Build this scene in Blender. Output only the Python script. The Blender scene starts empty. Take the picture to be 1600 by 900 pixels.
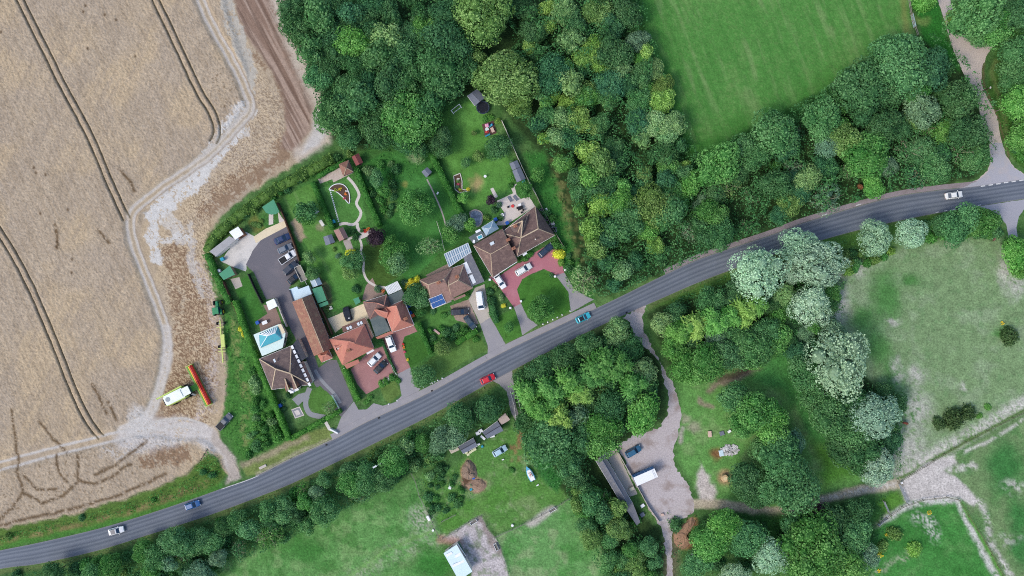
import bpy, bmesh, math, random
import numpy as np
from mathutils import Vector, Matrix

# ------------------------------------------------------------------ scene, camera, light
SC = bpy.context.scene
COL = SC.collection
H = 181.33          # height of the drone above the ground
S = 0.17            # metres per photo pixel on the ground
RAD = math.radians

def P(px, py, z=0.0):
    """photo position of something at height z -> its real place"""
    k = (H - z) / H * S
    return Vector(((px - 800.0) * k, (450.0 - py) * k, z))

def lin(c, k=1.0):
    out = []
    for v in c[:3]:
        v = v / 255.0
        v = v / 12.92 if v <= 0.04045 else ((v + 0.055) / 1.055) ** 2.4
        out.append(v * k)
    return tuple(out)

cam_d = bpy.data.cameras.new("camera")
cam_d.sensor_width = 36.0
cam_d.lens = 24.0
cam_d.clip_start = 0.5
cam_d.clip_end = 6000.0
cam = bpy.data.objects.new("camera", cam_d)
cam.location = (0, 0, H)
COL.objects.link(cam)
SC.camera = cam

SUN_EL, SUN_AZ = 46.0, 238.0          # azimuth clockwise from north (+Y)
w = bpy.data.worlds.new("World"); SC.world = w; w.use_nodes = True
nt = w.node_tree
sky = nt.nodes.new("ShaderNodeTexSky"); sky.sky_type = 'NISHITA'
sky.sun_disc = False
sky.sun_elevation = RAD(SUN_EL); sky.sun_rotation = RAD(SUN_AZ)
sky.air_density = 1.0; sky.dust_density = 2.5; sky.ozone_density = 1.0
bg = nt.nodes["Background"]; bg.inputs[1].default_value = 0.15
nt.links.new(sky.outputs[0], bg.inputs[0])
sun_d = bpy.data.lights.new("sun", 'SUN'); sun_d.energy = 1.0; sun_d.angle = RAD(15); sun_d.color = (1.0, 0.93, 0.82)
sun = bpy.data.objects.new("sun", sun_d); COL.objects.link(sun)
sd = Vector((math.sin(RAD(SUN_AZ)) * math.cos(RAD(SUN_EL)), math.cos(RAD(SUN_AZ)) * math.cos(RAD(SUN_EL)), math.sin(RAD(SUN_EL))))
sun.rotation_euler = sd.to_track_quat('Z', 'Y').to_euler()
sun.location = sd * 300
SC.view_settings.view_transform = 'Standard'
try: SC.view_settings.look = 'None'
except Exception: pass
SC.view_settings.exposure = 0.55
SC.view_settings.gamma = 1.0
SC.cycles.max_bounces = 5; SC.cycles.diffuse_bounces = 3; SC.cycles.glossy_bounces = 2
SC.cycles.transmission_bounces = 2; SC.cycles.transparent_max_bounces = 4
SC.cycles.use_denoising = False
SC.cycles.filter_width = 1.05
SC.cycles.caustics_reflective = False; SC.cycles.caustics_refractive = False

# ------------------------------------------------------------------ object helpers
def tag(o, label=None, cat=None, group=None, kind=None):
    if label: o["label"] = label
    if cat: o["category"] = cat
    if group: o["group"] = group
    if kind: o["kind"] = kind
    return o

def thing(name, label, cat, loc=(0, 0, 0), rz=0.0, group=None):
    o = bpy.data.objects.new(name, None)
    o.empty_display_size = 0.3
    o.location = loc; o.rotation_euler = (0, 0, rz)
    COL.objects.link(o)
    return tag(o, label, cat, group)

def top_loc(p):
    while p.parent is not None: p = p.parent
    return p.location

class MB:
    """collects shapes and links them as ONE mesh"""
    def __init__(s): s.v = []; s.f = []; s.m = []; s.mi = 0
    def add(s, vs, fs):
        n = len(s.v); s.v += [tuple(v) for v in vs]
        s.f += [tuple(i + n for i in f) for f in fs]; s.m += [s.mi] * len(fs)
        return s
    def box(s, c, d, rz=0.0, taper=1.0):
        cx, cy, cz = c; a, b, h = d[0] / 2, d[1] / 2, d[2] / 2
        cs, sn = math.cos(rz), math.sin(rz); vs = []
        for z, t in ((-h, 1.0), (h, taper)):
            for x, y in ((-a * t, -b * t), (a * t, -b * t), (a * t, b * t), (-a * t, b * t)):
                vs.append((cx + x * cs - y * sn, cy + x * sn + y * cs, cz + z))
        return s.add(vs, [(3, 2, 1, 0), (4, 5, 6, 7), (0, 1, 5, 4), (1, 2, 6, 5), (2, 3, 7, 6), (3, 0, 4, 7)])
    def prism(s, pts, z0, z1):
        pts = [(p[0], p[1]) for p in pts]
        if sum(pts[i][0] * pts[(i + 1) % len(pts)][1] - pts[(i + 1) % len(pts)][0] * pts[i][1] for i in range(len(pts))) < 0: pts = pts[::-1]
        n = len(pts)
        vs = [(x, y, z0) for x, y in pts] + [(x, y, z1) for x, y in pts]
        return s.add(vs, [tuple(range(n))[::-1], tuple(range(n, 2 * n))] + [(i, (i + 1) % n, n + (i + 1) % n, n + i) for i in range(n)])
    def bar(s, p, q, wd, ht, up=(0, 0, 1)):
        p, q = Vector(p), Vector(q); d = (q - p)
        if d.length < 1e-6: return s
        d.normalize(); u = Vector(up)
        if abs(d.dot(u)) > 0.97: u = Vector((1, 0, 0))
        r = d.cross(u).normalized(); u = r.cross(d).normalized()
        vs = []
        for e in (p, q):
            for a, b in ((-1, -1), (1, -1), (1, 1), (-1, 1)): vs.append(e + r * (a * wd / 2) + u * (b * ht / 2))
        return s.add(vs, [(0, 1, 2, 3), (7, 6, 5, 4), (0, 4, 5, 1), (1, 5, 6, 2), (2, 6, 7, 3), (3, 7, 4, 0)])
    def cyl(s, p, q, r1, r2=None, n=8, caps=True):
        r2 = r1 if r2 is None else r2
        p, q = Vector(p), Vector(q); d = (q - p).normalized()
        u = Vector((0, 0, 1)) if abs(d.z) < 0.9 else Vector((1, 0, 0))
        a = d.cross(u).normalized(); b = d.cross(a)
        vs = [p + (a * math.cos(t) + b * math.sin(t)) * r1 for t in [2 * math.pi * i / n for i in range(n)]]
        vs += [q + (a * math.cos(t) + b * math.sin(t)) * r2 for t in [2 * math.pi * i / n for i in range(n)]]
        fs = [(i, n + i, n + (i + 1) % n, (i + 1) % n) for i in range(n)]
        if caps: fs += [tuple(range(n)), tuple(range(n, 2 * n))[::-1]]
        return s.add(vs, fs)
    def loft(s, rings, cap=True):
        n = len(rings[0]); vs = [v for r in rings for v in r]; fs = []
        for k in range(len(rings) - 1):
            for i in range(n):
                fs.append((k * n + i, k * n + (i + 1) % n, (k + 1) * n + (i + 1) % n, (k + 1) * n + i))
        if cap: fs += [tuple(range(n))[::-1], tuple(range((len(rings) - 1) * n, len(rings) * n))]
        return s.add(vs, fs)
    def dome(s, c, rx, ry, rz, n=10, k=4, full=False):
        rings = []
        lo = -math.pi / 2 * 0.96 if full else 0.0
        for j in range(k + 1):
            t = lo + (math.pi / 2 * 0.96 - lo) * j / k
            rings.append([(c[0] + rx * math.cos(t) * math.cos(a), c[1] + ry * math.cos(t) * math.sin(a), c[2] + rz * math.sin(t)) for a in [2 * math.pi * i / n for i in range(n)]])
        return s.loft(rings)
    def build(s, name, mats, parent=None, local=False, bevel=0.0, smooth=False, solid=0.0):
        me = bpy.data.meshes.new(name)
        off = Vector((0, 0, 0))
        if parent is not None and not local: off = top_loc(parent)
        me.from_pydata([tuple(Vector(v) - off) for v in s.v], [], s.f)
        bm = bmesh.new(); bm.from_mesh(me)
        bmesh.ops.recalc_face_normals(bm, faces=bm.faces)
        bm.to_mesh(me); bm.free()
        for m in (mats if isinstance(mats, (list, tuple)) else [mats]): me.materials.append(m)
        if any(s.m): me.polygons.foreach_set("material_index", s.m)
        if smooth: me.polygons.foreach_set("use_smooth", [True] * len(me.polygons))
        o = bpy.data.objects.new(name, me); COL.objects.link(o)
        if parent is not None: o.parent = parent
        if bevel > 0:
            b = o.modifiers.new("soft edge", 'BEVEL'); b.width = bevel; b.segments = 2; b.limit_method = 'ANGLE'; b.angle_limit = RAD(40)
        if solid > 0:
            q = o.modifiers.new("thickness", 'SOLIDIFY'); q.thickness = solid; q.offset = -1.0
        return o

# ------------------------------------------------------------------ materials
def nodes(name):
    m = bpy.data.materials.new(name); m.use_nodes = True
    n = m.node_tree; b = n.nodes["Principled BSDF"]
    return m, n, b

def mixcol(n, fac, a, b, mode='MIX'):
    x = n.nodes.new("ShaderNodeMix"); x.data_type = 'RGBA'; x.blend_type = mode
    for i, v in ((0, fac), (6, a), (7, b)):
        if hasattr(v, "is_output"): n.links.new(v, x.inputs[i])
        elif i == 0: x.inputs[0].default_value = v
        else: x.inputs[i].default_value = tuple(v[:3]) + (1,)
    return x.outputs[2]

def noise(n, scale, detail=3, rough=0.6, vec=None, stretch=None):
    t = n.nodes.new("ShaderNodeTexNoise"); t.inputs["Scale"].default_value = scale
    t.inputs["Detail"].default_value = detail; t.inputs["Roughness"].default_value = rough
    tc = n.nodes.new("ShaderNodeTexCoord"); v = tc.outputs["Object"]
    if stretch:
        mp = n.nodes.new("ShaderNodeMapping"); n.links.new(v, mp.inputs[0])
        mp.inputs["Rotation"].default_value = (0, 0, stretch[0]); mp.inputs["Scale"].default_value = (stretch[1], stretch[2], 1)
        v = mp.outputs[0]
    n.links.new(v, t.inputs["Vector"])
    return t.outputs["Fac"]

def remap(n, val, a, b, c=0.0, d=1.0):
    r = n.nodes.new("ShaderNodeMapRange"); n.links.new(val, r.inputs[0])
    for i, v in enumerate((a, b, c, d)): r.inputs[i + 1].default_value = v
    return r.outputs[0]

_mc = {}
def pm(name, rgb, var=0.12, scale=2.0, rough=0.8, spec=0.25, metal=0.0, blot=0.0, blot_rgb=None, blot_scale=0.5, stretch=None):
    """plain weathered surface: base colour broken up by fine grain and, if asked, by larger blotches"""
    key = (name, tuple(rgb), var, scale, rough, spec, metal, blot, blot_rgb, blot_scale, stretch)
    if key in _mc: return _mc[key]
    m, n, b = nodes(name)
    c = lin(rgb)
    f = remap(n, noise(n, scale, 4, 0.65, stretch=stretch), 0.3, 0.7)
    col = mixcol(n, f, [v * (1 - var) for v in c], [min(1, v * (1 + var)) for v in c])
    if blot > 0:
        f2 = remap(n, noise(n, blot_scale, 4, 0.6), 0.5, 0.66, 0.0, blot)
        col = mixcol(n, f2, col, lin(blot_rgb))
    n.links.new(col, b.inputs["Base Color"])
    b.inputs["Roughness"].default_value = rough; b.inputs["Metallic"].default_value = metal
    b.inputs["Specular IOR Level"].default_value = spec
    _mc[key] = m
    return m

def glassy(name, rgb, rough=0.12, spec=0.6):
    return pm(name, rgb, 0.1, 1.0, rough, spec)

def paint_mat():
    """vehicle paint: colour from the object, clear gloss, a little dust"""
    m, n, b = nodes("vehicle paint")
    oi = n.nodes.new("ShaderNodeObjectInfo")
    f = remap(n, noise(n, 3.0, 3), 0.45, 0.75, 0.0, 0.15)
    n.links.new(mixcol(n, f, oi.outputs["Color"], lin((150, 145, 135))), b.inputs["Base Color"])
    b.inputs["Roughness"].default_value = 0.3; b.inputs["Coat Weight"].default_value = 0.35
    b.inputs["Coat Roughness"].default_value = 0.12; b.inputs["Specular IOR Level"].default_value = 0.4
    return m
PAINT = paint_mat()
GLASS = glassy("dark car glass", (38, 62, 86), 0.08, 0.7)  # blue of the reflected sky put into the base colour
TYRE = pm("tyre rubber", (38, 38, 40), 0.1, 8, 0.85)
RIM = pm("alloy rim", (150, 152, 155), 0.1, 8, 0.35, 0.5, 0.6)
LAMP = pm("headlamp glass", (220, 225, 228), 0.05, 5, 0.15, 0.6)
TAIL = pm("tail lamp", (140, 20, 18), 0.05, 5, 0.2, 0.5)
WHITE = pm("white paint", (232, 234, 236), 0.04, 1.5, 0.5)
OFFWHITE = pm("off white render", (214, 210, 202), 0.08, 1.2, 0.85)
WOOD = pm("weathered wood", (142, 120, 98), 0.18, 4, 0.85)
DARKWOOD = pm("dark stained wood", (84, 62, 50), 0.2, 4, 0.85)
GREYWOOD = pm("grey weathered wood", (140, 136, 128), 0.15, 5, 0.9)
STEEL = pm("galvanised steel", (165, 170, 174), 0.1, 3, 0.45, 0.5, 0.4)
BLACKP = pm("black plastic", (32, 34, 38), 0.15, 6, 0.6)
BRICKW = pm("brick wall", (150, 104, 84), 0.2, 6, 0.9, 0.15, blot=0.3, blot_rgb=(178, 150, 130), blot_scale=1.2)
SOILM = pm("garden soil", (92, 74, 62), 0.25, 3, 0.95, 0.1)
# ------------------------------------------------------------------ numpy noise and masks, in photo pixels
def _hash(ix, iy, seed):
    h = (ix.astype(np.int64) * 374761393 + iy.astype(np.int64) * 668265263 + seed * 974634777) & 0xFFFFFFFF
    h = ((h ^ (h >> 13)) * 1274126177) & 0xFFFFFFFF
    h = (h ^ (h >> 16)) & 0xFFFF
    return h / 65535.0

def vnoise(x, y, seed=0):
    ix, iy = np.floor(x), np.floor(y); fx, fy = x - ix, y - iy
    fx = fx * fx * (3 - 2 * fx); fy = fy * fy * (3 - 2 * fy)
    a = _hash(ix, iy, seed); b = _hash(ix + 1, iy, seed); c = _hash(ix, iy + 1, seed); d = _hash(ix + 1, iy + 1, seed)
    return (a * (1 - fx) + b * fx) * (1 - fy) + (c * (1 - fx) + d * fx) * fy

def fbm(x, y, scale, seed=0, octv=3):
    t = 0; amp = 0.5; s = 0
    for k in range(octv):
        t = t + amp * vnoise(x / scale * 2 ** k + 17.3 * k, y / scale * 2 ** k + 5.1 * k, seed + k); s += amp; amp *= 0.55
    return t / s

def sstep(a, b, v):
    t = np.clip((v - a) / (b - a + 1e-9), 0, 1); return t * t * (3 - 2 * t)

def seg_d(px, py, x0, y0, x1, y1):
    dx, dy = x1 - x0, y1 - y0; l = dx * dx + dy * dy + 1e-9
    t = np.clip(((px - x0) * dx + (py - y0) * dy) / l, 0, 1)
    return np.hypot(px - x0 - t * dx, py - y0 - t * dy)

class Field:
    """albedo of the ground at any photo position"""
    def __init__(s, X, Y):
        s.X, s.Y = X, Y
        s.C = np.zeros((X.size, 3)); s.n1 = fbm(X, Y, 26, 3, 4); s.n2 = fbm(X, Y, 7, 9, 3); s.n3 = fbm(X, Y, 90, 21, 4); s.n4 = fbm(X, Y, 2.2, 31, 2)
        s.wx = X + (fbm(X, Y, 14, 41, 3) - .5) * 14 ; s.wy = Y + (fbm(X, Y, 14, 51, 3) - .5) * 14
    def sub(s, pts, pad):
        xs = [p[0] for p in pts]; ys = [p[1] for p in pts]
        return np.nonzero((s.X > min(xs) - pad) & (s.X < max(xs) + pad) & (s.Y > min(ys) - pad) & (s.Y < max(ys) + pad))[0]
    def poly(s, pts, soft=2.0, warp=1.0):
        m = np.zeros(s.X.size); i = s.sub(pts, soft + 12 * warp + 2)
        if i.size == 0: return m
        x = s.X[i] * (1 - warp) + s.wx[i] * warp; y = s.Y[i] * (1 - warp) + s.wy[i] * warp
        d = np.full(i.size, 1e9); ins = np.zeros(i.size, bool); n = len(pts)
        for k in range(n):
            (x0, y0), (x1, y1) = pts[k], pts[(k + 1) % n]
            d = np.minimum(d, seg_d(x, y, x0, y0, x1, y1))
            c = ((y0 > y) != (y1 > y)) & (x < (x1 - x0) * (y - y0) / (y1 - y0 + 1e-12) + x0)
            ins ^= c
        m[i] = sstep(-soft, soft, np.where(ins, d, -d)); return m
    def line(s, pts, wd, soft=1.5, warp=0.3):
        m = np.zeros(s.X.size); i = s.sub(pts, wd + soft + 10 * warp + 2)
        if i.size == 0: return m
        x = s.X[i] * (1 - warp) + s.wx[i] * warp; y = s.Y[i] * (1 - warp) + s.wy[i] * warp
        d = np.full(i.size, 1e9)
        for k in range(len(pts) - 1): d = np.minimum(d, seg_d(x, y, *pts[k], *pts[k + 1]))
        m[i] = 1 - sstep(wd / 2 - soft, wd / 2 + soft, d); return m
    def blob(s, cx, cy, r, soft=0.6, warp=1.0, ry=None):
        ry = ry or r
        x = s.X * (1 - warp) + s.wx * warp; y = s.Y * (1 - warp) + s.wy * warp
        return 1 - sstep(1 - soft, 1 + soft, np.hypot((x - cx) / r, (y - cy) / ry))
    def dith(s, m, k=.6):
        h = _hash(np.floor(s.X * .75), np.floor(s.Y * .75), 5) * .55 + s.n4 * .45
        return sstep(.3, .7, m + (h - .5) * k)
    def lay(s, mask, rgb, k=1.0):
        m = np.clip(mask * k, 0, 1)[:, None]
        s.C = s.C * (1 - m) + np.array(lin(rgb))[None, :] * m

def smooth_pts(pts, n=6):
    """Catmull-Rom through the points"""
    out = []; p = [pts[0]] + list(pts) + [pts[-1]]
    for i in range(1, len(p) - 2):
        for k in range(n):
            t = k / n; q = []
            for a in range(len(p[i])):
                p0, p1, p2, p3 = p[i - 1][a], p[i][a], p[i + 1][a], p[i + 2][a]
                q.append(0.5 * (2 * p1 + (p2 - p0) * t + (2 * p0 - 5 * p1 + 4 * p2 - p3) * t * t + (3 * p1 - p0 - 3 * p2 + p3) * t ** 3))
            out.append(tuple(q))
    out.append(tuple(pts[-1])); return out

def offset_line(pts, d):
    out = []
    for i in range(len(pts)):
        a = pts[max(0, i - 1)]; b = pts[min(len(pts) - 1, i + 1)]
        dx, dy = b[0] - a[0], b[1] - a[1]; l = math.hypot(dx, dy) + 1e-9
        out.append((pts[i][0] - dy / l * d, pts[i][1] + dx / l * d))
    return out

# ------------------------------------------------------------------ layout of the land, photo pixels
FIELD = [(-60, -60), (420, -60), (436, 20), (458, 62), (478, 108), (500, 150), (522, 200), (508, 226), (470, 250), (420, 280), (385, 305), (345, 338), (318, 372), (322, 420), (334, 460), (344, 500), (352, 545), (356, 590), (352, 630), (345, 655), (338, 672), (352, 700), (374, 735), (364, 746), (352, 738), (342, 712), (325, 700), (312, 722), (290, 742), (255, 757), (200, 778), (100, 806), (0, 826), (-60, 838)]
ROAD_N = smooth_pts([(-260, 915), (-120, 885), (0, 860), (60, 848), (150, 827), (225, 805), (300, 780), (350, 762), (400, 744), (455, 717), (520, 687), (577, 657), (675, 611), (780, 553), (887, 502), (960, 468), (1037, 430), (1100, 402), (1200, 369), (1250, 350), (1332, 325), (1400, 307), (1460, 298), (1525, 291), (1600, 280), (1720, 266), (1880, 250)])
ROAD_S = smooth_pts([(-260, 945), (-120, 914), (0, 889), (60, 881), (150, 861), (225, 838), (300, 814), (350, 797), (400, 778), (455, 756), (520, 725), (577, 697), (675, 648), (780, 590), (887, 534), (960, 499), (1037, 465), (1100, 438), (1200, 401), (1250, 385), (1332, 362), (1400, 346), (1460, 334), (1525, 323), (1600, 311), (1720, 296), (1880, 279)])
LANE_NE = [(1465, 0), (1478, 40), (1490, 80), (1503, 110), (1515, 130), (1528, 160), (1535, 195), (1545, 215), (1548, 250), (1543, 267), (1527, 281), (1500, 292), (1500, 300), (1602, 285), (1602, 273), (1585, 262), (1573, 245), (1565, 220), (1558, 182), (1541, 150), (1533, 130), (1534, 108), (1541, 88), (1551, 72), (1558, 55), (1548, 60), (1530, 66), (1516, 63), (1498, 45), (1485, 0), (1478, -80), (1458, -80)]
LANE_S = [(972, 497), (985, 504), (990, 525), (1010, 545), (1030, 565), (1036, 590), (1045, 620), (1043, 650), (1030, 668), (995, 678), (965, 698), (975, 715), (980, 732), (990, 752), (1003, 772), (1012, 792), (1030, 820), (1036, 838), (1040, 862), (1043, 960), (1056, 960), (1049, 862), (1051, 832), (1062, 812), (1084, 800), (1085, 788), (1075, 757), (1054, 728), (1052, 702), (1056, 690), (1062, 668), (1065, 650), (1060, 627), (1052, 600), (1040, 580), (1020, 545), (1005, 515), (1003, 495), (1010, 478), (1005, 476)]
PADDOCK = [(1000, -60), (1003, 20), (1015, 60), (1035, 120), (1058, 185), (1078, 235), (1100, 240), (1125, 228), (1160, 205), (1200, 185), (1250, 158), (1300, 136), (1325, 108), (1380, 78), (1428, 60), (1424, 30), (1416, -60)]
PASTURE = [(1285, 520), (1290, 470), (1318, 425), (1400, 392), (1500, 365), (1565, 372), (1582, 425), (1700, 460), (1700, 590), (1600, 645), (1400, 752), (1395, 700), (1405, 640), (1370, 600), (1335, 550)]
LAWNS = [
 ("lawn", [(363, 440), (388, 430), (398, 455), (413, 494), (394, 512), (378, 475)], (62, 112, 48)),
 ("lawn", [(436, 312), (488, 284), (496, 300), (520, 362), (540, 400), (562, 470), (520, 487), (505, 450), (480, 385), (455, 350)], (86, 132, 62)),
 ("lawn", [(500, 296), (545, 278), (556, 290), (574, 345), (556, 352), (536, 346), (524, 350)], (80, 128, 62)),
 ("lawn", [(566, 386), (600, 374), (604, 394), (622, 432), (600, 448), (586, 446), (572, 434), (568, 410)], (66, 94, 42)),
 ("lawn", [(556, 262), (600, 238), (660, 232), (700, 300), (725, 350), (716, 380), (690, 392), (656, 425), (634, 440), (612, 395), (592, 352)], (62, 116, 54)),
 ("lawn", [(678, 205), (705, 166), (738, 160), (762, 178), (786, 228), (796, 258), (802, 285), (786, 303), (756, 318), (728, 330), (712, 296), (694, 262)], (86, 136, 62)),
 ("lawn", [(630, 528), (652, 520), (672, 553), (641, 575), (634, 550)], (60, 104, 44)),
 ("lawn", [(644, 590), (672, 560), (742, 512), (762, 546), (700, 580), (660, 602)], (84, 118, 58)),
 ("lawn", [(672, 490), (710, 480), (720, 497), (712, 512), (690, 532), (672, 510)], (80, 126, 60)),
 ("lawn", [(808, 452), (816, 436), (850, 421), (874, 434), (889, 455), (890, 487), (842, 507), (824, 494), (812, 474)], (66, 114, 46)),
 ("lawn", [(768, 500), (802, 482), (818, 518), (814, 526), (792, 536)], (74, 122, 52)),
 ("lawn", [(481, 612), (500, 603), (522, 622), (528, 635), (512, 650), (490, 642), (480, 628)], (78, 118, 54)),
 ("lawn", [(594, 606), (616, 592), (628, 614), (608, 631), (600, 622)], (92, 118, 60)),
]

def paint(X, Y):
    F = Field(X, Y)
    n1, n2, n3, n4 = F.n1, F.n2, F.n3, F.n4
    F.lay(np.ones(X.size), (72, 108, 58)); F.lay(sstep(.45, .7, n1), (98, 130, 76), .8); F.lay(sstep(.5, .75, n2), (54, 92, 44), .5)
    # wood floors
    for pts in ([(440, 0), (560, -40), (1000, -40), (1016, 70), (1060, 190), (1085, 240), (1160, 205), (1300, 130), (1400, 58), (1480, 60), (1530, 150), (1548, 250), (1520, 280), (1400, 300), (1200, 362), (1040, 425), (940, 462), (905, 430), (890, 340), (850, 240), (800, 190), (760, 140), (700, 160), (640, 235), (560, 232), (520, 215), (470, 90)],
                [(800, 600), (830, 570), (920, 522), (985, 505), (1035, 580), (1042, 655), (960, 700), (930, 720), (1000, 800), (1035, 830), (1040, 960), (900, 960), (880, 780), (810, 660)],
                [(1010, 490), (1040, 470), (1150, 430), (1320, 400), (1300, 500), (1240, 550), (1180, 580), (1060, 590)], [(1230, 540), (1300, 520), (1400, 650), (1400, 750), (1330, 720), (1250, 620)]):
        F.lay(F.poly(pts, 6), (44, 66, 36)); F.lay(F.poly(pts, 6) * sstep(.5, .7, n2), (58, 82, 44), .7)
    # bright mown paddock with streaks along its edge direction
    m = F.poly(PADDOCK, 5, .5); F.lay(m, (76, 128, 60))
    u = X * .94 - Y * .35; v = X * .35 + Y * .94
    st = fbm(u, v / 9, 9, 61, 3); F.lay(m * sstep(.48, .78, st) * sstep(.2, .55, n1), (108, 140, 84), .9); F.lay(m * sstep(.45, .8, fbm(X, Y, 46, 63, 3)) * sstep(.3, .7, n2), (106, 142, 80), .6); F.lay(m * sstep(.6, .75, n4), (112, 144, 84), .35)
    F.lay(m * sstep(.55, .8, fbm(u, v / 12, 5, 71, 2)), (52, 108, 44), .3)
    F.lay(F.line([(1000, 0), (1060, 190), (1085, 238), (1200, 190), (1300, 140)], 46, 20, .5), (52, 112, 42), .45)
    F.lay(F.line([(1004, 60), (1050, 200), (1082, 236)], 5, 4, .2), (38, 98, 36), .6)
    # pasture
    m = F.poly(PASTURE, 10, .7); F.lay(m, (116, 142, 100)); F.lay(m * sstep(.48, .72, n1), (132, 152, 118), .8); F.lay(m * sstep(.55, .8, n2), (96, 132, 86), .5)
    for c in ((1385, 462, 22, 36), (1350, 500, 16, 20), (1372, 540, 18, 30), (1395, 590, 16, 30), (1415, 640, 22, 20), (1426, 440, 14, 9), (1565, 520, 12, 8)): F.lay(F.blob(c[0], c[1], c[2], .7, 1.2, c[3]) * m, (64, 120, 56), .8)
    for c in ((1432, 590, 15, 14), (1432, 640, 20, 26), (1396, 502, 9, 7), (1505, 606, 7, 7), (1310, 475, 14, 26), (1420, 705, 30, 34), (1566, 425, 8, 26), (1325, 420, 26, 12), (1585, 440, 12, 26), (1400, 580, 8, 20)): F.lay(F.blob(c[0], c[1], c[2], .8, 1.3, c[3]) * sstep(.25, .55, n4 * .5 + n2 * .5), (186, 182, 176), .75)
    F.lay(F.line([(1408, 742), (1500, 688), (1600, 628)], 20, 9, .5) * sstep(.3, .6, n2 * .5 + n4 * .5), (190, 186, 180), .85)
    # bottom right corner
    m = F.poly([(1402, 754), (1600, 650), (1700, 600), (1700, 960), (1570, 960), (1490, 778), (1380, 812)], 3, .3)
    F.lay(m, (106, 132, 88)); F.lay(m * sstep(.5, .7, n1), (84, 124, 72), .8)
    F.lay(F.line([(1402, 750), (1480, 706), (1600, 640)], 5, 2, .3), (92, 122, 64))
    for c in ((1570, 730, 28, 40), (1592, 810, 16, 30), (1596, 860, 16, 26)): F.lay(F.blob(c[0], c[1], c[2], .6, 1.2, c[3]), (54, 112, 56), .9)
    F.lay(F.poly([(1404, 755), (1446, 724), (1490, 712), (1494, 722), (1476, 735), (1500, 750), (1530, 785), (1522, 792), (1496, 778), (1416, 783)], 3, .5) , (190, 184, 180), .95)
    F.lay(F.line([(1440, 730), (1500, 708), (1545, 690), (1600, 655)], 4, 2.5, .4) * sstep(.3, .55, n2), (192, 188, 182), .9)
    F.lay(F.line([(1470, 735), (1520, 728)], 12, 6, .8) * sstep(.4, .6, n2), (192, 188, 182), .9)
    F.lay(F.line([(1490, 750), (1530, 785), (1540, 800), (1550, 850), (1580, 900), (1600, 950)], 7, 5, .5) * sstep(.25, .6, n4), (196, 190, 186), .9)
    F.lay(F.blob(1582, 762, 16, .8, 1.3, 10) * sstep(.4, .6, n2), (190, 186, 180), .8); F.lay(F.blob(1575, 845, 14, .8, 1.3, 10) * sstep(.4, .6, n2), (180, 178, 172), .6)
    m = F.poly([(1366, 822), (1410, 796), (1450, 782), (1490, 779), (1520, 830), (1562, 905), (1575, 960), (1340, 960)], 3, .4)
    F.lay(m, (66, 126, 60)); F.lay(m * sstep(.5, .75, n1), (92, 138, 78), .7); F.lay(m * sstep(.55, .7, fbm(X, Y, 40, 77, 3)), (50, 108, 46), .6)
    F.lay(F.line(smooth_pts([(1368, 822), (1385, 810), (1410, 793), (1445, 783), (1475, 782), (1495, 785), (1504, 802), (1530, 850), (1560, 905)]), 9, 4, .6) * sstep(.25, .5, n4 * .5 + n2 * .5), (192, 190, 186), .9)
    F.lay(F.line([(1502, 786), (1530, 835), (1570, 905)], 6, 2, .2), (86, 140, 62), .9)
    F.lay(F.line([(1430, 806), (1450, 815), (1462, 838)], 15, 8, 1.2) * sstep(.4, .6, n4), (188, 188, 182), .8); F.lay(F.line([(1360, 905), (1390, 880), (1430, 860)], 8, 6, 1) * sstep(.35, .6, n4), (170, 170, 150), .7)
    # glade east of the lane
    m = F.poly([(1058, 590), (1120, 570), (1180, 560), (1240, 545), (1290, 620), (1340, 700), (1360, 745), (1270, 800), (1110, 790), (1060, 720)], 8, .7)
    F.lay(m, (94, 142, 74)); F.lay(m * sstep(.5, .7, n1), (114, 146, 90), .8)
    F.lay(F.poly([(1170, 590), (1225, 540), (1290, 620), (1330, 710), (1270, 690), (1225, 610)], 8, .8), (68, 130, 66), .9); F.lay(F.poly([(1270, 690), (1330, 700), (1350, 735), (1290, 760)], 10, .8), (72, 122, 46), .9)
    F.lay(F.line([(1108, 612), (1120, 600), (1150, 590), (1165, 582), (1182, 574)], 8, 4, .7), (128, 112, 102), .9); F.lay(F.line([(1093, 622), (1100, 634), (1114, 638)], 7, 3, .8), (140, 124, 112), .8)
    F.lay(F.line([(1122, 592), (1150, 585), (1170, 575)], 9, 3, .6), (84, 70, 62), .8)
    F.lay(F.poly([(1094, 725), (1108, 745), (1118, 765), (1114, 790), (1092, 788), (1090, 760)], 4, .8), (186, 178, 172)); F.lay(F.blob(1133, 747, 12, .5, .6), (160, 130, 104), .9)
    F.lay(F.line([(1068, 670), (1062, 690)], 6, 3, .7), (172, 160, 156), .8); F.lay(F.blob(1082, 668, 8, .7, 1), (160, 146, 136), .6); F.lay(F.blob(1070, 655, 6, .7, 1), (160, 146, 136), .6)
    F.lay(F.blob(1118, 711, 9, .6, .8), (122, 82, 58), .9)
    F.lay(F.line(smooth_pts([(1085, 788), (1125, 788), (1200, 800), (1245, 796), (1280, 783), (1330, 769), (1372, 762), (1405, 756)]), 15, 3, .4), (172, 162, 142), .95)
    F.lay(F.line(smooth_pts([(1285, 781), (1330, 768), (1372, 762), (1400, 757)]), 8, 4, .6) * sstep(.3, .6, n4), (196, 192, 184), .9)
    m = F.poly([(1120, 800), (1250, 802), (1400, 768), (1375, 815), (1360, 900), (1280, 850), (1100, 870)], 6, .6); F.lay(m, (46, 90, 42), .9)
    F.lay(F.poly([(1370, 785), (1402, 766), (1416, 786), (1385, 802)], 4, .5), (80, 128, 48), .9)
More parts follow.
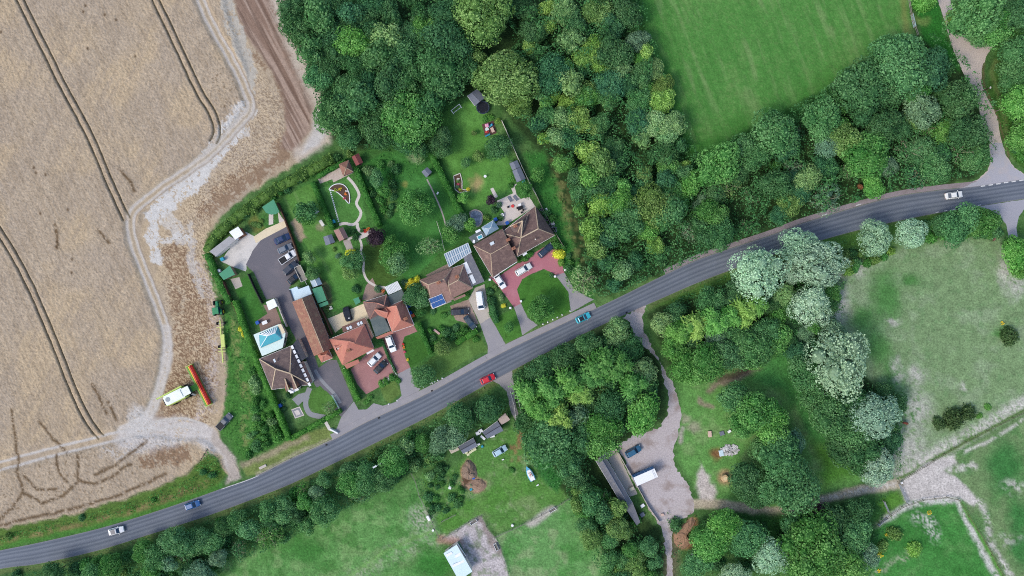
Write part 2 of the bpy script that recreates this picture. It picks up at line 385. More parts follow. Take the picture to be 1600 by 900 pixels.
    F.lay(F.poly([(1050, 835), (1075, 815), (1085, 806), (1090, 825), (1085, 850), (1062, 860)], 4, .8), (158, 112, 84), .95); F.lay(F.line([(1048, 850), (1050, 960)], 24, 8, .8), (104, 96, 78), .8)
    # glade with the boat, bottom pastures
    m = F.poly([(690, 742), (745, 700), (800, 664), (815, 640), (830, 690), (880, 770), (890, 780), (780, 832), (750, 806), (690, 838), (645, 740)], 5, .6)
    F.lay(m, (84, 128, 62)); F.lay(m * sstep(.5, .72, n1), (112, 138, 86), .85); F.lay(m * sstep(.6, .75, n2), (134, 148, 112), .5)
    F.lay(F.poly([(690, 838), (676, 812), (740, 780), (800, 740), (850, 760), (750, 806)], 5, .6), (78, 128, 52), .6)
    F.lay(F.line([(817, 655), (816, 675), (812, 690)], 7, 4, .6), (140, 96, 76), .9); F.lay(F.line([(812, 690), (800, 706), (806, 715)], 16, 9, 1.2) * sstep(.4, .65, n2), (146, 100, 82), .8)
    F.lay(F.poly([(722, 730), (732, 718), (742, 730), (745, 745), (758, 752), (756, 766), (740, 768), (722, 758)], 3, .8), (150, 122, 100), .95); F.lay(F.poly([(722, 746), (735, 744), (740, 752), (728, 757)], 3, .6), (84, 64, 50), .9); F.lay(F.blob(726, 737, 6, .6, .7), (190, 138, 108), .9)
    F.lay(F.poly([(826, 690), (840, 690), (880, 750), (870, 770), (842, 740), (830, 715)], 4, .8), (48, 108, 50), .9)
    m = F.poly([(330, 960), (345, 885), (420, 850), (520, 800), (600, 770), (655, 745), (690, 840), (670, 960)], 8, .7)
    F.lay(m, (94, 140, 78)); F.lay(m * sstep(.5, .66, n1), (74, 122, 60), .8); F.lay(m * sstep(.52, .7, fbm(X, Y, 18, 83, 3)), (122, 150, 98), .5); F.lay(m * sstep(.6, .72, fbm(X, Y, 6, 85, 3)), (62, 114, 54), .6)
    F.lay(F.blob(480, 860, 32, .7, 1.5, 22), (56, 112, 48), .8); F.lay(F.blob(620, 780, 40, .8, 1.5, 18), (62, 112, 52), .6); F.lay(F.blob(660, 812, 18, .8, 1.2, 20) * sstep(.35, .6, n4), (166, 168, 152), .8)
    F.lay(F.line([(548, 905), (620, 862), (690, 840)], 24, 12, .8) * sstep(.4, .7, n4 * .5 + n2 * .5), (150, 158, 134), .7); F.lay(F.line([(540, 905), (600, 862), (676, 828)], 4, 2, .3), (110, 152, 84), .8); F.lay(F.blob(675, 885, 34, .6, 1, 22), (52, 112, 46), .9)
    m = F.poly([(691, 841), (740, 811), (752, 806), (764, 832), (773, 840), (800, 905), (806, 960), (735, 960), (738, 892), (714, 850)], 2, .3)
    F.lay(m, (178, 172, 172)); F.lay(m * sstep(.52, .68, n2), (122, 134, 108), .8); F.lay(F.poly([(740, 812), (752, 806), (766, 836), (752, 818)], 2, .5), (132, 122, 118), .9); F.lay(F.line([(758, 826), (768, 850), (780, 862)], 10, 4, .6), (136, 124, 120), .8)
    F.lay(F.line([(690, 842), (716, 846)], 14, 5, .6), (156, 124, 112), .8)
    m = F.poly([(776, 838), (826, 814), (892, 778), (925, 830), (962, 905), (975, 960), (815, 960)], 3, .4)
    F.lay(m, (96, 142, 82)); F.lay(m * sstep(.5, .68, fbm(X, Y, 16, 87, 3)), (128, 150, 106), .75); F.lay(m * sstep(.55, .75, n1), (66, 122, 56), .7)
    F.lay(F.line([(828, 818), (845, 808), (866, 795)], 11, 4, .6), (178, 172, 166), .9)
    # verges and rough strips
    F.lay(F.poly([(-60, 838), (100, 806), (200, 778), (290, 742), (325, 700), (352, 738), (340, 765), (230, 806), (0, 858), (-60, 870)], 3, .6), (84, 112, 52))
    F.lay(F.line([(-20, 850), (130, 820), (220, 795), (320, 755)], 9, 5, .7) * sstep(.35, .6, n2), (142, 120, 88), .7); F.lay(F.line([(-20, 858), (140, 826), (230, 800), (345, 760)], 7, 3, .4), (66, 120, 50), .8)
    F.lay(F.poly([(345, 560), (352, 480), (380, 520), (420, 610), (452, 690), (440, 700), (380, 722), (360, 690), (338, 668), (350, 620)], 5, .8), (70, 118, 54)); F.lay(F.line([(362, 500), (372, 560), (386, 620), (384, 690)], 12, 7, .8) * sstep(.4, .6, n2), (148, 150, 98), .6)
    F.lay(F.poly([(378, 728), (450, 690), (512, 664), (520, 686), (455, 716), (400, 742), (384, 745)], 2, .4), (112, 128, 72)); F.lay(F.line([(380, 728), (430, 706), (480, 685)], 9, 4, .7), (150, 138, 118), .8); F.lay(F.line([(400, 741), (455, 713), (515, 686)], 4, 2, .5), (158, 152, 128), .8)
    F.lay(F.line(offset_line(ROAD_S, 4), 8, 3, .3) * (1 - sstep(955, 960, X) * (1 - sstep(1010, 1015, X))), (92, 108, 64), .85)
    F.lay(F.line([(640, 575), (760, 545), (820, 528), (890, 490)], 8, 3, .4), (100, 122, 70), .7)
    F.lay(F.poly([(1270, 378), (1340, 362), (1430, 342), (1535, 321), (1560, 335), (1560, 350), (1430, 356), (1300, 395)], 3, .4), (74, 112, 50)); F.lay(F.poly([(1100, 443), (1160, 420), (1165, 430), (1110, 455), (1060, 475), (1020, 480)], 3, .4), (74, 110, 50))
    F.lay(F.poly([(1426, -20), (1462, -20), (1480, 60), (1500, 110), (1440, 60)], 4, .4), (48, 112, 44)); F.lay(F.blob(1440, 32, 12, .6, .8, 7), (118, 140, 80), .7); F.lay(F.line([(1408, -20), (1420, 60)], 10, 5, .5), (116, 130, 74), .8)
    F.lay(F.poly([(1540, 150), (1560, 60), (1590, 0), (1700, -40), (1700, 290), (1602, 272), (1570, 230)], 3, .4), (66, 104, 46)); F.lay(F.line(smooth_pts([(1556, 95), (1550, 115), (1560, 150), (1570, 190), (1580, 225)]), 7, 3, .4), (104, 124, 72), .8); F.lay(F.line([(1537, 100), (1536, 130), (1552, 165), (1566, 205), (1576, 245)], 3, 1.5, .3), (110, 92, 72), .8)
    F.lay(F.poly([(820, 240), (850, 235), (880, 320), (905, 420), (930, 470), (900, 460), (870, 380), (846, 320)], 6, .8), (56, 112, 50)); F.lay(F.line([(870, 250), (880, 310), (892, 350), (905, 400)], 18, 10, 1) * sstep(.4, .65, n2), (134, 134, 86), .6)
    # gardens
    F.lay(F.poly([(395, 345), (520, 250), (560, 240), (680, 165), (740, 150), (800, 240), (830, 310), (770, 440), (660, 600), (540, 500), (440, 420)], 4, .4), (66, 114, 54), .8)
    for nme, pts, c in LAWNS:
        mm = F.poly(pts, 1.2, .25); F.lay(mm, c); F.lay(mm * sstep(.48, .74, n1), [min(255, v * 1.10 + 8) for v in c], .65); F.lay(mm * sstep(.55, .8, n2), [v * .84 for v in c], .5)
    u2 = X * .88 - Y * .47; v2 = X * .47 + Y * .88
    F.lay(F.poly(LAWNS[1][1], 2, .3) * sstep(.48, .66, fbm(u2, v2 / 14, 6, 91, 2)), (108, 144, 82), .6); F.lay(F.poly(LAWNS[1][1], 2, .3) * sstep(380, 480, Y), (58, 118, 48), .6)
    F.lay(F.poly([(454, 348), (462, 340), (468, 345), (474, 365), (478, 372), (470, 380), (464, 378)], 2, .7), (168, 150, 126), .95); F.lay(F.blob(500, 355, 6, .5, .6), (150, 136, 118), .6); F.lay(F.blob(745, 288, 9, .7, 1, 11), (176, 150, 110), .75); F.lay(F.blob(631, 287, 5, .7, .6), (156, 150, 84), .6); F.lay(F.poly([(575, 300), (620, 290), (622, 330), (600, 345)], 4, .8), (96, 128, 70), .7); F.lay(F.poly([(575, 265), (612, 262), (618, 292), (590, 300)], 4, .8), (44, 104, 48), .7)
    F.lay(F.poly([(387, 348), (400, 336), (415, 358), (398, 364)], 3, .6), (112, 120, 62), .9)
    F.lay(F.blob(648, 245, 9, .6, .8, 8), (150, 160, 128), .7); F.lay(F.poly([(490, 432), (500, 428), (514, 450), (520, 474), (510, 480)], 3, .5), (106, 92, 76), .7)
    # ---- the arable field
    inF = F.poly(FIELD, 3, .8)
    crop = np.ones(X.size)
    F.lay(inF, (174, 159, 138)); F.lay(inF * sstep(.45, .7, n3), (168, 154, 136), .8); F.lay(inF * sstep(.4, .7, fbm(X, Y, 60, 95, 3)), (188, 168, 136), .6)
    g = fbm(X * .9 + Y * .43, (Y * .9 - X * .43) / 8, 7, 97, 2); F.lay(inF * sstep(.45, .7, g), (160, 146, 128), .55)
    F.lay(inF * sstep(.5, .9, F.n4), (144, 128, 106), .45); rw = fbm(X * .9 - Y * .43, (X * .43 + Y * .9) / 14, 2.6, 99, 1); F.lay(inF * sstep(.5, .8, rw), (150, 134, 112), .4)
    brown = lambda pts, k=.9, soft=9: F.lay(F.dith(F.poly(pts, soft, 1.3) * sstep(.25, .55, n2 * .6 + n4 * .4)), (128, 102, 80), k)
    brown([(385, 90), (430, 120), (450, 190), (420, 240), (360, 270), (310, 320), (300, 350), (330, 340), (400, 285), (470, 240), (480, 200), (440, 130), (400, 80)], .75, 14)
    brown([(252, 385), (300, 370), (320, 440), (340, 520), (345, 600), (325, 660), (255, 670), (235, 655), (262, 600), (270, 500)], .8, 12)
    brown([(215, 712), (270, 690), (300, 700), (300, 722), (230, 730)], .8, 8); brown([(258, 590), (300, 575), (312, 620), (258, 625)], .7, 5)
    m = F.poly([(290, 400), (330, 420), (345, 540), (340, 640), (300, 660), (330, 560), (320, 470)], 10, 1.2) * sstep(.35, .65, n4 * .6 + n1 * .4); F.lay(F.dith(m), (182, 170, 162), .9)
    z_ = F.poly([(392, 90), (440, 150), (450, 215), (330, 320), (345, 540), (335, 670), (250, 670), (262, 520), (240, 380), (300, 300), (380, 200)], 10, 1) ; sp_ = _hash(np.floor(X * .8), np.floor(Y * .8), 7); F.lay(z_ * (sp_ > .72), (206, 186, 154), .6); F.lay(z_ * (sp_ < .24), (104, 82, 62), .55)
    # brown cultivated strip with pale far edge
    m = F.poly([(352, -60), (425, -60), (440, 40), (470, 110), (488, 160), (484, 205), (460, 236), (440, 232), (448, 190), (440, 140), (412, 90), (380, 50)], 4, .5); F.lay(m, (134, 112, 98))
    cu = X * .88 - Y * .47; cv = X * .47 + Y * .88
    F.lay(m * sstep(.45, .65, fbm(cu, cv / 26, 4, 103, 2)), (164, 144, 130), .9); F.lay(m * sstep(.5, .7, fbm(cu + 30, cv / 26, 3, 107, 2)), (106, 86, 74), .75)
    F.lay(F.line(smooth_pts([(422, -60), (434, 10), (455, 70), (478, 120), (502, 175), (505, 215), (470, 240)]), 20, 8, .6) * sstep(.2, .45, n2 * .6 + n4 * .4), (188, 178, 166), .9)
    F.lay(F.poly([(492, 165), (512, 200), (500, 226), (472, 240), (488, 205)], 5, .6), (190, 188, 186), .8)
    # chalk: the pale haul road and spills
    pale = (196, 194, 189)
    ch = F.poly([(335, -40), (352, -40), (400, 110), (398, 150), (380, 110), (352, 40)], 5, .7) * sstep(.2, .5, n4 * .5 + n2 * .5); F.lay(F.dith(ch), (176, 172, 162), .85)
    for cpts, wd, k in (([(384, 172), (350, 222), (300, 282), (248, 328)], 32, .95), ([(348, 225), (390, 205)], 12, .6), ([(352, 205), (330, 245), (300, 280)], 26, .75), ([(250, 330), (270, 350), (285, 375)], 20, .6), ([(232, 340), (258, 320), (290, 300)], 18, .95), ([(238, 345), (236, 378), (246, 404)], 18, .95), ([(240, 376), (292, 368)], 12, .8), ([(295, 350), (300, 420), (312, 460)], 12, .5)):
        F.lay(F.dith(F.line(cpts, wd, 6, 1.2) * sstep(.22, .5, n2 * .5 + n4 * .5)), pale, k)
    haul = smooth_pts([(308, -60), (314, 0), (337, 50), (365, 100), (388, 150), (391, 172), (372, 195), (340, 230), (300, 262), (255, 292), (222, 318), (205, 338), (206, 370), (218, 405), (238, 455), (255, 500), (262, 545), (254, 590), (240, 635), (222, 658), (190, 672)])
    def track(pts, gap, wd, rgb, k=1.0):
        for sgn in (-1, 1): F.lay(F.line(offset_line(pts, sgn * gap / 2), wd, 1.1, .18), rgb, k)
    F.lay(F.line(haul, 17, 3, .3), (186, 172, 148), .6); track(haul, 10, 4.2, (184, 178, 170), .95)
    F.lay(F.line(offset_line(haul, -7.5), 2.2, 1, .2), (126, 110, 94), .55); F.lay(F.line(haul, 2.2, 1, .2), (140, 124, 104), .5)
    F.lay(F.line(haul[92:], 15, 3, .5) * sstep(.15, .4, n4), (190, 184, 176), .9)
    low = smooth_pts([(-60, 742), (0, 728), (60, 712), (120, 697), (180, 682), (230, 668), (280, 660), (315, 668), (338, 690), (352, 712), (366, 742)])
    F.lay(F.poly([(180, 680), (230, 652), (290, 655), (330, 670), (350, 700), (335, 705), (300, 690), (240, 705), (190, 702)], 8, 1) * sstep(.2, .5, n2 * .4 + n4 * .6), (192, 188, 184), .9)
    F.lay(F.poly([(196, 662), (210, 630), (226, 640), (240, 670), (210, 690)], 7, 1) * sstep(.2, .5, n4), (190, 187, 182), .9); F.lay(F.line([(170, 705), (190, 715), (220, 700)], 14, 8, 1.2) * sstep(.35, .6, n4), (186, 182, 176), .8)
    track(low[:44], 12, 4.0, (186, 182, 176), .95); F.lay(F.line(low[40:], 13, 3, .5), (190, 184, 178), .9)
    F.lay(F.poly([(332, 672), (348, 690), (368, 716), (376, 745), (354, 757), (358, 728), (344, 704), (330, 690)], 3, .5), (172, 162, 152), .95)
    # tramlines: two dark wheelings
    dark = (96, 88, 68)
    T = []
    for pts in (smooth_pts([(8, -60), (33, 0), (70, 75), (100, 135), (140, 210), (170, 280), (198, 342)]), smooth_pts([(215, -60), (244, 0), (275, 65), (310, 140), (333, 178), (340, 205), (334, 222)]), smooth_pts([(-30, 320), (0, 362), (40, 430), (80, 520), (118, 615), (138, 655), (158, 683)])):
        for sgn in (-1, 1):
            T.append(F.line(offset_line(pts, sgn * 5.2), 2.8, .9, .1)); F.lay(T[-1], dark, .95)
        F.lay(F.line(pts, 5, 2, .1), (180, 160, 134), .6)
    # trampled, lodged marks
    for pts in ([(20, 640), (27, 700), (30, 740), (38, 765)], [(62, 658), (90, 690), (105, 710)], [(40, 770), (66, 785), (100, 775), (124, 752), (150, 756), (178, 742), (205, 724)], [(38, 768), (20, 795), (0, 812)], [(88, 712), (96, 740), (106, 752)], [(122, 712), (124, 748)], [(145, 600), (158, 622), (168, 645)], [(172, 628), (184, 655)], [(190, 265), (204, 282), (212, 298)], [(157, 360), (172, 380)], [(88, 352), (92, 388)], [(40, 742), (60, 765), (90, 764)], [(230, 690), (200, 712), (180, 728), (150, 740)], [(0, 820), (90, 800), (180, 776), (260, 740)]):
        F.lay(F.line(pts, 4.4, 2.6, .4) * sstep(.28, .46, n2 * .4 + n4 * .6), (100, 82, 60), 1)
    for c in ((135, 10), (132, 19), (183, 32), (138, 76), (212, 89), (55, 262), (58, 270), (73, 273), (65, 334), (89, 362), (90, 378), (90, 386), (115, 405), (114, 426), (107, 328), (165, 24), (3, 51)):
        F.lay(F.blob(c[0], c[1], 2.0, .5, .15, 2.6), (92, 74, 54), .85)
    sp = F.poly([(320, 80), (395, 150), (385, 190), (330, 160)], 14, 1) * sstep(.62, .75, n4 * .6 + n2 * .4); F.lay(sp, (120, 100, 76), .8)
    sp = F.poly([(0, 730), (180, 690), (300, 690), (260, 740), (0, 815)], 10, 1) * sstep(.6, .74, n4 * .6 + n2 * .4); F.lay(sp, (122, 104, 80), .7)
    # standing crop height for the field sheet
    hgt = inF.copy()
    for t in T: hgt = hgt * (1 - t)
    hgt *= 1 - F.line(haul, 18, 4, .3); hgt *= 1 - F.line(low, 20, 4, .3)
    hgt *= 1 - F.poly([(395, -60), (330, -60), (385, 110), (388, 180), (230, 325), (206, 360), (262, 520), (250, 620), (200, 680), (345, 690), (360, 560), (325, 400), (530, 240), (520, 190), (440, 0)], 5, .5)
    return F.C, hgt

def grid_sheet(name, pts, res, z, material, crop=False, kind='structure', pad=0):
    """a fine sheet of the land inside a photo outline"""
    st = res / S
    xs = np.arange(min(p[0] for p in pts) - pad, max(p[0] for p in pts) + pad + st, st); ys = np.arange(min(p[1] for p in pts) - pad, max(p[1] for p in pts) + pad + st, st)
    GX, GY = np.meshgrid(xs, ys); nx, ny = len(xs), len(ys)
    cx, cy = GX[:-1, :-1] + st / 2, GY[:-1, :-1] + st / 2
    ins = np.zeros(cx.shape, bool)
    for k in range(len(pts)):
        (x0, y0), (x1, y1) = pts[k], pts[(k + 1) % len(pts)]
        ins ^= ((y0 > cy) != (y1 > cy)) & (cx < (x1 - x0) * (cy - y0) / (y1 - y0 + 1e-12) + x0)
    jj, ii = np.nonzero(ins)
    a = jj * nx + ii
    quads = np.stack([a, a + nx, a + nx + 1, a + 1], 1)
    used, inv = np.unique(quads.ravel(), return_inverse=True)
    X = GX.ravel()[used]; Y = GY.ravel()[used]
    rs = np.random.RandomState(len(used))
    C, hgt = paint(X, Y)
    Z = np.full(X.size, z)
    if crop:
        Z = z + hgt * (0.32 + rs.rand(X.size) * 0.22)
        C = C * (1 + (rs.rand(X.size, 1) - .5) * .16)
    else:
        C = C * (1 + (rs.rand(X.size, 1) - .5) * .20)
    V = np.stack([(X - 800) * S, (450 - Y) * S, Z], 1)
    return mesh_np(name, V, inv.reshape(-1, 4), material, C, kind)

def mesh_np(name, V, Q, material, C=None, kind=None, parent=None, link=True):
    me = bpy.data.meshes.new(name)
    me.vertices.add(len(V)); me.vertices.foreach_set("co", np.asarray(V, np.float32).ravel())
    k = Q.shape[1]
    me.loops.add(Q.size); me.loops.foreach_set("vertex_index", Q.ravel().astype(np.int32))
    me.polygons.add(len(Q)); me.polygons.foreach_set("loop_start", np.arange(0, Q.size, k, dtype=np.int32))
    try: me.polygons.foreach_set("loop_total", np.full(len(Q), k, np.int32))
    except Exception: pass
    if C is not None:
        at = me.color_attributes.new("Col", 'FLOAT_COLOR', 'POINT')
        at.data.foreach_set("color", np.concatenate([np.clip(C, 0, 1), np.ones((len(V), 1))], 1).astype(np.float32).ravel())
    me.update(calc_edges=True)
    me.materials.append(material)
    if not link: return me
    o = bpy.data.objects.new(name, me); COL.objects.link(o)
    if kind: o["kind"] = kind
    if parent is not None: o.parent = parent
    return o

def land_mat(name, fine=0.35, fscale=3.0, spec=0.1):
    m, n, b = nodes(name)
    at = n.nodes.new("ShaderNodeAttribute"); at.attribute_name = "Col"
    f = remap(n, noise(n, fscale, 3, 0.7), 0.3, 0.7, 1 - fine, 1 + fine)
    f2 = remap(n, noise(n, fscale * 0.22, 3, 0.6), 0.3, 0.7, 1 - fine * .5, 1 + fine * .5)
    mu = n.nodes.new("ShaderNodeMath"); mu.operation = 'MULTIPLY'; n.links.new(f, mu.inputs[0]); n.links.new(f2, mu.inputs[1])
    v = n.nodes.new("ShaderNodeVectorMath"); v.operation = 'SCALE'; n.links.new(at.outputs["Color"], v.inputs[0]); n.links.new(mu.outputs[0], v.inputs["Scale"])
    n.links.new(v.outputs[0], b.inputs["Base Color"]); b.inputs["Roughness"].default_value = 0.95; b.inputs["Specular IOR Level"].default_value = spec
    return m
LAND = land_mat("rough grassland", .38, 2.2); CROP = land_mat("ripe cereal crop", .22, 4.0); TURF = land_mat("mown grass", .24, 2.6)

# ground: fine in view, coarse out to the horizon, one sheet
def build_ground():
    st = 0.42 / S
    core = np.arange(-60, 1660 + st, st); corey = np.arange(-60, 960 + st, st)
    far = np.array([-14000, -6000, -2500, -1000, -400, -180.]); 
    xs = np.concatenate([far, core, 1600 - far[::-1]]); ys = np.concatenate([far, corey, 900 - far[::-1]])
    GX, GY = np.meshgrid(xs, ys); nx, ny = len(xs), len(ys)
    X, Y = GX.ravel(), GY.ravel()
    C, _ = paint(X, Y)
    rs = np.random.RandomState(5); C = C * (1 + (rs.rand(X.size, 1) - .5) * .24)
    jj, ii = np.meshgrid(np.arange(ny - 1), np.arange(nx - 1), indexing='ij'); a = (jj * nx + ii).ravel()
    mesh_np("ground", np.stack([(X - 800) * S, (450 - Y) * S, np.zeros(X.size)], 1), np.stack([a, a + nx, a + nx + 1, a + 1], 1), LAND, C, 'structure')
build_ground()
grid_sheet("wheat_field", FIELD, 0.26, 0.006, CROP, crop=True)
grid_sheet("paddock", PADDOCK, 0.36, 0.008, TURF)
grid_sheet("pasture", PASTURE, 0.4, 0.008, LAND)
for nme, pts, c in LAWNS: grid_sheet(nme, pts, 0.24, 0.016, TURF)

# ------------------------------------------------------------------ hard surfaces
def wob(pts, amp=0.8, step=5.0, seed=1):
    r = random.Random(seed); out = []
    for i in range(len(pts)):
        a, b = pts[i], pts[(i + 1) % len(pts)]
        l = math.hypot(b[0] - a[0], b[1] - a[1]); k = max(1, int(l / step))
        for j in range(k):
            t = j / k; x = a[0] + (b[0] - a[0]) * t; y = a[1] + (b[1] - a[1]) * t
            if j: x += r.uniform(-amp, amp); y += r.uniform(-amp, amp)
            out.append((x, y))
    return out

def flat(name, pts, z, m, amp=0.0, kind='structure', thick=0.0, seed=1):
    if amp > 0: pts = wob(pts, amp, 4.0, seed)
    w_ = [P(x, y) for x, y in pts]
    from mathutils.geometry import tessellate_polygon
    tri = tessellate_polygon([[Vector((p.x, p.y, 0)) for p in w_]])
    mb = MB()
    mb.add([(p.x, p.y, z) for p in w_], [tuple(t) for t in tri])
    o = mb.build(name, m, solid=thick)
    for p_ in o.data.polygons:
        if p_.normal.z < 0: p_.flip()
    o["kind"] = kind
    return o

def road_mat():
    m, n, b = nodes("worn asphalt")
    at = n.nodes.new("ShaderNodeAttribute"); at.attribute_name = "across"
    r = n.nodes.new("ShaderNodeValToRGB"); n.links.new(at.outputs["Fac"], r.inputs[0])
    e = r.color_ramp.elements; dk, md, lt = lin((90, 98, 110)), lin((103, 110, 122)), lin((114, 121, 131))
    stops = [(0, lin((128, 128, 130))), (.05, md), (.13, dk), (.21, lt), (.29, dk), (.38, lt), (.47, md), (.52, dk), (.60, lt), (.69, dk), (.79, lt), (.88, md), (.95, md), (1, lin((122, 122, 122)))]
    e[0].position = 0; e[0].color = stops[0][1] + (1,); e[1].position = 1; e[1].color = stops[-1][1] + (1,)
    for p_, c_ in stops[1:-1]: q = e.new(p_); q.color = c_ + (1,)
    f = remap(n, noise(n, 5.0, 4, .7), .3, .7, .88, 1.12); f2 = remap(n, noise(n, .12, 4, .6), .3, .7, .9, 1.1)
    mu = n.nodes.new("ShaderNodeMath"); mu.operation = 'MULTIPLY'; n.links.new(f, mu.inputs[0]); n.links.new(f2, mu.inputs[1])
    v = n.nodes.new("ShaderNodeVectorMath"); v.operation = 'SCALE'; n.links.new(r.outputs[0], v.inputs[0]); n.links.new(mu.outputs[0], v.inputs["Scale"])
    n.links.new(v.outputs[0], b.inputs["Base Color"]); b.inputs["Roughness"].default_value = .85; b.inputs["Specular IOR Level"].default_value = .25
    return m
def build_road():
    rows, K = [], 12; A = ROAD_N; B = ROAD_S; V = []; ac = []
    for p, q in zip(A, B):
        for k in range(K + 1):
            t = k / K; w_ = P(p[0] + (q[0] - p[0]) * t, p[1] + (q[1] - p[1]) * t); V.append((w_.x, w_.y, 0.022 + 0.05 * (1 - (2 * t - 1) ** 2))); ac.append(t)
    Q = np.array([(i * (K + 1) + k, (i + 1) * (K + 1) + k, (i + 1) * (K + 1) + k + 1, i * (K + 1) + k + 1) for i in range(len(A) - 1) for k in range(K)])
    o = mesh_np("road", np.array(V), Q[:, ::-1], road_mat(), kind='structure')
    for p_ in o.data.polygons[:1]:
        if p_.normal.z < 0: o.data.flip_normals()
    a = o.data.attributes.new("across", 'FLOAT', 'POINT'); a.data.foreach_set("value", ac)
build_road()

def edge_at(E, x):
    for a, b in zip(E, E[1:]):
        if a[0] <= x <= b[0]: return a[1] + (b[1] - a[1]) * (x - a[0]) / (b[0] - a[0] + 1e-9)
def along(E, x0, x1, d0, d1, step=6):
    n = max(2, int((x1 - x0) / step)); a = [(x0 + (x1 - x0) * i / n, edge_at(E, x0 + (x1 - x0) * i / n)) for i in range(n + 1)]
    return offset_line(a, d0) + offset_line(a, d1)[::-1]

TARMAC_L = pm("pale worn tarmac", (148, 146, 150), .08, 5, .9, .15, blot=.5, blot_rgb=(164, 160, 160), blot_scale=.35)
TARMAC_D = pm("yard tarmac", (108, 106, 112), .08, 6, .9, .15, blot=.5, blot_rgb=(124, 118, 122), blot_scale=.3)
BRICK_RED = pm("red block paving", (160, 118, 116), .1, 5, .9, .15, blot=.6, blot_rgb=(174, 134, 130), blot_scale=.4)
BRICK_PINK = pm("pink block paving", (172, 112, 122), .08, 5, .9, .15, blot=.5, blot_rgb=(184, 130, 138), blot_scale=.3)
CONC = pm("concrete", (182, 174, 164), .08, 4, .9, .15, blot=.5, blot_rgb=(164, 158, 150), blot_scale=.5)
CONCW = pm("pale concrete", (206, 202, 196), .08, 3, .9, .15, blot=.7, blot_rgb=(176, 174, 170), blot_scale=.35)
CREAM = pm("cream slabs", (220, 206, 176), .06, 2, .9, .15, blot=.5, blot_rgb=(208, 192, 160), blot_scale=.6)
SLABS = pm("pale patio slabs", (206, 198, 192), .07, 2.5, .9, .15, blot=.5, blot_rgb=(190, 180, 174), blot_scale=.6)
GRAVEL = pm("gravel", (172, 164, 160), .16, 6, .95, .1, blot=.5, blot_rgb=(150, 140, 134), blot_scale=.6)
LANEM = pm("stony lane", (192, 180, 172), .1, 4, .95, .1, blot=.7, blot_rgb=(176, 170, 176), blot_scale=.16)
YARDM = pm("yard hardcore", (180, 172, 172), .2, 2.4, .95, .1, blot=.85, blot_rgb=(148, 134, 128), blot_scale=.26)
PATHG = pm("grey path tarmac", (140, 142, 146), .07, 4, .9, .15)
WHITE_LINE = pm("road paint", (205, 206, 206), .12, 2.0, .7, .2, blot=.5, blot_rgb=(150, 150, 152), blot_scale=1.5)
KERB = pm("kerb stone", (150, 146, 142), .12, 3, .9, .15)

flat("lane", LANE_NE, 0.014, LANEM, .8, seed=2)
flat("lane", [(1547, 222), (1550, 250), (1544, 268), (1527, 283), (1502, 294), (1502, 299), (1602, 284), (1602, 274), (1584, 262), (1572, 245), (1566, 224)], 0.019, pm("grey lane", (166, 166, 174), .08, 4, .95, .1, blot=.6, blot_rgb=(178, 170, 168), blot_scale=.3), .8, seed=6)
flat("lane", [(1528, 323), (1602, 311), (1604, 322), (1592, 338), (1588, 356), (1590, 372), (1576, 372), (1572, 350), (1562, 338), (1546, 327)], 0.014, pm("grey drive", (158, 158, 166), .08, 4, .95, .1), .5, seed=3)
for q in ([(1577, 372), (1581, 372), (1590, 395), (1586, 396)], [(1586, 372), (1590, 372), (1600, 392), (1596, 395)]): flat("path", q, 0.018, PATHG, .3)
flat("lane", LANE_S, 0.014, YARDM, 1.9, seed=4)
flat("lane", [(768, 594), (800, 578), (803, 600), (805, 628), (812, 655), (806, 658), (797, 640), (792, 612), (780, 600)], 0.014, pm("grey track", (150, 146, 146), .1, 4, .95, .1), .6, seed=5)
flat("pavement", along(ROAD_N, 520, 762, -9, -.6), 0.10, TARMAC_L, .2, thick=.1)
flat("pavement", along(ROAD_N, 762, 932, -9, -.6), 0.10, TARMAC_L, .2, thick=.1)
flat("verge_strip", along(ROAD_N, 1040, 1530, -8, -.4), 0.018, pm("dusty road edge", (146, 136, 140), .12, 3, .95, .1, blot=.6, blot_rgb=(120, 112, 106), blot_scale=.4), .9, seed=8)
flat("kerb", along(ROAD_N, 400, 520, -1.4, -.2), 0.11, KERB, thick=.1)
flat("kerb", along(ROAD_N, 520, 932, -.6, .4), 0.11, KERB, thick=.1)
for i, x in enumerate(np.linspace(1532, 1592, 6)): flat("road_marking", along(ROAD_N, x, x + 7, .3, 2.2, 4), 0.078, WHITE_LINE)
for i, x in enumerate(np.linspace(1462, 1528, 6)): flat("road_marking", along(ROAD_S, x, x + 5, -2.2, -1.0, 4), 0.078, WHITE_LINE)
flat("road_marking", along(ROAD_N, 346, 404, .4, 1.3), 0.078, WHITE_LINE)
for x in (1285, 1338): flat("road_marking", along(ROAD_N, x, x + 8, -3, -1.6, 4), 0.03, WHITE_LINE)
flat("yard", [(384, 414), (396, 390), (410, 372), (449, 350), (458, 380), (472, 428), (452, 449), (458, 472), (492, 558), (498, 575), (514, 563), (526, 562), (552, 626), (534, 652), (520, 638), (492, 602), (478, 562), (462, 530), (440, 486), (430, 466), (416, 468), (396, 425)], 0.014, TARMAC_D, .3)
flat("driveway", [(518, 690), (533, 652), (553, 627), (560, 640), (572, 640), (584, 630), (598, 634), (618, 628), (630, 616), (640, 602), (657, 607), (642, 626), (577, 659)], 0.017, TARMAC_L, .3)
flat("driveway", [(548, 577), (560, 566), (578, 548), (598, 541), (620, 594), (612, 592), (592, 605), (572, 616), (558, 600)], 0.02, BRICK_RED, .3)
flat("driveway", [(594, 527), (608, 518), (646, 508), (652, 518), (632, 526), (628, 540), (634, 560), (641, 574), (622, 584), (606, 556)], 0.02, BRICK_RED, .3)
flat("driveway", [(621, 584), (641, 574), (648, 602), (628, 620)], 0.018, TARMAC_L, .2)
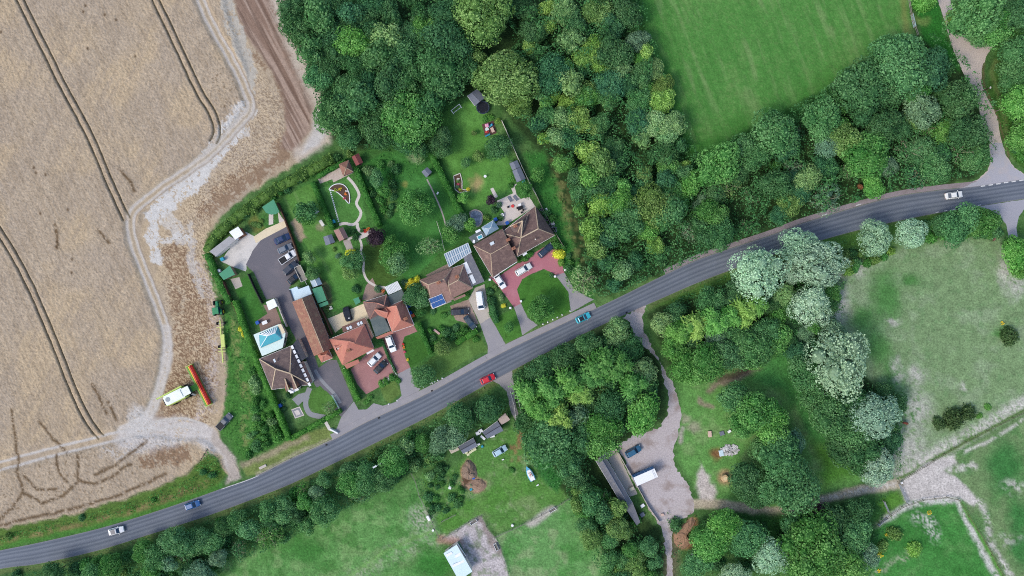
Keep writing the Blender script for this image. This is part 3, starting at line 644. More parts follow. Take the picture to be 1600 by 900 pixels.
flat("driveway", [(732, 468), (742, 450), (757, 444), (763, 480), (766, 496), (750, 506), (740, 485)], 0.02, CONC, .3)
flat("driveway", [(703, 478), (732, 468), (748, 506), (738, 508), (712, 500), (706, 486)], 0.0235, pm("worn block drive", (160, 140, 128), .14, 4, .95, .1, blot=.5, blot_rgb=(128, 112, 100), blot_scale=.6), .4)
flat("driveway", [(750, 506), (766, 496), (780, 520), (793, 544), (762, 560), (762, 540)], 0.018, TARMAC_L, .3)
flat("driveway", [(764, 432), (782, 430), (808, 412), (850, 386), (868, 376), (874, 400), (882, 426), (870, 430), (850, 420), (830, 428), (816, 436), (808, 452), (814, 474), (803, 480), (790, 462), (776, 444)], 0.02, BRICK_PINK, .3)
flat("driveway", [(803, 480), (814, 474), (824, 496), (840, 508), (816, 524), (812, 506)], 0.017, TARMAC_L, .3)
flat("driveway", [(868, 430), (882, 426), (897, 452), (918, 464), (928, 468), (892, 488), (888, 456)], 0.017, TARMAC_L, .3)
flat("patio", [(396, 370), (416, 357), (447, 344), (450, 353), (410, 374), (400, 380)], 0.03, CREAM, thick=.03)
flat("patio", [(420, 335), (427, 333), (427, 350), (420, 352)], 0.026, SLABS); flat("patio", [(434, 330), (442, 342), (446, 346), (436, 348)], 0.026, SLABS)
flat("patio", [(345, 408), (356, 392), (384, 362), (402, 372), (412, 376), (398, 392), (386, 412), (384, 424), (366, 418)], 0.012, CONCW, .8)
flat("patio", [(360, 436), (374, 433), (379, 447), (368, 452)], 0.02, CONC)
flat("patio", [(411, 476), (430, 478), (440, 505), (408, 520), (403, 500), (418, 490)], 0.02, pm("brown block patio", (136, 114, 106), .1, 4, .9), .2)
flat("patio", [(512, 498), (545, 484), (574, 472), (580, 496), (556, 506), (534, 512), (524, 520)], 0.02, CREAM, .2)
flat("patio", [(776, 314), (804, 301), (814, 311), (826, 306), (836, 322), (790, 352), (774, 352), (788, 332)], 0.024, SLABS, .2)
flat("patio", [(766, 295), (770.5, 293), (778, 307), (773, 310)], 0.026, SLABS)
flat("path", [(797, 291), (808, 287), (804, 292), (807, 303), (803, 304)], 0.022, SLABS, .3)
flat("patio", [(500, 287), (497, 280), (530, 262), (552, 270), (521, 285), (519, 280)], 0.022, pm("stone terrace", (188, 172, 160), .12, 3, .9, blot=.5, blot_rgb=(206, 200, 190), blot_scale=1.5), .2)
flat("patio", [(536, 376), (546, 373), (553, 390), (543, 395)], 0.022, GRAVEL, .3)
flat("patio", [(572, 446), (582, 434), (590, 452), (604, 449), (600, 460), (574, 470), (566, 468)], 0.02, pm("brown terrace", (150, 130, 120), .14, 3, .9), .3)
flat("patio", [(665, 430), (700, 412), (706, 417), (670, 435)], 0.02, pm("grey brown terrace", (138, 124, 114), .12, 3, .9), .3)
flat("patio", [(455, 640), (468, 635), (475.5, 649), (461, 654)], 0.024, SLABS)
flat("patio", [(456, 624), (466, 616), (480, 612), (484, 622), (472, 628), (466, 634)], 0.02, PATHG, .2)
flat("patio", [(944, 706), (962, 700), (996, 772), (984, 776), (972, 758)], 0.02, CONC, .4)
def ribbon(name, pts, wd, z, m):
    pts = smooth_pts(pts, 5); flat(name, offset_line(pts, -wd / 2) + offset_line(pts, wd / 2)[::-1], z, m)
ribbon("path", [(543, 277), (553, 288), (561, 304), (557, 318), (564, 332), (559, 345), (551, 351), (539, 349), (530, 351)], 4.4, 0.024, SLABS)
ribbon("path", [(558, 349), (560, 358), (570, 366), (578, 361)], 5, 0.028, SLABS)
ribbon("path", [(543, 374), (556, 370), (563, 376), (565, 386), (564, 394), (568, 409), (568, 424), (574, 438), (588, 447), (602, 449)], 3.6, 0.026, SLABS)
ribbon("path", [(560, 372), (572, 367), (580, 360)], 6, 0.031, SLABS)
ribbon("path", [(484, 606), (479, 620), (478, 634), (484, 646), (496, 650), (508, 652)], 8, 0.026, PATHG)
ribbon("path", [(492, 578), (504, 596), (522, 615), (532, 630)], 5, 0.02, PATHG)
ribbon("path", [(672, 483), (690, 476), (705, 470)], 3, 0.024, GRAVEL); ribbon("path", [(667, 280), (677, 300), (690, 330), (698, 358)], 2.2, 0.024, GRAVEL)
flat("path", [(506, 660), (513, 672), (525, 676), (526, 672), (516, 668), (511, 658)], 0.03, CONCW)
# ------------------------------------------------------------------ foliage
def leaf_mat(name, var=.35, trans=.25):
    """leaf colour from the object; each leaf clump a little lighter, darker, yellower than the next, with tuft tops painted lit and hearts shaded"""
    m = bpy.data.materials.new(name); m.use_nodes = True; n = m.node_tree
    for x in list(n.nodes): n.nodes.remove(x)
    out = n.nodes.new("ShaderNodeOutputMaterial")
    oi = n.nodes.new("ShaderNodeObjectInfo")
    at = n.nodes.new("ShaderNodeAttribute"); at.attribute_name = "tint"
    hs = n.nodes.new("ShaderNodeHueSaturation"); n.links.new(oi.outputs["Color"], hs.inputs["Color"])
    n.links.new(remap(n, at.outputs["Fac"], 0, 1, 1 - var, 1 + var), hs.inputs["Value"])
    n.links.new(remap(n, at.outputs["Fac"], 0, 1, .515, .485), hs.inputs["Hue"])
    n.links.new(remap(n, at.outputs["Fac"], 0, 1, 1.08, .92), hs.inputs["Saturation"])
    d = n.nodes.new("ShaderNodeBsdfPrincipled"); n.links.new(hs.outputs[0], d.inputs["Base Color"])
    d.inputs["Roughness"].default_value = .6; d.inputs["Specular IOR Level"].default_value = .22
    t = n.nodes.new("ShaderNodeBsdfTranslucent"); n.links.new(hs.outputs[0], t.inputs["Color"])
    mx = n.nodes.new("ShaderNodeMixShader"); mx.inputs[0].default_value = trans
    n.links.new(d.outputs[0], mx.inputs[1]); n.links.new(t.outputs[0], mx.inputs[2]); n.links.new(mx.outputs[0], out.inputs[0])
    return m
LEAF = leaf_mat("leaves", .45, .32)
BARK = pm("bark", (98, 84, 70), .25, 6, .9, .1)
TWIG = pm("grey twigs", (168, 160, 136), .2, 6, .9, .1)

def rand_unit(rs, n):
    v = rs.normal(size=(n, 3)); return v / np.linalg.norm(v, axis=1, keepdims=True)

def leaf_quads(P0, N, size, rs, tilt=.55, aspect=.7):
    """leaf clumps at P0 facing roughly N"""
    n = len(P0); N = N + rs.normal(size=(n, 3)) * tilt; N /= np.linalg.norm(N, axis=1, keepdims=True)
    A = np.cross(N, rand_unit(rs, n)); A /= np.linalg.norm(A, axis=1, keepdims=True) + 1e-9; B = np.cross(N, A)
    s = (size * (.5 + 1.15 * rs.rand(n) ** 1.5))[:, None]; A = A * s * .5; B = B * s * .5 * aspect
    bend = N * s * .16
    V = np.stack([P0 - A, P0 - B + bend, P0 + A, P0 + B + bend], 1).reshape(-1, 3)
    return V, np.arange(4 * n).reshape(-1, 4)

def ico(c, r, rs, sub=1):
    bm = bmesh.new(); bmesh.ops.create_icosphere(bm, subdivisions=sub, radius=1.0)
    v = np.array([x.co[:] for x in bm.verts]); f = np.array([[x.index for x in q.verts] for q in bm.faces]); bm.free()
    v = v * (1 + rs.rand(len(v), 1) * .25 - .12) * np.asarray(r) + np.asarray(c); return v, f

def finish(name, parts, tints):
    """parts: list of (V, F); quads and triangles kept apart by doubling the last corner"""
    V = []; loops = []; sizes = []; off = 0; T = []
    for (v, f), t in zip(parts, tints):
        V.append(v); loops.append((f + off).ravel()); sizes.append(np.full(len(f), f.shape[1])); off += len(v); T.append(t if hasattr(t, '__len__') else np.full(len(v), t))
    V = np.concatenate(V); L = np.concatenate(loops).astype(np.int32); Z = np.concatenate(sizes)
    me = bpy.data.meshes.new(name); me.vertices.add(len(V)); me.vertices.foreach_set("co", V.astype(np.float32).ravel())
    me.loops.add(len(L)); me.loops.foreach_set("vertex_index", L); me.polygons.add(len(Z))
    me.polygons.foreach_set("loop_start", np.concatenate([[0], np.cumsum(Z)[:-1]]).astype(np.int32))
    try: me.polygons.foreach_set("loop_total", Z.astype(np.int32))
    except Exception: pass
    a = me.attributes.new("tint", 'FLOAT', 'POINT'); a.data.foreach_set("value", np.concatenate(T).astype(np.float32))
    me.update(calc_edges=True); me.materials.append(LEAF)
    return me

def crown(name, R, zlo, zhi, nl, lr, leaf, n, seed, squash=.8, dens=1.0, clump=.5, core=.60, heart=.80):
    """broad crown: lobes over a dome, each a shell of leaf clumps round a dense heart"""
    rs = np.random.RandomState(seed); L = []
    zc = (zlo + zhi) / 2; hz = (zhi - zlo) / 2
    L.append((0, 0, zc - hz * .1, R * core, hz * .72))
    for k in range(nl):
        u = ((k + .5) / nl); el = math.asin(min(.98, -.15 + 1.1 * u)); az = k * 2.399963 + rs.rand() * .9
        rr = (1 - lr * .75) * (.66 + .55 * rs.rand()); q = lr * (.55 + .9 * rs.rand())
        L.append((R * rr * math.cos(el) * math.cos(az), R * rr * math.cos(el) * math.sin(az), zc + hz * .85 * rr * math.sin(el) * (.8 + .35 * rs.rand()), R * q, R * q * squash))
    parts, tints = [], []
    for (x, y, z, r, rz) in L:
        v, f = ico((x, y, z), (r * heart, r * heart, rz * heart), rs); parts.append((v, f)); tints.append(.22 + .2 * rs.rand())  # darker tint paints the shade inside the crown
    area = np.array([l[3] ** 2 for l in L]); area /= area.sum()
    C = np.array(L); lt = rs.rand(len(L))
    for i, (x, y, z, r, rz) in enumerate(L):
        m = int(n * area[i] * 1.25); N = rand_unit(rs, m); N = N[N[:, 2] > -.45]; m = len(N)
        # small tufts on each lobe so the shell is knobbly
        tufts = rand_unit(rs, 30); best = np.max(N @ tufts.T, 1); bump = (best - .84) * clump * 1.7
        rad = (1 + bump + rs.normal(size=m) * .05 + .16 * rs.rand(m) ** 5)[:, None]
        p = np.array([x, y, z]) + N * np.array([r, r, rz]) * rad
        keep = np.ones(m, bool)
        for j in range(len(L)):
            if j != i:
                d = (p - C[j, :3]) / np.array([C[j, 3], C[j, 3], C[j, 4]]); keep &= (d ** 2).sum(1) > .60
        p, N = p[keep], N[keep]
        if len(p) == 0: continue
        v, f = leaf_quads(p, N, leaf, rs); parts.append((v, f))
        t = np.clip(.5 + (lt[i] - .5) * .6 + rs.normal(size=len(p)) * .2 + bump[keep] * 1.3, 0, 1); tints.append(np.repeat(t, 4))  # bump adds painted light: tuft tops lighter, hollows between them darker
    return finish(name, parts, tints)

def frond_crown(name, R, h, tops, seed, arms=13, leaf=.42):
    """feathery crown: several leaders with drooping sprays, star shaped from above"""
    rs = np.random.RandomState(seed); parts, tints = [], []
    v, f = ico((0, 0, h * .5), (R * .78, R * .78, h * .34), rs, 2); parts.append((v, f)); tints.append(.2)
    for k in range(tops):
        a = k * 2.4; q = R * .62 * math.sqrt(k / max(1, tops - 1)) if tops > 1 else 0
        cx, cy, cz = q * math.cos(a), q * math.sin(a), h * (1 - .22 * (q / R) ** 2) + rs.normal() * .25
        for tier in range(4):
            for j in range(arms):
                az = 2 * math.pi * (j + .5 * tier + rs.rand() * .5) / arms; ln = R * (.28 + .15 * tier) * (.8 + .4 * rs.rand())
                m = 9 + 3 * tier; t = np.linspace(.08, 1, m); p = np.stack([cx + math.cos(az) * ln * t, cy + math.sin(az) * ln * t, cz - tier * h * .09 + .25 * t - ln * .42 * t ** 2], 1)
                p += rs.normal(size=p.shape) * .05
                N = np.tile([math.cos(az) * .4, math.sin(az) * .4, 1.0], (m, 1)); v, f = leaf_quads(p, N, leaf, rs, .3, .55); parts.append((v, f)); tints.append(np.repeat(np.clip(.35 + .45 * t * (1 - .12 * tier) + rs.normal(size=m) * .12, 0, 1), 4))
    m = 900; N = rand_unit(rs, m); N[:, 2] = np.abs(N[:, 2]); p = N * np.array([R * .85, R * .85, h * .38]) + np.array([0, 0, h * .5]); v, f = leaf_quads(p, N, leaf, rs, .6); parts.append((v, f)); tints.append(np.repeat(rs.rand(m) * .6, 4))
    return finish(name, parts, tints)

def bush_mesh(name, R, h, n, leaf, seed, nl=5):
    rs = np.random.RandomState(seed); parts, tints = [], []
    for k in range(nl):
        a = k * 2.4 + rs.rand(); q = R * .5 * math.sqrt(k / nl); r = R * (.5 + .25 * rs.rand()); hh = h * (.65 + .35 * rs.rand())
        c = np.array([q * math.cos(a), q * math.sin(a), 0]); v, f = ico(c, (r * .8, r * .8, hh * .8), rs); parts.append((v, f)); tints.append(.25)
        m = n // nl; N = rand_unit(rs, m); N[:, 2] = np.abs(N[:, 2]); p = c + N * np.array([r, r, hh]) * (1 + rs.normal(size=(m, 1)) * .12)
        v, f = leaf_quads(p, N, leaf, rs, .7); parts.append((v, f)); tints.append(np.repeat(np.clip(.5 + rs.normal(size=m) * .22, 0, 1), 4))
    return finish(name, parts, tints)

def twiggy_mesh(name, R, h, seed, n=26):
    """half bare crown: pale limbs fanning out, few leaves"""
    rs = np.random.RandomState(seed); r = random.Random(seed); mb = MB()
    for k in range(n):
        az = r.uniform(0, 6.28); p = Vector((0, 0, h * r.uniform(.25, .6))); d = Vector((math.cos(az), math.sin(az), r.uniform(.35, 1.2))).normalized(); rad = .09
        for s_ in range(4):
            q = p + d * R * .3 * r.uniform(.7, 1.1); mb.cyl(p, q, rad, rad * .6, 4, False); rad *= .6
            if s_ > 0:
                e = q + Vector((r.uniform(-1, 1), r.uniform(-1, 1), r.uniform(-.1, .6))) * R * .2; mb.cyl(q, e, rad * .8, rad * .3, 3, False)
            d = (d + Vector((r.uniform(-.4, .4), r.uniform(-.4, .4), r.uniform(-.25, .1)))).normalized(); p = q
    me = bpy.data.meshes.new(name); me.from_pydata(mb.v, [], mb.f); me.materials.append(TWIG); return me

def trunk_mesh(name, h, r, seed, limbs=4):
    rd = random.Random(seed); mb = MB(); bend = Vector((rd.uniform(-.15, .15), rd.uniform(-.15, .15), h))
    mb.cyl((0, 0, -.1), bend * .45, r, r * .72, 8); mb.cyl(bend * .45, bend, r * .72, r * .3, 8)
    for k in range(limbs):
        a = 6.28 * k / limbs + rd.random(); p = bend * rd.uniform(.5, .8); q = p + Vector((math.cos(a), math.sin(a), .9)) * h * .32; mb.cyl(p, q, r * .4, r * .12, 6)
    me = bpy.data.meshes.new(name); me.from_pydata([tuple(v) for v in mb.v], [], mb.f); me.materials.append(BARK); return me

PROTO = {}
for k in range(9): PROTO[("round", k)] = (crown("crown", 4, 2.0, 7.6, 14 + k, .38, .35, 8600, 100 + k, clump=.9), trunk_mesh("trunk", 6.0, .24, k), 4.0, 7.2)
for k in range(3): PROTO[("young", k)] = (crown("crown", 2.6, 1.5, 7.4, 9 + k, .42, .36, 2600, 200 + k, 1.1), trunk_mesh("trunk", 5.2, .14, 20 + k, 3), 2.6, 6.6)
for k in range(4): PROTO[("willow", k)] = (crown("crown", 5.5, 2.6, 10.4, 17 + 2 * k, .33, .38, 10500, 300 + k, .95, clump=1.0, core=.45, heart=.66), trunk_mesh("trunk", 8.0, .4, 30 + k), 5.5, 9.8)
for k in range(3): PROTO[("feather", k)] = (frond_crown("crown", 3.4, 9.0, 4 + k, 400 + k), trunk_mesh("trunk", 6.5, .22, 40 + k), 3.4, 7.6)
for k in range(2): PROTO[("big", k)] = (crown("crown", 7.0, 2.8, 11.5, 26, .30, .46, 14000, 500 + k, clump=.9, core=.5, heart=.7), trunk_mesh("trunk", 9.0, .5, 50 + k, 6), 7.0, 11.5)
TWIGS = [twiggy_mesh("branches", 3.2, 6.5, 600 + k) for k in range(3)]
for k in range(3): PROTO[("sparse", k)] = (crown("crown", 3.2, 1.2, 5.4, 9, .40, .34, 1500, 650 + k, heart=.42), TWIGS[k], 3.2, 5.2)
BUSH = [bush_mesh("bush", 1.6, 1.9, 1100, .30, 700 + k, 5 + k % 3) for k in range(5)]

CLR = {  # leaf colours
 'dark green': (62, 110, 62), 'dark blue green': (56, 108, 70), 'mid green': (74, 126, 72), 'bright green': (88, 146, 62), 'yellow green': (118, 160, 68),
 'olive green': (100, 136, 66), 'pale green': (112, 152, 92), 'silver green': (136, 168, 136), 'grey green': (96, 134, 100), 'lime yellow': (206, 206, 50),
 'dark purple': (58, 44, 56), 'rusty brown': (150, 104, 66), 'brownish green': (66, 92, 50), 'fresh green': (74, 132, 58)}
VEG = []
rng = random.Random(77)
_pc = {}
def jitter(c, k=.12):
    l = lin(CLR[c], 1.52); g_ = sum(l) / 3 * .10; l = [v * .9 + g_ for v in l]; f = rng.uniform(1 - k, 1 + k); return (l[0] * f * rng.uniform(.92, 1.08), l[1] * f, l[2] * f * rng.uniform(.9, 1.1), 1)

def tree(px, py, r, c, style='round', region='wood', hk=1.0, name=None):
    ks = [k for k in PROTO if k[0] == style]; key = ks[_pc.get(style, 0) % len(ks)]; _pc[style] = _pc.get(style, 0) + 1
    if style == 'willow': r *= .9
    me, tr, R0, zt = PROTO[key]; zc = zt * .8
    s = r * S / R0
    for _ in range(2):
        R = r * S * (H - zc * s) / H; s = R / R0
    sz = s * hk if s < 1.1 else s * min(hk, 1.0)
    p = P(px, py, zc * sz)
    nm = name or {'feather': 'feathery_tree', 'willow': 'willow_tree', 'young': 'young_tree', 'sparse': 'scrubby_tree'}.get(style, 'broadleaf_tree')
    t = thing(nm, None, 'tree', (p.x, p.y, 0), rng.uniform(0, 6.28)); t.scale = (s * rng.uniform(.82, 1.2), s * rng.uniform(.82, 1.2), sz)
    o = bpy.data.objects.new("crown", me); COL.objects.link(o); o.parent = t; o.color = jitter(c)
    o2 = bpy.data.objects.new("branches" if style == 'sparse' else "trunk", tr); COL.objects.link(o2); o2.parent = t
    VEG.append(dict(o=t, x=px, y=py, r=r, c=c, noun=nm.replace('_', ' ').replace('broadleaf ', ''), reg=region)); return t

def bush(px, py, r, c, region='hedgerow', h=1.0, name='bush'):
    me = BUSH[_pc.get('b', 0) % len(BUSH)]; _pc['b'] = _pc.get('b', 0) + 1; s = r * S / 1.6
    o = bpy.data.objects.new(name, me); COL.objects.link(o); p = P(px, py, 1.0 * s); o.location = (p.x, p.y, 0); o.rotation_euler = (0, 0, rng.uniform(0, 6.28)); o.scale = (s, s * rng.uniform(.9, 1.1), s * h); o.color = jitter(c); o["category"] = 'bush'
    VEG.append(dict(o=o, x=px, y=py, r=r, c=c, noun=name.replace('_', ' '), reg=region)); return o

def inside(x, y, pts):
    c = False
    for k in range(len(pts)):
        (x0, y0), (x1, y1) = pts[k], pts[(k + 1) % len(pts)]
        if (y0 > y) != (y1 > y) and x < (x1 - x0) * (y - y0) / (y1 - y0 + 1e-12) + x0: c = not c
    return c

def fill(pts, n, r0, r1, pal, region, styles, seed, gap=.72, fn=tree, avoid=(), edge=.35):
    """trees dotted through a piece of woodland, none sitting in another"""
    rd = random.Random(seed); xs = [p[0] for p in pts]; ys = [p[1] for p in pts]; made = 0
    near = [(v['x'], v['y'], v['r']) for v in VEG]
    for t in range(n * 40):
        if made >= n: break
        f = 1 - t / (n * 40.0); r = r0 + (r1 - r0) * rd.random() * (.35 + .65 * f); x, y = rd.uniform(min(xs), max(xs)), rd.uniform(min(ys), max(ys))
        if not inside(x, y, pts): continue
        if any(math.hypot(x - a, y - b) < gap * (r + q) for a, b, q in near): continue
        if any(not inside(x + r * (1 - edge) * math.cos(a), y + r * (1 - edge) * math.sin(a), pts) for a in (0, 1.57, 3.14, 4.71)): continue
        c = rd.choices(list(pal), list(pal.values()))[0]
        if fn is tree:
            sy = rd.choices(list(styles), list(styles.values()))[0] if r < 26 else 'round'; tree(x, y, r, c, 'young' if sy == 'round' and r < 13.2 else sy, region, rd.uniform(.85, 1.15))
        else: bush(x, y, r, c, region, rd.uniform(.8, 1.3))
        near.append((x, y, r)); made += 1
    return made

BW, BELT, SW, GL = 'the big wood', 'the bend wood', 'the lane wood', 'the glade clump'
# trees picked out one by one
for a in [(757, 16, 44, 'olive green', 'big', BW), (722, 30, 24, 'olive green', 'round', BW), (791, 118, 41, 'olive green', 'big', BW), (808, 156, 22, 'olive green', 'round', BW), (742, 92, 16, 'olive green', 'young', BW),
          (636, 180, 34, 'fresh green', 'big', BW), (664, 196, 22, 'fresh green', 'round', BW), (696, 62, 34, 'dark blue green', 'round', BW), (690, 112, 32, 'dark green', 'round', BW), (520, 180, 24, 'mid green', 'round', BW), (495, 120, 22, 'mid green', 'round', BW), (465, 45, 24, 'dark green', 'round', BW), (455, 15, 20, 'dark green', 'round', BW), (482, 16, 9, 'yellow green', 'young', BW), (610, 125, 28, 'dark green', 'round', BW), (560, 95, 22, 'dark green', 'round', BW), (520, 55, 24, 'dark green', 'round', BW), (585, 195, 26, 'dark green', 'round', BW), (545, 215, 18, 'mid green', 'round', BW), (655, 235, 14, 'mid green', 'young', BW),
          (864, 113, 27, 'dark blue green', 'round', BW), (955, 80, 24, 'dark green', 'round', BW), (952, 132, 20, 'dark blue green', 'round', BW), (998, 190, 18, 'dark blue green', 'round', BW), (958, 40, 19, 'dark blue green', 'round', BW), (932, 18, 20, 'olive green', 'round', BW), (980, 20, 22, 'dark green', 'round', BW), (995, 62, 18, 'grey green', 'round', BW), (1036, 135, 15, 'olive green', 'round', BW), (1024, 108, 13, 'pale green', 'round', BW),
          (1020, 323, 26, 'olive green', 'round', BW), (1081, 289, 15, 'bright green', 'young', BW), (1068, 258, 9, 'yellow green', 'young', BW), (1060, 316, 16, 'fresh green', 'round', BW), (985, 340, 24, 'mid green', 'round', BW), (840, 272, 11, 'bright green', 'young', BW), (910, 440, 22, 'pale green', 'sparse', 'the drive verge'),
          (1128, 258, 30, 'fresh green', 'round', BELT), (1175, 238, 24, 'mid green', 'round', BELT), (1212, 208, 32, 'mid green', 'round', BELT), (1288, 182, 28, 'mid green', 'round', BELT), (1312, 160, 18, 'fresh green', 'round', BELT), (1345, 132, 32, 'dark green', 'round', BELT), (1412, 95, 42, 'mid green', 'big', BELT), (1450, 105, 28, 'dark blue green', 'round', BELT), (1390, 135, 26, 'dark green', 'round', BELT), (1442, 172, 28, 'grey green', 'round', BELT), (1500, 160, 28, 'dark green', 'round', BELT), (1510, 205, 28, 'dark green', 'round', BELT), (1480, 205, 20, 'bright green', 'round', BELT), (1380, 195, 28, 'dark green', 'round', BELT), (1355, 240, 30, 'fresh green', 'round', BELT), (1260, 280, 20, 'pale green', 'round', BELT), (1365, 290, 16, 'bright green', 'round', BELT), (1460, 260, 22, 'mid green', 'round', BELT), (1345, 292, 4, 'rusty brown', 'young', BELT), (1357, 252, 6, 'rusty brown', 'young', BELT),
          (1064, 518, 21, 'bright green', 'feather', SW), (1088, 510, 21, 'yellow green', 'feather', SW), (1112, 503, 22, 'bright green', 'feather', SW), (1138, 495, 21, 'bright green', 'feather', SW), (1162, 488, 21, 'yellow green', 'feather', SW), (1184, 476, 20, 'bright green', 'feather', SW), (1053, 545, 21, 'fresh green', 'round', SW), (1037, 505, 19, 'pale green', 'round', SW), (1077, 575, 23, 'fresh green', 'round', SW), (1105, 565, 26, 'fresh green', 'round', SW), (1140, 552, 24, 'mid green', 'round', SW), (1175, 545, 26, 'mid green', 'round', SW), (1178, 560, 16, 'bright green', 'round', SW), (1120, 535, 18, 'grey green', 'round', SW), (1150, 525, 18, 'mid green', 'round', SW), (1200, 515, 22, 'mid green', 'round', SW), (1215, 530, 20, 'fresh green', 'round', SW), (1110, 470, 20, 'mid green', 'round', SW),
          (862, 612, 26, 'bright green', 'feather', SW), (888, 602, 25, 'bright green', 'feather', SW), (845, 638, 24, 'bright green', 'feather', SW), (872, 650, 24, 'yellow green', 'feather', SW), (828, 615, 22, 'bright green', 'feather', SW), (908, 612, 20, 'yellow green', 'feather', SW), (942, 572, 27, 'fresh green', 'feather', SW), (966, 566, 25, 'fresh green', 'feather', SW), (920, 588, 22, 'fresh green', 'feather', SW), (988, 602, 22, 'fresh green', 'feather', SW),
          (1004, 584, 20, 'pale green', 'willow', SW), (965, 520, 21, 'pale green', 'willow', SW), (1004, 648, 28, 'bright green', 'round', SW), (985, 622, 20, 'mid green', 'round', SW), (937, 612, 16, 'olive green', 'round', SW), (950, 640, 24, 'dark green', 'round', SW), (915, 635, 20, 'dark green', 'round', SW), (856, 690, 34, 'mid green', 'round', SW), (888, 722, 24, 'mid green', 'round', SW), (912, 680, 24, 'dark green', 'round', SW), (940, 678, 27, 'fresh green', 'round', SW), (920, 540, 22, 'mid green', 'round', SW), (880, 560, 22, 'dark green', 'round', SW), (845, 580, 20, 'dark green', 'round', SW), (815, 590, 14, 'dark green', 'round', SW), (982, 545, 20, 'dark green', 'round', SW), (820, 660, 18, 'dark green', 'round', SW), (832, 690, 20, 'mid green', 'round', SW), (900, 650, 18, 'grey green', 'young', SW),
          (1180, 640, 34, 'fresh green', 'round', GL), (1205, 662, 28, 'bright green', 'round', GL), (1148, 622, 24, 'mid green', 'round', GL), (1166, 660, 26, 'fresh green', 'round', GL), (1220, 712, 32, 'mid green', 'round', GL), (1238, 690, 18, 'grey green', 'round', GL), (1242, 762, 34, 'mid green', 'round', GL), (1250, 742, 20, 'pale green', 'willow', GL), (1165, 745, 24, 'dark green', 'round', GL), (1205, 765, 24, 'mid green', 'round', GL), (1195, 700, 18, 'mid green', 'round', GL), (1180, 775, 20, 'dark green', 'round', GL),
          (1248, 552, 20, 'dark blue green', 'round', GL), (1262, 588, 28, 'mid green', 'round', GL), (1278, 620, 26, 'mid green', 'round', GL), (1300, 648, 30, 'mid green', 'round', GL), (1325, 672, 26, 'mid green', 'round', GL), (1318, 705, 24, 'dark green', 'round', GL), (1350, 700, 26, 'dark green', 'round', GL), (1285, 555, 18, 'dark green', 'round', GL), (1398, 632, 16, 'dark green', 'round', GL), (1382, 612, 14, 'dark green', 'round', GL), (1340, 630, 24, 'dark green', 'round', GL), (1345, 725, 20, 'mid green', 'round', GL), (1395, 690, 18, 'dark blue green', 'round', GL),
          (1186, 428, 36, 'silver green', 'willow', 'the bend row'), (1246, 386, 26, 'silver green', 'willow', 'the bend row'), (1278, 412, 40, 'silver green', 'willow', 'the bend row'), (1240, 425, 22, 'silver green', 'willow', 'the bend row'), (1266, 478, 36, 'silver green', 'willow', 'the bend row'), (1226, 462, 18, 'pale green', 'willow', 'the bend row'), (1369, 371, 27, 'silver green', 'willow', 'the bend row'), (1426, 366, 27, 'silver green', 'willow', 'the bend row'),
          (1312, 568, 44, 'silver green', 'willow', 'the pasture edge'), (1366, 648, 34, 'silver green', 'willow', 'the pasture edge'), (1374, 732, 29, 'silver green', 'willow', 'the pasture edge'), (1260, 520, 14, 'grey green', 'round', 'the pasture edge'), (1302, 520, 24, 'grey green', 'willow', 'the pasture edge'),
          (1205, 872, 30, 'silver green', 'willow', 'the lower trees'), (1150, 902, 22, 'silver green', 'willow', 'the lower trees'), (1268, 862, 42, 'fresh green', 'big', 'the lower trees'), (1318, 884, 30, 'bright green', 'round', 'the lower trees'), (1335, 838, 26, 'mid green', 'round', 'the lower trees'), (1355, 868, 20, 'grey green', 'round', 'the lower trees'), (1245, 828, 20, 'mid green', 'round', 'the lower trees'), (1300, 815, 26, 'dark green', 'round', 'the lower trees'), (1345, 800, 22, 'dark green', 'round', 'the lower trees'), (1132, 824, 26, 'bright green', 'round', 'the lower trees'), (1108, 852, 26, 'bright green', 'round', 'the lower trees'), (1098, 832, 14, 'fresh green', 'round', 'the lower trees'), (1170, 840, 24, 'mid green', 'round', 'the lower trees'), (1090, 880, 20, 'mid green', 'round', 'the lower trees'), (1280, 800, 14, 'dark purple', 'young', 'the lower trees'),
          (1530, 24, 38, 'mid green', 'round', 'the lane side'), (1556, 40, 26, 'fresh green', 'round', 'the lane side'), (1500, 30, 18, 'yellow green', 'round', 'the lane side'), (1592, 20, 28, 'dark green', 'round', 'the lane side'), (1598, 80, 28, 'mid green', 'round', 'the lane side'), (1582, 62, 16, 'fresh green', 'round', 'the lane side'), (1586, 118, 22, 'mid green', 'round', 'the lane side'), (1598, 160, 26, 'bright green', 'round', 'the lane side'), (1602, 210, 22, 'bright green', 'round', 'the lane side'), (1446, 2, 16, 'bright green', 'feather', 'the lane side'), (1528, 55, 16, 'mid green', 'round', 'the lane side'),
          (1500, 352, 26, 'mid green', 'round', 'the pasture hedge'), (1475, 350, 18, 'dark green', 'round', 'the pasture hedge'), (1540, 348, 24, 'fresh green', 'round', 'the pasture hedge'), (1592, 396, 22, 'bright green', 'round', 'the pasture hedge'), (1594, 420, 14, 'bright green', 'round', 'the pasture hedge'), (1578, 380, 10, 'bright green', 'young', 'the pasture hedge')]:
    tree(*a)
GD = 'the gardens'
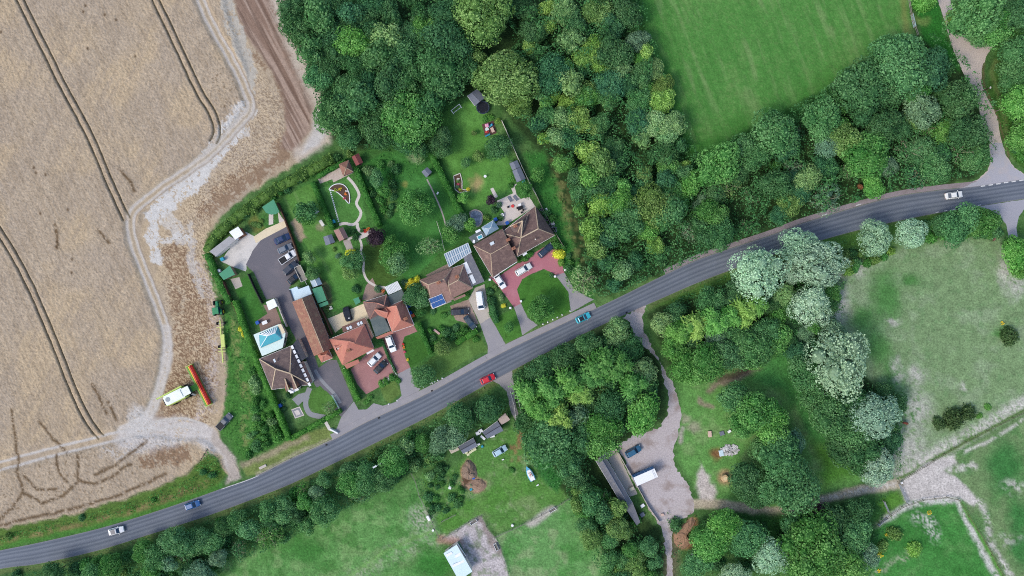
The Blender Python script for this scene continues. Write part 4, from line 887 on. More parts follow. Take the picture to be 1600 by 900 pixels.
for a in [(648, 322, 26, 'fresh green', 'round', GD), (672, 384, 17, 'pale green', 'sparse', GD), (616, 400, 18, 'fresh green', 'round', GD), (620, 412, 16, 'pale green', 'young', GD), (607, 378, 9, 'fresh green', 'young', GD), (550, 409, 18, 'mid green', 'round', GD), (546, 425, 12, 'olive green', 'young', GD), (586, 372, 15, 'dark purple', 'round', GD), (650, 463, 17, 'mid green', 'round', GD), (658, 471, 9, 'grey green', 'young', GD), (657, 487, 9, 'fresh green', 'round', GD), (843, 484, 20, 'fresh green', 'round', GD), (692, 544, 13, 'olive green', 'round', GD), (660, 588, 16, 'mid green', 'round', GD), (688, 222, 17, 'dark green', 'round', GD), (690, 238, 12, 'dark green', 'young', GD), (779, 228, 18, 'dark green', 'round', GD), (768, 312, 9, 'dark purple', 'young', GD), (822, 296, 12, 'fresh green', 'young', GD), (713, 350, 15, 'grey green', 'round', GD), (706, 366, 12, 'fresh green', 'young', GD), (733, 352, 9, 'bright green', 'young', GD), (483, 402, 9, 'pale green', 'young', GD), (487, 428, 11, 'mid green', 'round', GD), (690, 212, 10, 'mid green', 'young', GD), (800, 255, 4, 'grey green', 'young', GD), (513, 638, 9, 'pale green', 'sparse', GD), (478, 330, 15, 'mid green', 'young', GD), (796, 512, 9, 'fresh green', 'young', GD), (740, 208, 4, 'olive green', 'young', GD), (748, 244, 8, 'olive green', 'young', GD), (728, 255, 8, 'mid green', 'young', GD), (723, 308, 8, 'bright green', 'young', GD), (655, 250, 8, 'pale green', 'sparse', GD), (478, 335, 12, 'fresh green', 'young', GD), (590, 280, 12, 'mid green', 'young', GD), (600, 300, 10, 'fresh green', 'young', GD)]:
    tree(*a)
W1 = [(436, 0), (445, -15), (790, -15), (800, 40), (760, 70), (746, 130), (715, 150), (690, 168), (668, 200), (640, 236), (580, 238), (530, 222), (506, 170), (482, 112), (455, 60)]
W2 = [(780, -15), (1000, -15), (1006, 50), (1036, 130), (1062, 190), (1088, 245), (1080, 330), (1040, 400), (985, 452), (930, 464), (915, 440), (900, 345), (868, 255), (830, 215), (800, 180), (800, 60)]
W3 = [(1085, 262), (1120, 238), (1165, 212), (1240, 165), (1310, 125), (1380, 82), (1430, 62), (1470, 66), (1500, 118), (1530, 170), (1545, 235), (1526, 270), (1460, 290), (1390, 300), (1300, 326), (1200, 356), (1110, 392), (1040, 424), (960, 458), (1050, 370)]
W4 = [(805, 600), (850, 562), (920, 528), (985, 512), (1020, 580), (1028, 650), (995, 664), (955, 684), (930, 712), (905, 760), (870, 740), (830, 690), (812, 650)]
W5 = [(880, 745), (925, 740), (960, 775), (1000, 832), (1034, 842), (1038, 910), (950, 915), (915, 850), (890, 790)]
W6 = [(1020, 500), (1050, 468), (1110, 448), (1165, 432), (1230, 440), (1320, 440), (1300, 500), (1245, 545), (1180, 575), (1064, 592), (1046, 560)]
W7 = [(1235, 545), (1285, 520), (1345, 590), (1398, 640), (1402, 700), (1396, 745), (1330, 735), (1300, 700), (1255, 620)]
fill(W1, 52, 13, 25, {'dark green': 5, 'dark blue green': 2.5, 'mid green': 3, 'bright green': .4, 'pale green': .5}, BW, {'round': 4, 'young': 1}, 11, .44)
fill(W2, 98, 10, 21, {'dark green': 2, 'dark blue green': 2.2, 'mid green': 3, 'bright green': 1.8, 'yellow green': 2.4, 'olive green': 2.0, 'pale green': 1.8}, BW, {'round': 4, 'young': 3}, 12, .44)
fill(W3, 46, 13, 25, {'dark green': 3, 'dark blue green': 2, 'mid green': 4, 'fresh green': 2, 'olive green': .5, 'grey green': 1.2}, BELT, {'round': 4, 'young': .8, 'sparse': 3.4}, 13, .5)
fill(W4, 16, 10, 18, {'dark green': 3, 'mid green': 3}, SW, {'round': 3}, 14, .6)
fill(W5, 22, 10, 18, {'dark green': 1.5, 'mid green': 4, 'fresh green': 2, 'olive green': 1}, 'the shed thicket', {'round': 3, 'young': 1, 'sparse': .6}, 15, .6)
fill(W6, 18, 10, 18, {'dark green': 3, 'mid green': 3, 'fresh green': 1}, SW, {'round': 3}, 16, .58)
fill(W7, 14, 10, 18, {'dark green': 3, 'mid green': 3, 'dark blue green': 1}, GL, {'round': 3}, 17, .58)

# roadside scrub and bushes
SCRUB = [(-10, 908), (0, 900), (110, 884), (240, 846), (400, 788), (560, 716), (690, 652), (770, 614), (792, 622), (794, 645), (760, 660), (700, 692), (690, 720), (650, 735), (600, 762), (540, 795), (440, 848), (360, 880), (330, 910)]
HR = 'the roadside scrub'
fill(SCRUB, 44, 12, 23, {'mid green': 4, 'dark green': 3, 'fresh green': 2.5, 'pale green': .8, 'grey green': .8}, HR, {'round': 3, 'young': .6, 'sparse': .8}, 21, .5, edge=.55)
fill(SCRUB, 48, 7, 13, {'mid green': 4, 'dark green': 3, 'fresh green': 3, 'pale green': .8, 'olive green': .8}, HR, None, 22, .46, fn=bush, edge=.6)
fill([(-20, 840), (100, 812), (220, 780), (300, 745), (326, 712), (350, 735), (330, 758), (220, 796), (60, 834), (-20, 856)], 5, 4, 7, {'mid green': 4, 'fresh green': 3, 'olive green': 1.2, 'brownish green': .6}, 'the field verge', None, 23, .6, fn=bush)
fill([(385, 520), (408, 590), (425, 640), (448, 690), (420, 700), (384, 718), (378, 690), (392, 640), (384, 580)], 20, 6, 11, {'mid green': 2, 'fresh green': 4, 'pale green': 1.5, 'bright green': 1}, 'the rough bank', None, 24, .6, fn=bush)
fill(W3, 4, 9, 12, {'mid green': 3, 'fresh green': 2, 'olive green': 1.5, 'dark green': 2}, BELT, None, 25, .56, fn=bush)
fill([(1110, 450), (1160, 430), (1300, 385), (1350, 388), (1400, 388), (1330, 420), (1200, 450), (1060, 480)], 22, 6, 12, {'mid green': 3, 'dark green': 2, 'olive green': 1}, 'the bend row', None, 26, .6, fn=bush)
fill([(1300, 400), (1340, 385), (1400, 385), (1395, 402), (1320, 432)], 12, 7, 12, {'olive green': 2, 'yellow green': .8, 'fresh green': 1}, 'the bend row', None, 27, .55, fn=bush)
fill([(1430, 346), (1530, 330), (1566, 345), (1574, 372), (1500, 372), (1440, 378)], 18, 6, 12, {'mid green': 3, 'fresh green': 2}, 'the pasture hedge', None, 28, .55, fn=bush)
fill([(660, 735), (700, 720), (722, 740), (730, 768), (738, 782), (690, 806), (672, 808), (655, 770)], 22, 4, 9, {'dark green': 2, 'mid green': 3, 'fresh green': 1.4, 'pale green': .6}, 'the overgrown plot', None, 29, .6, fn=bush)
fill([(1560, 120), (1580, 60), (1620, 60), (1620, 262), (1600, 262), (1580, 235), (1572, 180)], 16, 7, 14, {'fresh green': 3, 'mid green': 3, 'bright green': 2}, 'the lane side', None, 30, .55, fn=bush)
fill([(845, 320), (880, 340), (905, 440), (880, 420), (858, 380)], 8, 5, 9, {'mid green': 3, 'fresh green': 2}, 'the wood strip', None, 31, .7, fn=bush)
fill([(322, 385), (345, 350), (400, 306), (460, 268), (540, 226), (560, 240), (470, 285), (400, 330), (352, 366), (330, 420)], 17, 6, 10, {'mid green': 3, 'olive green': 2, 'fresh green': 2}, 'the field boundary', None, 32, .58, fn=bush)
fill([(555, 262), (600, 245), (625, 262), (618, 330), (598, 345)], 16, 4, 9, {'fresh green': 3, 'mid green': 2, 'pale green': 1}, GD, None, 33, .7, fn=bush)
fill([(668, 510), (700, 505), (740, 505), (730, 520), (690, 545), (668, 550)], 12, 5, 9, {'mid green': 3, 'fresh green': 2, 'dark green': 1}, GD, None, 34, .6, fn=bush)
fill([(1040, 800), (1240, 815), (1380, 780), (1360, 905), (1080, 905)], 6, 10, 14, {'dark green': 3, 'mid green': 3}, 'the lower trees', None, 35, .6, fn=bush)
fill([(880, 745), (960, 770), (1034, 842), (1036, 905), (940, 905), (900, 820)], 5, 8, 11, {'mid green': 3, 'fresh green': 2, 'dark green': 1}, 'the shed thicket', None, 36, .56, fn=bush)
for a in [(1470, 662, 10, 'brownish green', 'the pasture', .7), (1494, 656, 17, 'brownish green', 'the pasture', .7), (1515, 647, 14, 'brownish green', 'the pasture', .7), (1581, 527, 16, 'brownish green', 'the pasture', .7), (1545, 636, 6, 'bright green', 'the pasture', .5), (1532, 650, 5, 'bright green', 'the pasture', .5), (1400, 835, 12, 'olive green', 'the corner paddock', .7), (1432, 860, 12, 'yellow green', 'the corner paddock', .7), (1380, 855, 10, 'olive green', 'the corner paddock', .7), (1375, 868, 4, 'lime yellow', 'the corner paddock', .8), (1348, 885, 7, 'olive green', 'the corner paddock', .7),
          (549, 397, 8, 'lime yellow', GD, 1), (545, 396, 6, 'lime yellow', GD, 1), (376, 514, 5, 'lime yellow', 'the garden hedge', 1.2), (381, 522, 5, 'lime yellow', 'the garden hedge', 1.2), (637, 447, 6, 'lime yellow', GD, 1.2), (644, 442, 7, 'lime yellow', GD, 1.2), (651, 437, 6, 'lime yellow', GD, 1.2), (874, 398, 9, 'lime yellow', GD, 1), (877, 410, 6, 'yellow green', GD, 1), (778, 189, 5, 'yellow green', GD, 1), (758, 185, 6, 'bright green', GD, .7), (766, 183, 6, 'bright green', GD, .7), (787, 478, 4, 'lime yellow', GD, 1), (783, 465, 6, 'pale green', GD, 1), (773, 450, 5, 'olive green', GD, 1), (768, 470, 8, 'dark green', GD, 1), (772, 490, 8, 'mid green', GD, 1), (765, 455, 7, 'mid green', GD, 1.2), (820, 404, 6, 'bright green', GD, 1), (827, 398, 6, 'bright green', GD, 1), (812, 407, 4, 'bright green', GD, 1), (729, 462, 5, 'bright green', GD, 1), (572, 628, 5, 'bright green', GD, .8), (578, 622, 5, 'bright green', GD, .8), (596, 600, 6, 'bright green', GD, .8), (603, 596, 6, 'bright green', GD, .8), (612, 590, 6, 'fresh green', GD, .8), (622, 594, 5, 'fresh green', GD, .8), (450, 618, 5, 'dark green', GD, 1), (442, 640, 5, 'dark green', GD, 1), (441, 628, 4, 'mid green', GD, 1), (516, 374, 3, 'olive green', GD, 1), (522, 390, 4, 'olive green', GD, 1), (528, 400, 5, 'grey green', GD, 1), (556, 452, 7, 'dark green', GD, 1), (590, 452, 6, 'grey green', GD, 1), (632, 442, 6, 'grey green', GD, 1), (716, 283, 4, 'olive green', GD, .8), (714, 292, 4, 'grey green', GD, .8), (731, 296, 3, 'lime yellow', GD, .8), (780, 320, 5, 'grey green', GD, 1), (772, 328, 6, 'dark green', GD, 1), (782, 340, 6, 'mid green', GD, 1), (760, 340, 6, 'olive green', GD, 1), (800, 278, 6, 'bright green', GD, .8), (798, 290, 5, 'fresh green', GD, .8), (512, 484, 4, 'olive green', GD, .8), (693, 492, 6, 'fresh green', GD, .7), (676, 486, 6, 'mid green', GD, .7), (703, 488, 4, 'mid green', GD, .7), (555, 370, 6, 'dark green', GD, 1), (551, 362, 5, 'dark green', GD, 1), (565, 360, 4, 'mid green', GD, 1), (404, 352, 5, 'olive green', GD, .6), (396, 350, 5, 'olive green', GD, .6), (408, 345, 4, 'olive green', GD, .6), (446, 336, 4, 'dark green', GD, 1), (655, 492, 4, 'mid green', GD, 1), (1262, 392, 8, 'mid green', 'the bend row', 1), (1085, 838, 10, 'fresh green', 'the lower trees', 1), (862, 430, 4, 'mid green', GD, 1), (744, 530, 6, 'fresh green', GD, .8), (735, 520, 7, 'fresh green', GD, .8), (800, 735, 5, 'fresh green', 'the boat plot', .6)]:
    bush(*a)

# ------------------------------------------------------------------ hedges: one mesh each
def hedge(name, label, pts, wd, h, c, wild=.12, leaf=.26, z0=0.0):
    """hedge along a photo line: leafy shell round a dense core"""
    rs = np.random.RandomState(int(pts[0][0] * 7 + pts[0][1])); W = [P(x, y, h) for x, y in pts]; parts, tints = [], []
    for a, b in zip(W, W[1:]):
        d = Vector((b.x - a.x, b.y - a.y, 0)); ln = d.length; d.normalize(); nn = Vector((-d.y, d.x, 0)); hw = wd * S / 2
        v = np.array([[*(a + nn * (s_ * hw * .85)).xy, z] for z in (0, h * .92) for s_ in (-1, 1)] + [[*(b + nn * (s_ * hw * .85)).xy, z] for z in (0, h * .92) for s_ in (-1, 1)])
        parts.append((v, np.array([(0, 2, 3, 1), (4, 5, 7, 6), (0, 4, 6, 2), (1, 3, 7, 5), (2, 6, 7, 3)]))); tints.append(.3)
        m = int(ln * (2 * hw * 26 + h * 24)); t = rs.rand(m) * ln; which = rs.rand(m); top = which < hw * 2 / (hw * 2 + 1.4 * h)
        side = np.where(rs.rand(m) < .5, -1, 1); off = np.where(top, (rs.rand(m) * 2 - 1) * hw, side * hw); z = np.where(top, h, rs.rand(m) * h)
        bumpy = wild * (vnoise(t * .9, off * .9 + 7, 3) - .4) * 2.2
        off = off * (1 + bumpy) ; z = z * (1 + np.where(top, bumpy, 0)) + rs.normal(size=m) * .04
        p = np.stack([a.x + d.x * t + nn.x * off, a.y + d.y * t + nn.y * off, z], 1); N = np.where(top[:, None], [[0, 0, 1.]], np.stack([nn.x * side, nn.y * side, np.full(m, .25)], 1))
        v, f = leaf_quads(p, N, leaf, rs, .5); parts.append((v, f)); tints.append(np.repeat(np.clip(.5 + rs.normal(size=m) * .2, 0, 1), 4))
    me = finish(name, parts, tints); o = bpy.data.objects.new(name, me); COL.objects.link(o); l = lin(CLR[c], 1.2); o.color = l + (1,)
    return tag(o, label, 'hedge')
hedge("clipped_hedge", "long bright clipped hedge between the rough bank and the dark roofed bungalow", [(366, 470), (376, 500), (392, 545), (406, 580), (425, 625), (440, 662), (451, 688)], 8, 2.0, 'bright green', .2)
hedge("clipped_hedge", "square cut bright hedge along the roadside front of the bungalow", [(453, 686), (480, 671), (508, 655), (532, 642)], 7.5, 1.6, 'bright green')
hedge("clipped_hedge", "narrow clipped hedge between the tarmac yard and the red drive", [(537, 573), (545, 593), (554, 614), (560, 627)], 7.5, 1.7, 'bright green')
hedge("clipped_hedge", "low planted strip between the two red block drives", [(596, 530), (606, 556), (618, 582)], 3.5, .7, 'dark green', .4)
hedge("clipped_hedge", "thin clipped hedge beside the front lawn of the flat roofed orange house", [(654, 505), (662, 527), (673, 553)], 7, 1.8, 'fresh green')
hedge("clipped_hedge", "clipped hedge along the outer side of the curved path garden", [(487, 284), (497, 306), (507, 330), (519, 357)], 8, 1.8, 'fresh green', .2)
hedge("clipped_hedge", "clipped hedge between the curved path garden and the overgrown garden", [(555, 262), (566, 290), (579, 322), (592, 353)], 8.5, 1.9, 'fresh green', .2)
hedge("clipped_hedge", "tall hedge beside the small blue grey shed and the top lawn", [(668, 228), (682, 258), (697, 288), (711, 316), (722, 336)], 10, 2.2, 'fresh green', .25)
hedge("clipped_hedge", "bright hedge below the dark estate car on the worn block drive", [(712, 537), (728, 527), (746, 517)], 9, 1.3, 'bright green', .25)
hedge("rough_hedge", "wide shaggy hedge between the arable field and the gardens", [(322, 392), (336, 368), (360, 346), (395, 318), (435, 292), (480, 268), (520, 246)], 15, 1.8, 'olive green', .6, .34)
hedge("rough_hedge", "rough green hedge beside the tractor and the small rear lawn", [(322, 396), (334, 424), (346, 450), (358, 474)], 10, 1.6, 'fresh green', .6, .32)
hedge("clipped_hedge", "low hedge behind the tiled garden pavilion", [(496, 276), (515, 264), (540, 250)], 6, 1.4, 'fresh green', .2)
hedge("clipped_hedge", "green hedge down the side of the concrete drive with the white van", [(768, 476), (772, 492), (776, 505)], 9, 1.5, 'mid green', .4)

# ------------------------------------------------------------------ uncounted ground growth
def growth(name, pts, dens, c, seed, size=.34, h=.35, var=.2):
    """nettles, long grass and seedlings nobody could count: one object"""
    rs = np.random.RandomState(seed); xs = [p[0] for p in pts]; ys = [p[1] for p in pts]; n = int(dens * (max(xs) - min(xs)) * (max(ys) - min(ys)) * S * S)
    x = rs.uniform(min(xs), max(xs), n); y = rs.uniform(min(ys), max(ys), n); ins = np.zeros(n, bool)
    for k in range(len(pts)):
        (x0, y0), (x1, y1) = pts[k], pts[(k + 1) % len(pts)]; ins ^= ((y0 > y) != (y1 > y)) & (x < (x1 - x0) * (y - y0) / (y1 - y0 + 1e-12) + x0)
    ins &= fbm(x, y, 13, seed, 3) > rs.rand(n) * (.5 if h < 2 else .3) + .22
    x, y = x[ins], y[ins]; m = len(x); b = fbm(x, y, 9, seed + 4, 2)
    p = np.stack([(x - 800) * S, (450 - y) * S, h * (rs.rand(m) * (.6 if h < 2 else .15) + (b if h < 2 else np.clip((fbm(x, y, 15, seed + 6, 2) - .25) * 2, 0, 1)) * .95)], 1); v, f = leaf_quads(p, np.tile([0, 0, 1.], (m, 1)), size, rs, .8)
    me = finish(name, [(v, f)], [np.repeat(np.clip(b * .7 + .15 + rs.normal(size=m) * .18, 0, 1), 4)]); o = bpy.data.objects.new(name, me); COL.objects.link(o); o.color = lin(CLR[c], 1.3) + (1,); o["kind"] = 'stuff'
    return o
growth("undergrowth", [(345, 480), (380, 510), (420, 610), (450, 690), (380, 722), (355, 680), (350, 600)], 5, 'fresh green', 1, .36, .5)
growth("undergrowth", [(-20, 842), (100, 812), (220, 780), (300, 745), (326, 700), (350, 730), (338, 758), (220, 796), (60, 834), (-20, 852)], 12, 'fresh green', 2, .34, .9)
growth("undergrowth", SCRUB, 14, 'mid green', 3, .38, 2.8)
growth("undergrowth", [(815, 235), (850, 235), (885, 320), (910, 420), (930, 468), (890, 450), (850, 350)], 5, 'fresh green', 4, .34, .4)
growth("undergrowth", [(660, 735), (700, 715), (735, 740), (742, 780), (690, 806), (672, 808), (650, 760)], 6, 'mid green', 5, .34, .8)
growth("undergrowth", W3, 15, 'mid green', 6, .42, 6.0); growth("undergrowth", W1, 14, 'dark green', 7, .42, 6.6); growth("undergrowth", W2, 15, 'mid green', 8, .42, 6.4)
growth("undergrowth", [(560, 262), (600, 240), (660, 236), (655, 260), (620, 340), (598, 350)], 4, 'fresh green', 9, .3, .4)
growth("undergrowth", W5, 14, 'mid green', 10, .4, 3.6); growth("undergrowth", W4, 12, 'mid green', 13, .4, 4.5); growth("undergrowth", W6, 12, 'mid green', 14, .4, 4.0); growth("undergrowth", W7, 12, 'mid green', 15, .4, 4.0)
growth("undergrowth", [(1040, 800), (1200, 812), (1390, 772), (1370, 905), (1050, 905)], 4, 'dark green', 11, .38, .7)
growth("undergrowth", [(1280, 385), (1430, 345), (1560, 330), (1575, 370), (1400, 390), (1290, 440)], 4, 'mid green', 12, .36, .6)
growth("undergrowth", [(1545, 160), (1580, 50), (1625, 40), (1625, 275), (1600, 270), (1572, 230)], 4, 'fresh green', 16, .36, .6)
growth("undergrowth", [(826, 690), (842, 690), (885, 755), (872, 775), (842, 745)], 5, 'mid green', 17, .32, .5)
growth("undergrowth", [(322, 385), (345, 350), (400, 306), (460, 268), (540, 226), (556, 242), (470, 285), (400, 330), (352, 366), (330, 420)], 5, 'olive green', 18, .34, .7)
growth("undergrowth", along(ROAD_S, 20, 760, 1, 16), 4, 'mid green', 19, .3, .35)
growth("undergrowth", along(ROAD_S, 1060, 1160, 1, 16), 4, 'mid green', 20, .3, .35)
# ------------------------------------------------------------------ buildings
def roofm(name, rgb, blot_rgb, blot=.6, var=.24, sc=.9): return pm(name, rgb, var, 2.2, .88, .2, blot=blot, blot_rgb=blot_rgb, blot_scale=sc)
R_BROWN = roofm("brown roof tiles", (112, 92, 88), (146, 122, 112)); R_GREYB = roofm("grey brown roof tiles", (104, 90, 88), (134, 116, 108)); R_RUST = roofm("mossy brown tiles", (140, 102, 88), (160, 134, 108), .6)
R_ORANGE = roofm("orange clay tiles", (178, 118, 104), (190, 136, 114), .5, .08); R_PINKB = roofm("weathered plain tiles", (150, 120, 110), (112, 92, 84), .6, .16, 1.4); R_DARK = roofm("dark felt roof", (66, 68, 76), (84, 86, 92), .5)
R_SLATE = roofm("grey felt roof", (112, 118, 132), (126, 130, 140), .5, .08); R_GREEN = roofm("green felt roof", (78, 140, 110), (86, 148, 118), .5, .06); R_RED = roofm("red felt roof", (128, 74, 74), (140, 88, 84), .5, .08); R_FLATG = roofm("grey green flat roof", (92, 104, 104), (116, 124, 120), .6, .08, .5)
R_GREYL = roofm("long grey sheet roof", (110, 112, 120), (132, 132, 134), .6, .12, .8); R_BLUEG = pm("blue tinted glass", (126, 156, 176), .08, 1.0, .2, .5); R_TEALG = pm("teal glazing", (72, 164, 178), .1, 1.0, .2, .5)
R_WHITE = pm("white sheet roof", (222, 226, 228), .05, 1.5, .5, .3, blot=.5, blot_rgb=(206, 214, 218), blot_scale=.6); R_SKYW = pm("pale blue sheet roof", (196, 218, 228), .04, 1.2, .45, .3)
R_FELTB = roofm("brown felt", (122, 92, 84), (134, 106, 96), .4, .08); CAPM = pm("lichened ridge tiles", (190, 172, 146), .15, 4, .9); CAPO = pm("orange ridge tiles", (192, 136, 118), .12, 4, .9); PV = pm("photovoltaic cells", (52, 92, 152), .1, 2.0, .2, .6)
FRAMEW = pm("white window frame", (225, 226, 226), .04, 4, .5); DOORM = pm("painted door", (70, 88, 84), .1, 4, .5); PANEM = pm("window glass", (58, 72, 82), .1, 1, .1, .7)

def window(parent, c, d, wd=1.4, ht=1.1):
    """window in a wall: frame, with its pane as a sub-part"""
    d = Vector((d.x, d.y, 0)).normalized(); n = Vector((d.y, -d.x, 0))
    f = MB().bar(c - d * wd / 2 + n * .02, c + d * wd / 2 + n * .02, .1, ht).build("window", FRAMEW, parent)
    MB().bar(c - d * (wd / 2 - .08) + n * .06, c + d * (wd / 2 - .08) + n * .06, .05, ht - .16).build("pane", PANEM, f, local=False)

def walls(parent, C, z, mat_, openings=True, inset=.35, door=True):
    c = sum((Vector((p.x, p.y, 0)) for p in C), Vector()) / len(C); Q = []
    for p in C:
        v = Vector((p.x, p.y, 0)) - c; Q.append(c + v * max(.3, 1 - inset * 1.4 / v.length))
    MB().prism([(q.x, q.y) for q in Q], -.1, z).build("wall", mat_, parent)
    if sum(Q[i].x * Q[(i + 1) % len(Q)].y - Q[(i + 1) % len(Q)].x * Q[i].y for i in range(len(Q))) < 0: Q = Q[::-1]
    if not openings: return Q
    done = not door
    for a, b in zip(Q, Q[1:] + Q[:1]):
        L = (b - a).length; d = (b - a).normalized()
        if L < 3: continue
        k = max(1, int(L / 4.0))
        for i in range(k):
            p = a + d * L * (i + .5) / k
            if not done and i == k // 2:
                n = Vector((d.y, -d.x, 0)); q = MB().bar(p - d * .45 + Vector((0, 0, 1.05)) + n * .03, p + d * .45 + Vector((0, 0, 1.05)) + n * .03, .1, 2.1).build("door", DOORM, parent)
                MB().bar(p + d * .3 + Vector((0, 0, 1.05)) + n * .1, p + d * .36 + Vector((0, 0, 1.05)) + n * .1, .06, .14).build("handle", STEEL, q); done = True
            else: window(parent, p + Vector((0, 0, min(1.55, z * .58))), d, 1.5 if z > 2.4 else .9, 1.15 if z > 2.4 else .7)
    return Q

def hip(parent, cs, rg, ze, zr, mat_, cap=CAPM, wallm=None, gable=False, capw=.28, openings=True, door=True):
    """hipped (or gabled) roof block: eaves c0..c3, ridge A (towards c3-c0) to B (towards c1-c2)"""
    C = [P(x, y, ze) for x, y in cs]; A, B = P(*rg[0], zr), P(*rg[1], zr)
    faces = [[C[0], C[1], B, A], [C[2], C[3], A, B]]
    if not gable: faces += [[C[1], C[2], B], [C[3], C[0], A]]
    mb = MB()
    for f in faces: mb.add(f, [tuple(range(len(f)))])
    r = mb.build("roof", mat_, parent, solid=.16)
    if cap is not None:
        k = MB(); u = Vector((0, 0, .03)); k.bar(A + u, B + u, capw, .12)
        if not gable:
            for p, q in ((C[0], A), (C[3], A), (C[1], B), (C[2], B)): k.bar(p + u, q + u, capw * .8, .1)
        k.build("ridge_tiles", cap, r); gt = MB(); dn = Vector((0, 0, -.14))
        for p, q in ([(C[0], C[1]), (C[2], C[3])] if gable else [(C[i], C[(i + 1) % 4]) for i in range(4)]): gt.bar(p + dn, q + dn, .16, .1)
        gt.build("gutter", FRAMEW if wallm is not None else R_DARK, r)
    if wallm is not None:
        Q = walls(parent, C, ze - .05, wallm, openings, door=door)
        if gable:
            g = MB()
            for (p, q, t) in ((C[1], C[2], B), (C[3], C[0], A)):
                m = (p + q) / 2; s_ = .93; i = (A + B) / 2 - t; i.z = 0; i = i.normalized() * .3
                a, b, c = m + (p - m) * s_ + i, m + (q - m) * s_ + i, t + i - Vector((0, 0, .2)); o_ = i * .5
                g.add([a, b, c, a + o_, b + o_, c + o_], [(0, 1, 2), (3, 5, 4), (0, 3, 4, 1), (1, 4, 5, 2), (2, 5, 3, 0)])
            g.build("gable", wallm, parent)
    return r, C, A, B

def flatroof(parent, pts, z, mat_, wallm=None, name="flat_roof", th=.18, dz=None, openings=False):
    W = [P(x, y, z + (dz[i] if dz else 0)) for i, (x, y) in enumerate(pts)]
    mb = MB(); n = len(W); lo = [w_ - Vector((0, 0, th)) for w_ in W]
    mb.add(W + lo, [tuple(range(n)), tuple(range(n, 2 * n))[::-1]] + [(i, (i + 1) % n, n + (i + 1) % n, n + i) for i in range(n)])
    o = mb.build(name, mat_, parent)
    if wallm is not None: walls(parent, W, z - th + (min(dz) if dz else 0) - .01, wallm, openings, .15, False)
    return o

def box_on(parent, px, py, z, d, rz, m, name, mb_extra=None, top=None):
    p = P(px, py, z); mb = MB().box((p.x, p.y, z), d, rz)
    return mb.build(name, m, parent)

def chimney(roof, px, py, ztop, rz=.5, pots=2, hgt=1.7):
    p = P(px, py, ztop); c = MB().box((p.x, p.y, ztop - hgt / 2), (.95, .6, hgt), rz).box((p.x, p.y, ztop), (1.08, .72, .14), rz).build("chimney", BRICKW, roof)
    mb = MB()
    for k in range(pots):
        t = (k - (pots - 1) / 2) * .42; q = Vector((p.x + math.cos(rz) * t, p.y + math.sin(rz) * t, ztop + .05)); mb.cyl(q, q + Vector((0, 0, .35)), .13, .11, 8)
    for k in range(0): pass
    o = mb.build("chimney_pots", pm("clay pots", (176, 128, 104), .1, 5, .8), roof); return c

def skylight(roof, px, py, z, wd, hd, rz, m=None, tilt=0.0):
    p = P(px, py, z); MB().box((p.x, p.y, z), (wd, hd, .12), rz).build("skylight", m or pm("skylight glass", (206, 218, 224), .04, 1, .15, .6), roof)

def ground_of(pts): 
    p = P(sum(q[0] for q in pts) / len(pts), sum(q[1] for q in pts) / len(pts)); return (p.x, p.y, 0)

ANG = RAD(26)   # the run of the houses along the road

# dark roofed bungalow with glazed veranda
b = thing("bungalow", "dark brown hip roofed bungalow beside the field with white boxes along its roof edge", "house", ground_of([(405, 561), (455, 541), (484, 601), (424, 608)]))
r, C, A, B = hip(b, [(405, 561), (455, 540.5), (485, 601), (424.5, 608.5)], [(430.5, 576.5), (453, 583.5)], 2.7, 5.6, R_GREYB, CAPM, OFFWHITE)
skylight(r, 429, 563.5, 4.4, .5, .9, ANG); 
for x, y in ((449.5, 570), (454, 568.5)): box_on(r, x, y, 4.2, (.55, .5, .5), ANG, WHITE, "roof_vent")
hip(b, [(441, 594), (449, 590), (455, 606), (447, 611)], [(450, 588), (453, 608)][::-1] if False else [(445, 591.5), (451, 609)], 2.6, 4.2, R_BROWN, CAPM, BRICKW, gable=True, openings=False, door=False)
hip(b, [(452, 586), (462, 583), (470, 604), (458, 609)], [(454.5, 584), (464, 607)], 2.7, 5.0, R_BROWN, CAPM, BRICKW, gable=True, door=False)
flatroof(b, [(455.5, 541), (465, 529), (478.5, 559), (468, 566)], 2.8, R_DARK, OFFWHITE)
flatroof(b, [(469, 567), (474, 564), (488, 596), (483, 602)], 2.6, R_BROWN, OFFWHITE, dz=[.5, 0, 0, .5])
for k in range(9):
    t = k / 8.0
    box_on(b, 457 + 26.5 * t, 542.5 + 58 * t, 3.05, (.62, .95, .25), RAD(-64) + math.pi / 2, WHITE, "roof_light")
MB().bar(P(451, 610, 2.6), P(459, 613, 2.6) , .5, .5).build("bay", WHITE, b)
flatroof(b, [(449.5, 607.5), (465, 605.5), (467, 609.5), (454, 615)], 2.5, WHITE, OFFWHITE, "porch_roof")
v = thing("veranda", "white framed sun lounge with teal glass lantern behind the dark brown bungalow", "veranda", ground_of([(396, 523), (437, 506), (446, 520), (409, 557)]))
flatroof(v, [(396, 523), (436.5, 506), (446, 521), (441.5, 543.5), (409.5, 556.5)], 2.7, pm("pale mint roof", (206, 226, 220), .06, 1.5, .5, .3), OFFWHITE, openings=True)
lan = hip(v, [(405, 522), (433.5, 510), (440, 529), (406.5, 543.5)], [(418, 525), (430, 520.5)], 2.85, 3.7, R_TEALG, WHITE, None, capw=.25)[0]
mb = MB(); A_, B_ = P(406.5, 543.5, 2.9), P(440, 529, 2.9); D_, E_ = P(418, 525, 3.75), P(430, 520.5, 3.75)
for k in range(1, 8): mb.bar(A_.lerp(B_, k / 8), D_.lerp(E_, k / 8), .16, .12)
A2, B2 = P(405, 522, 2.9), P(433.5, 510, 2.9)
for k in range(1, 8): mb.bar(A2.lerp(B2, k / 8), D_.lerp(E_, k / 8), .22, .12)
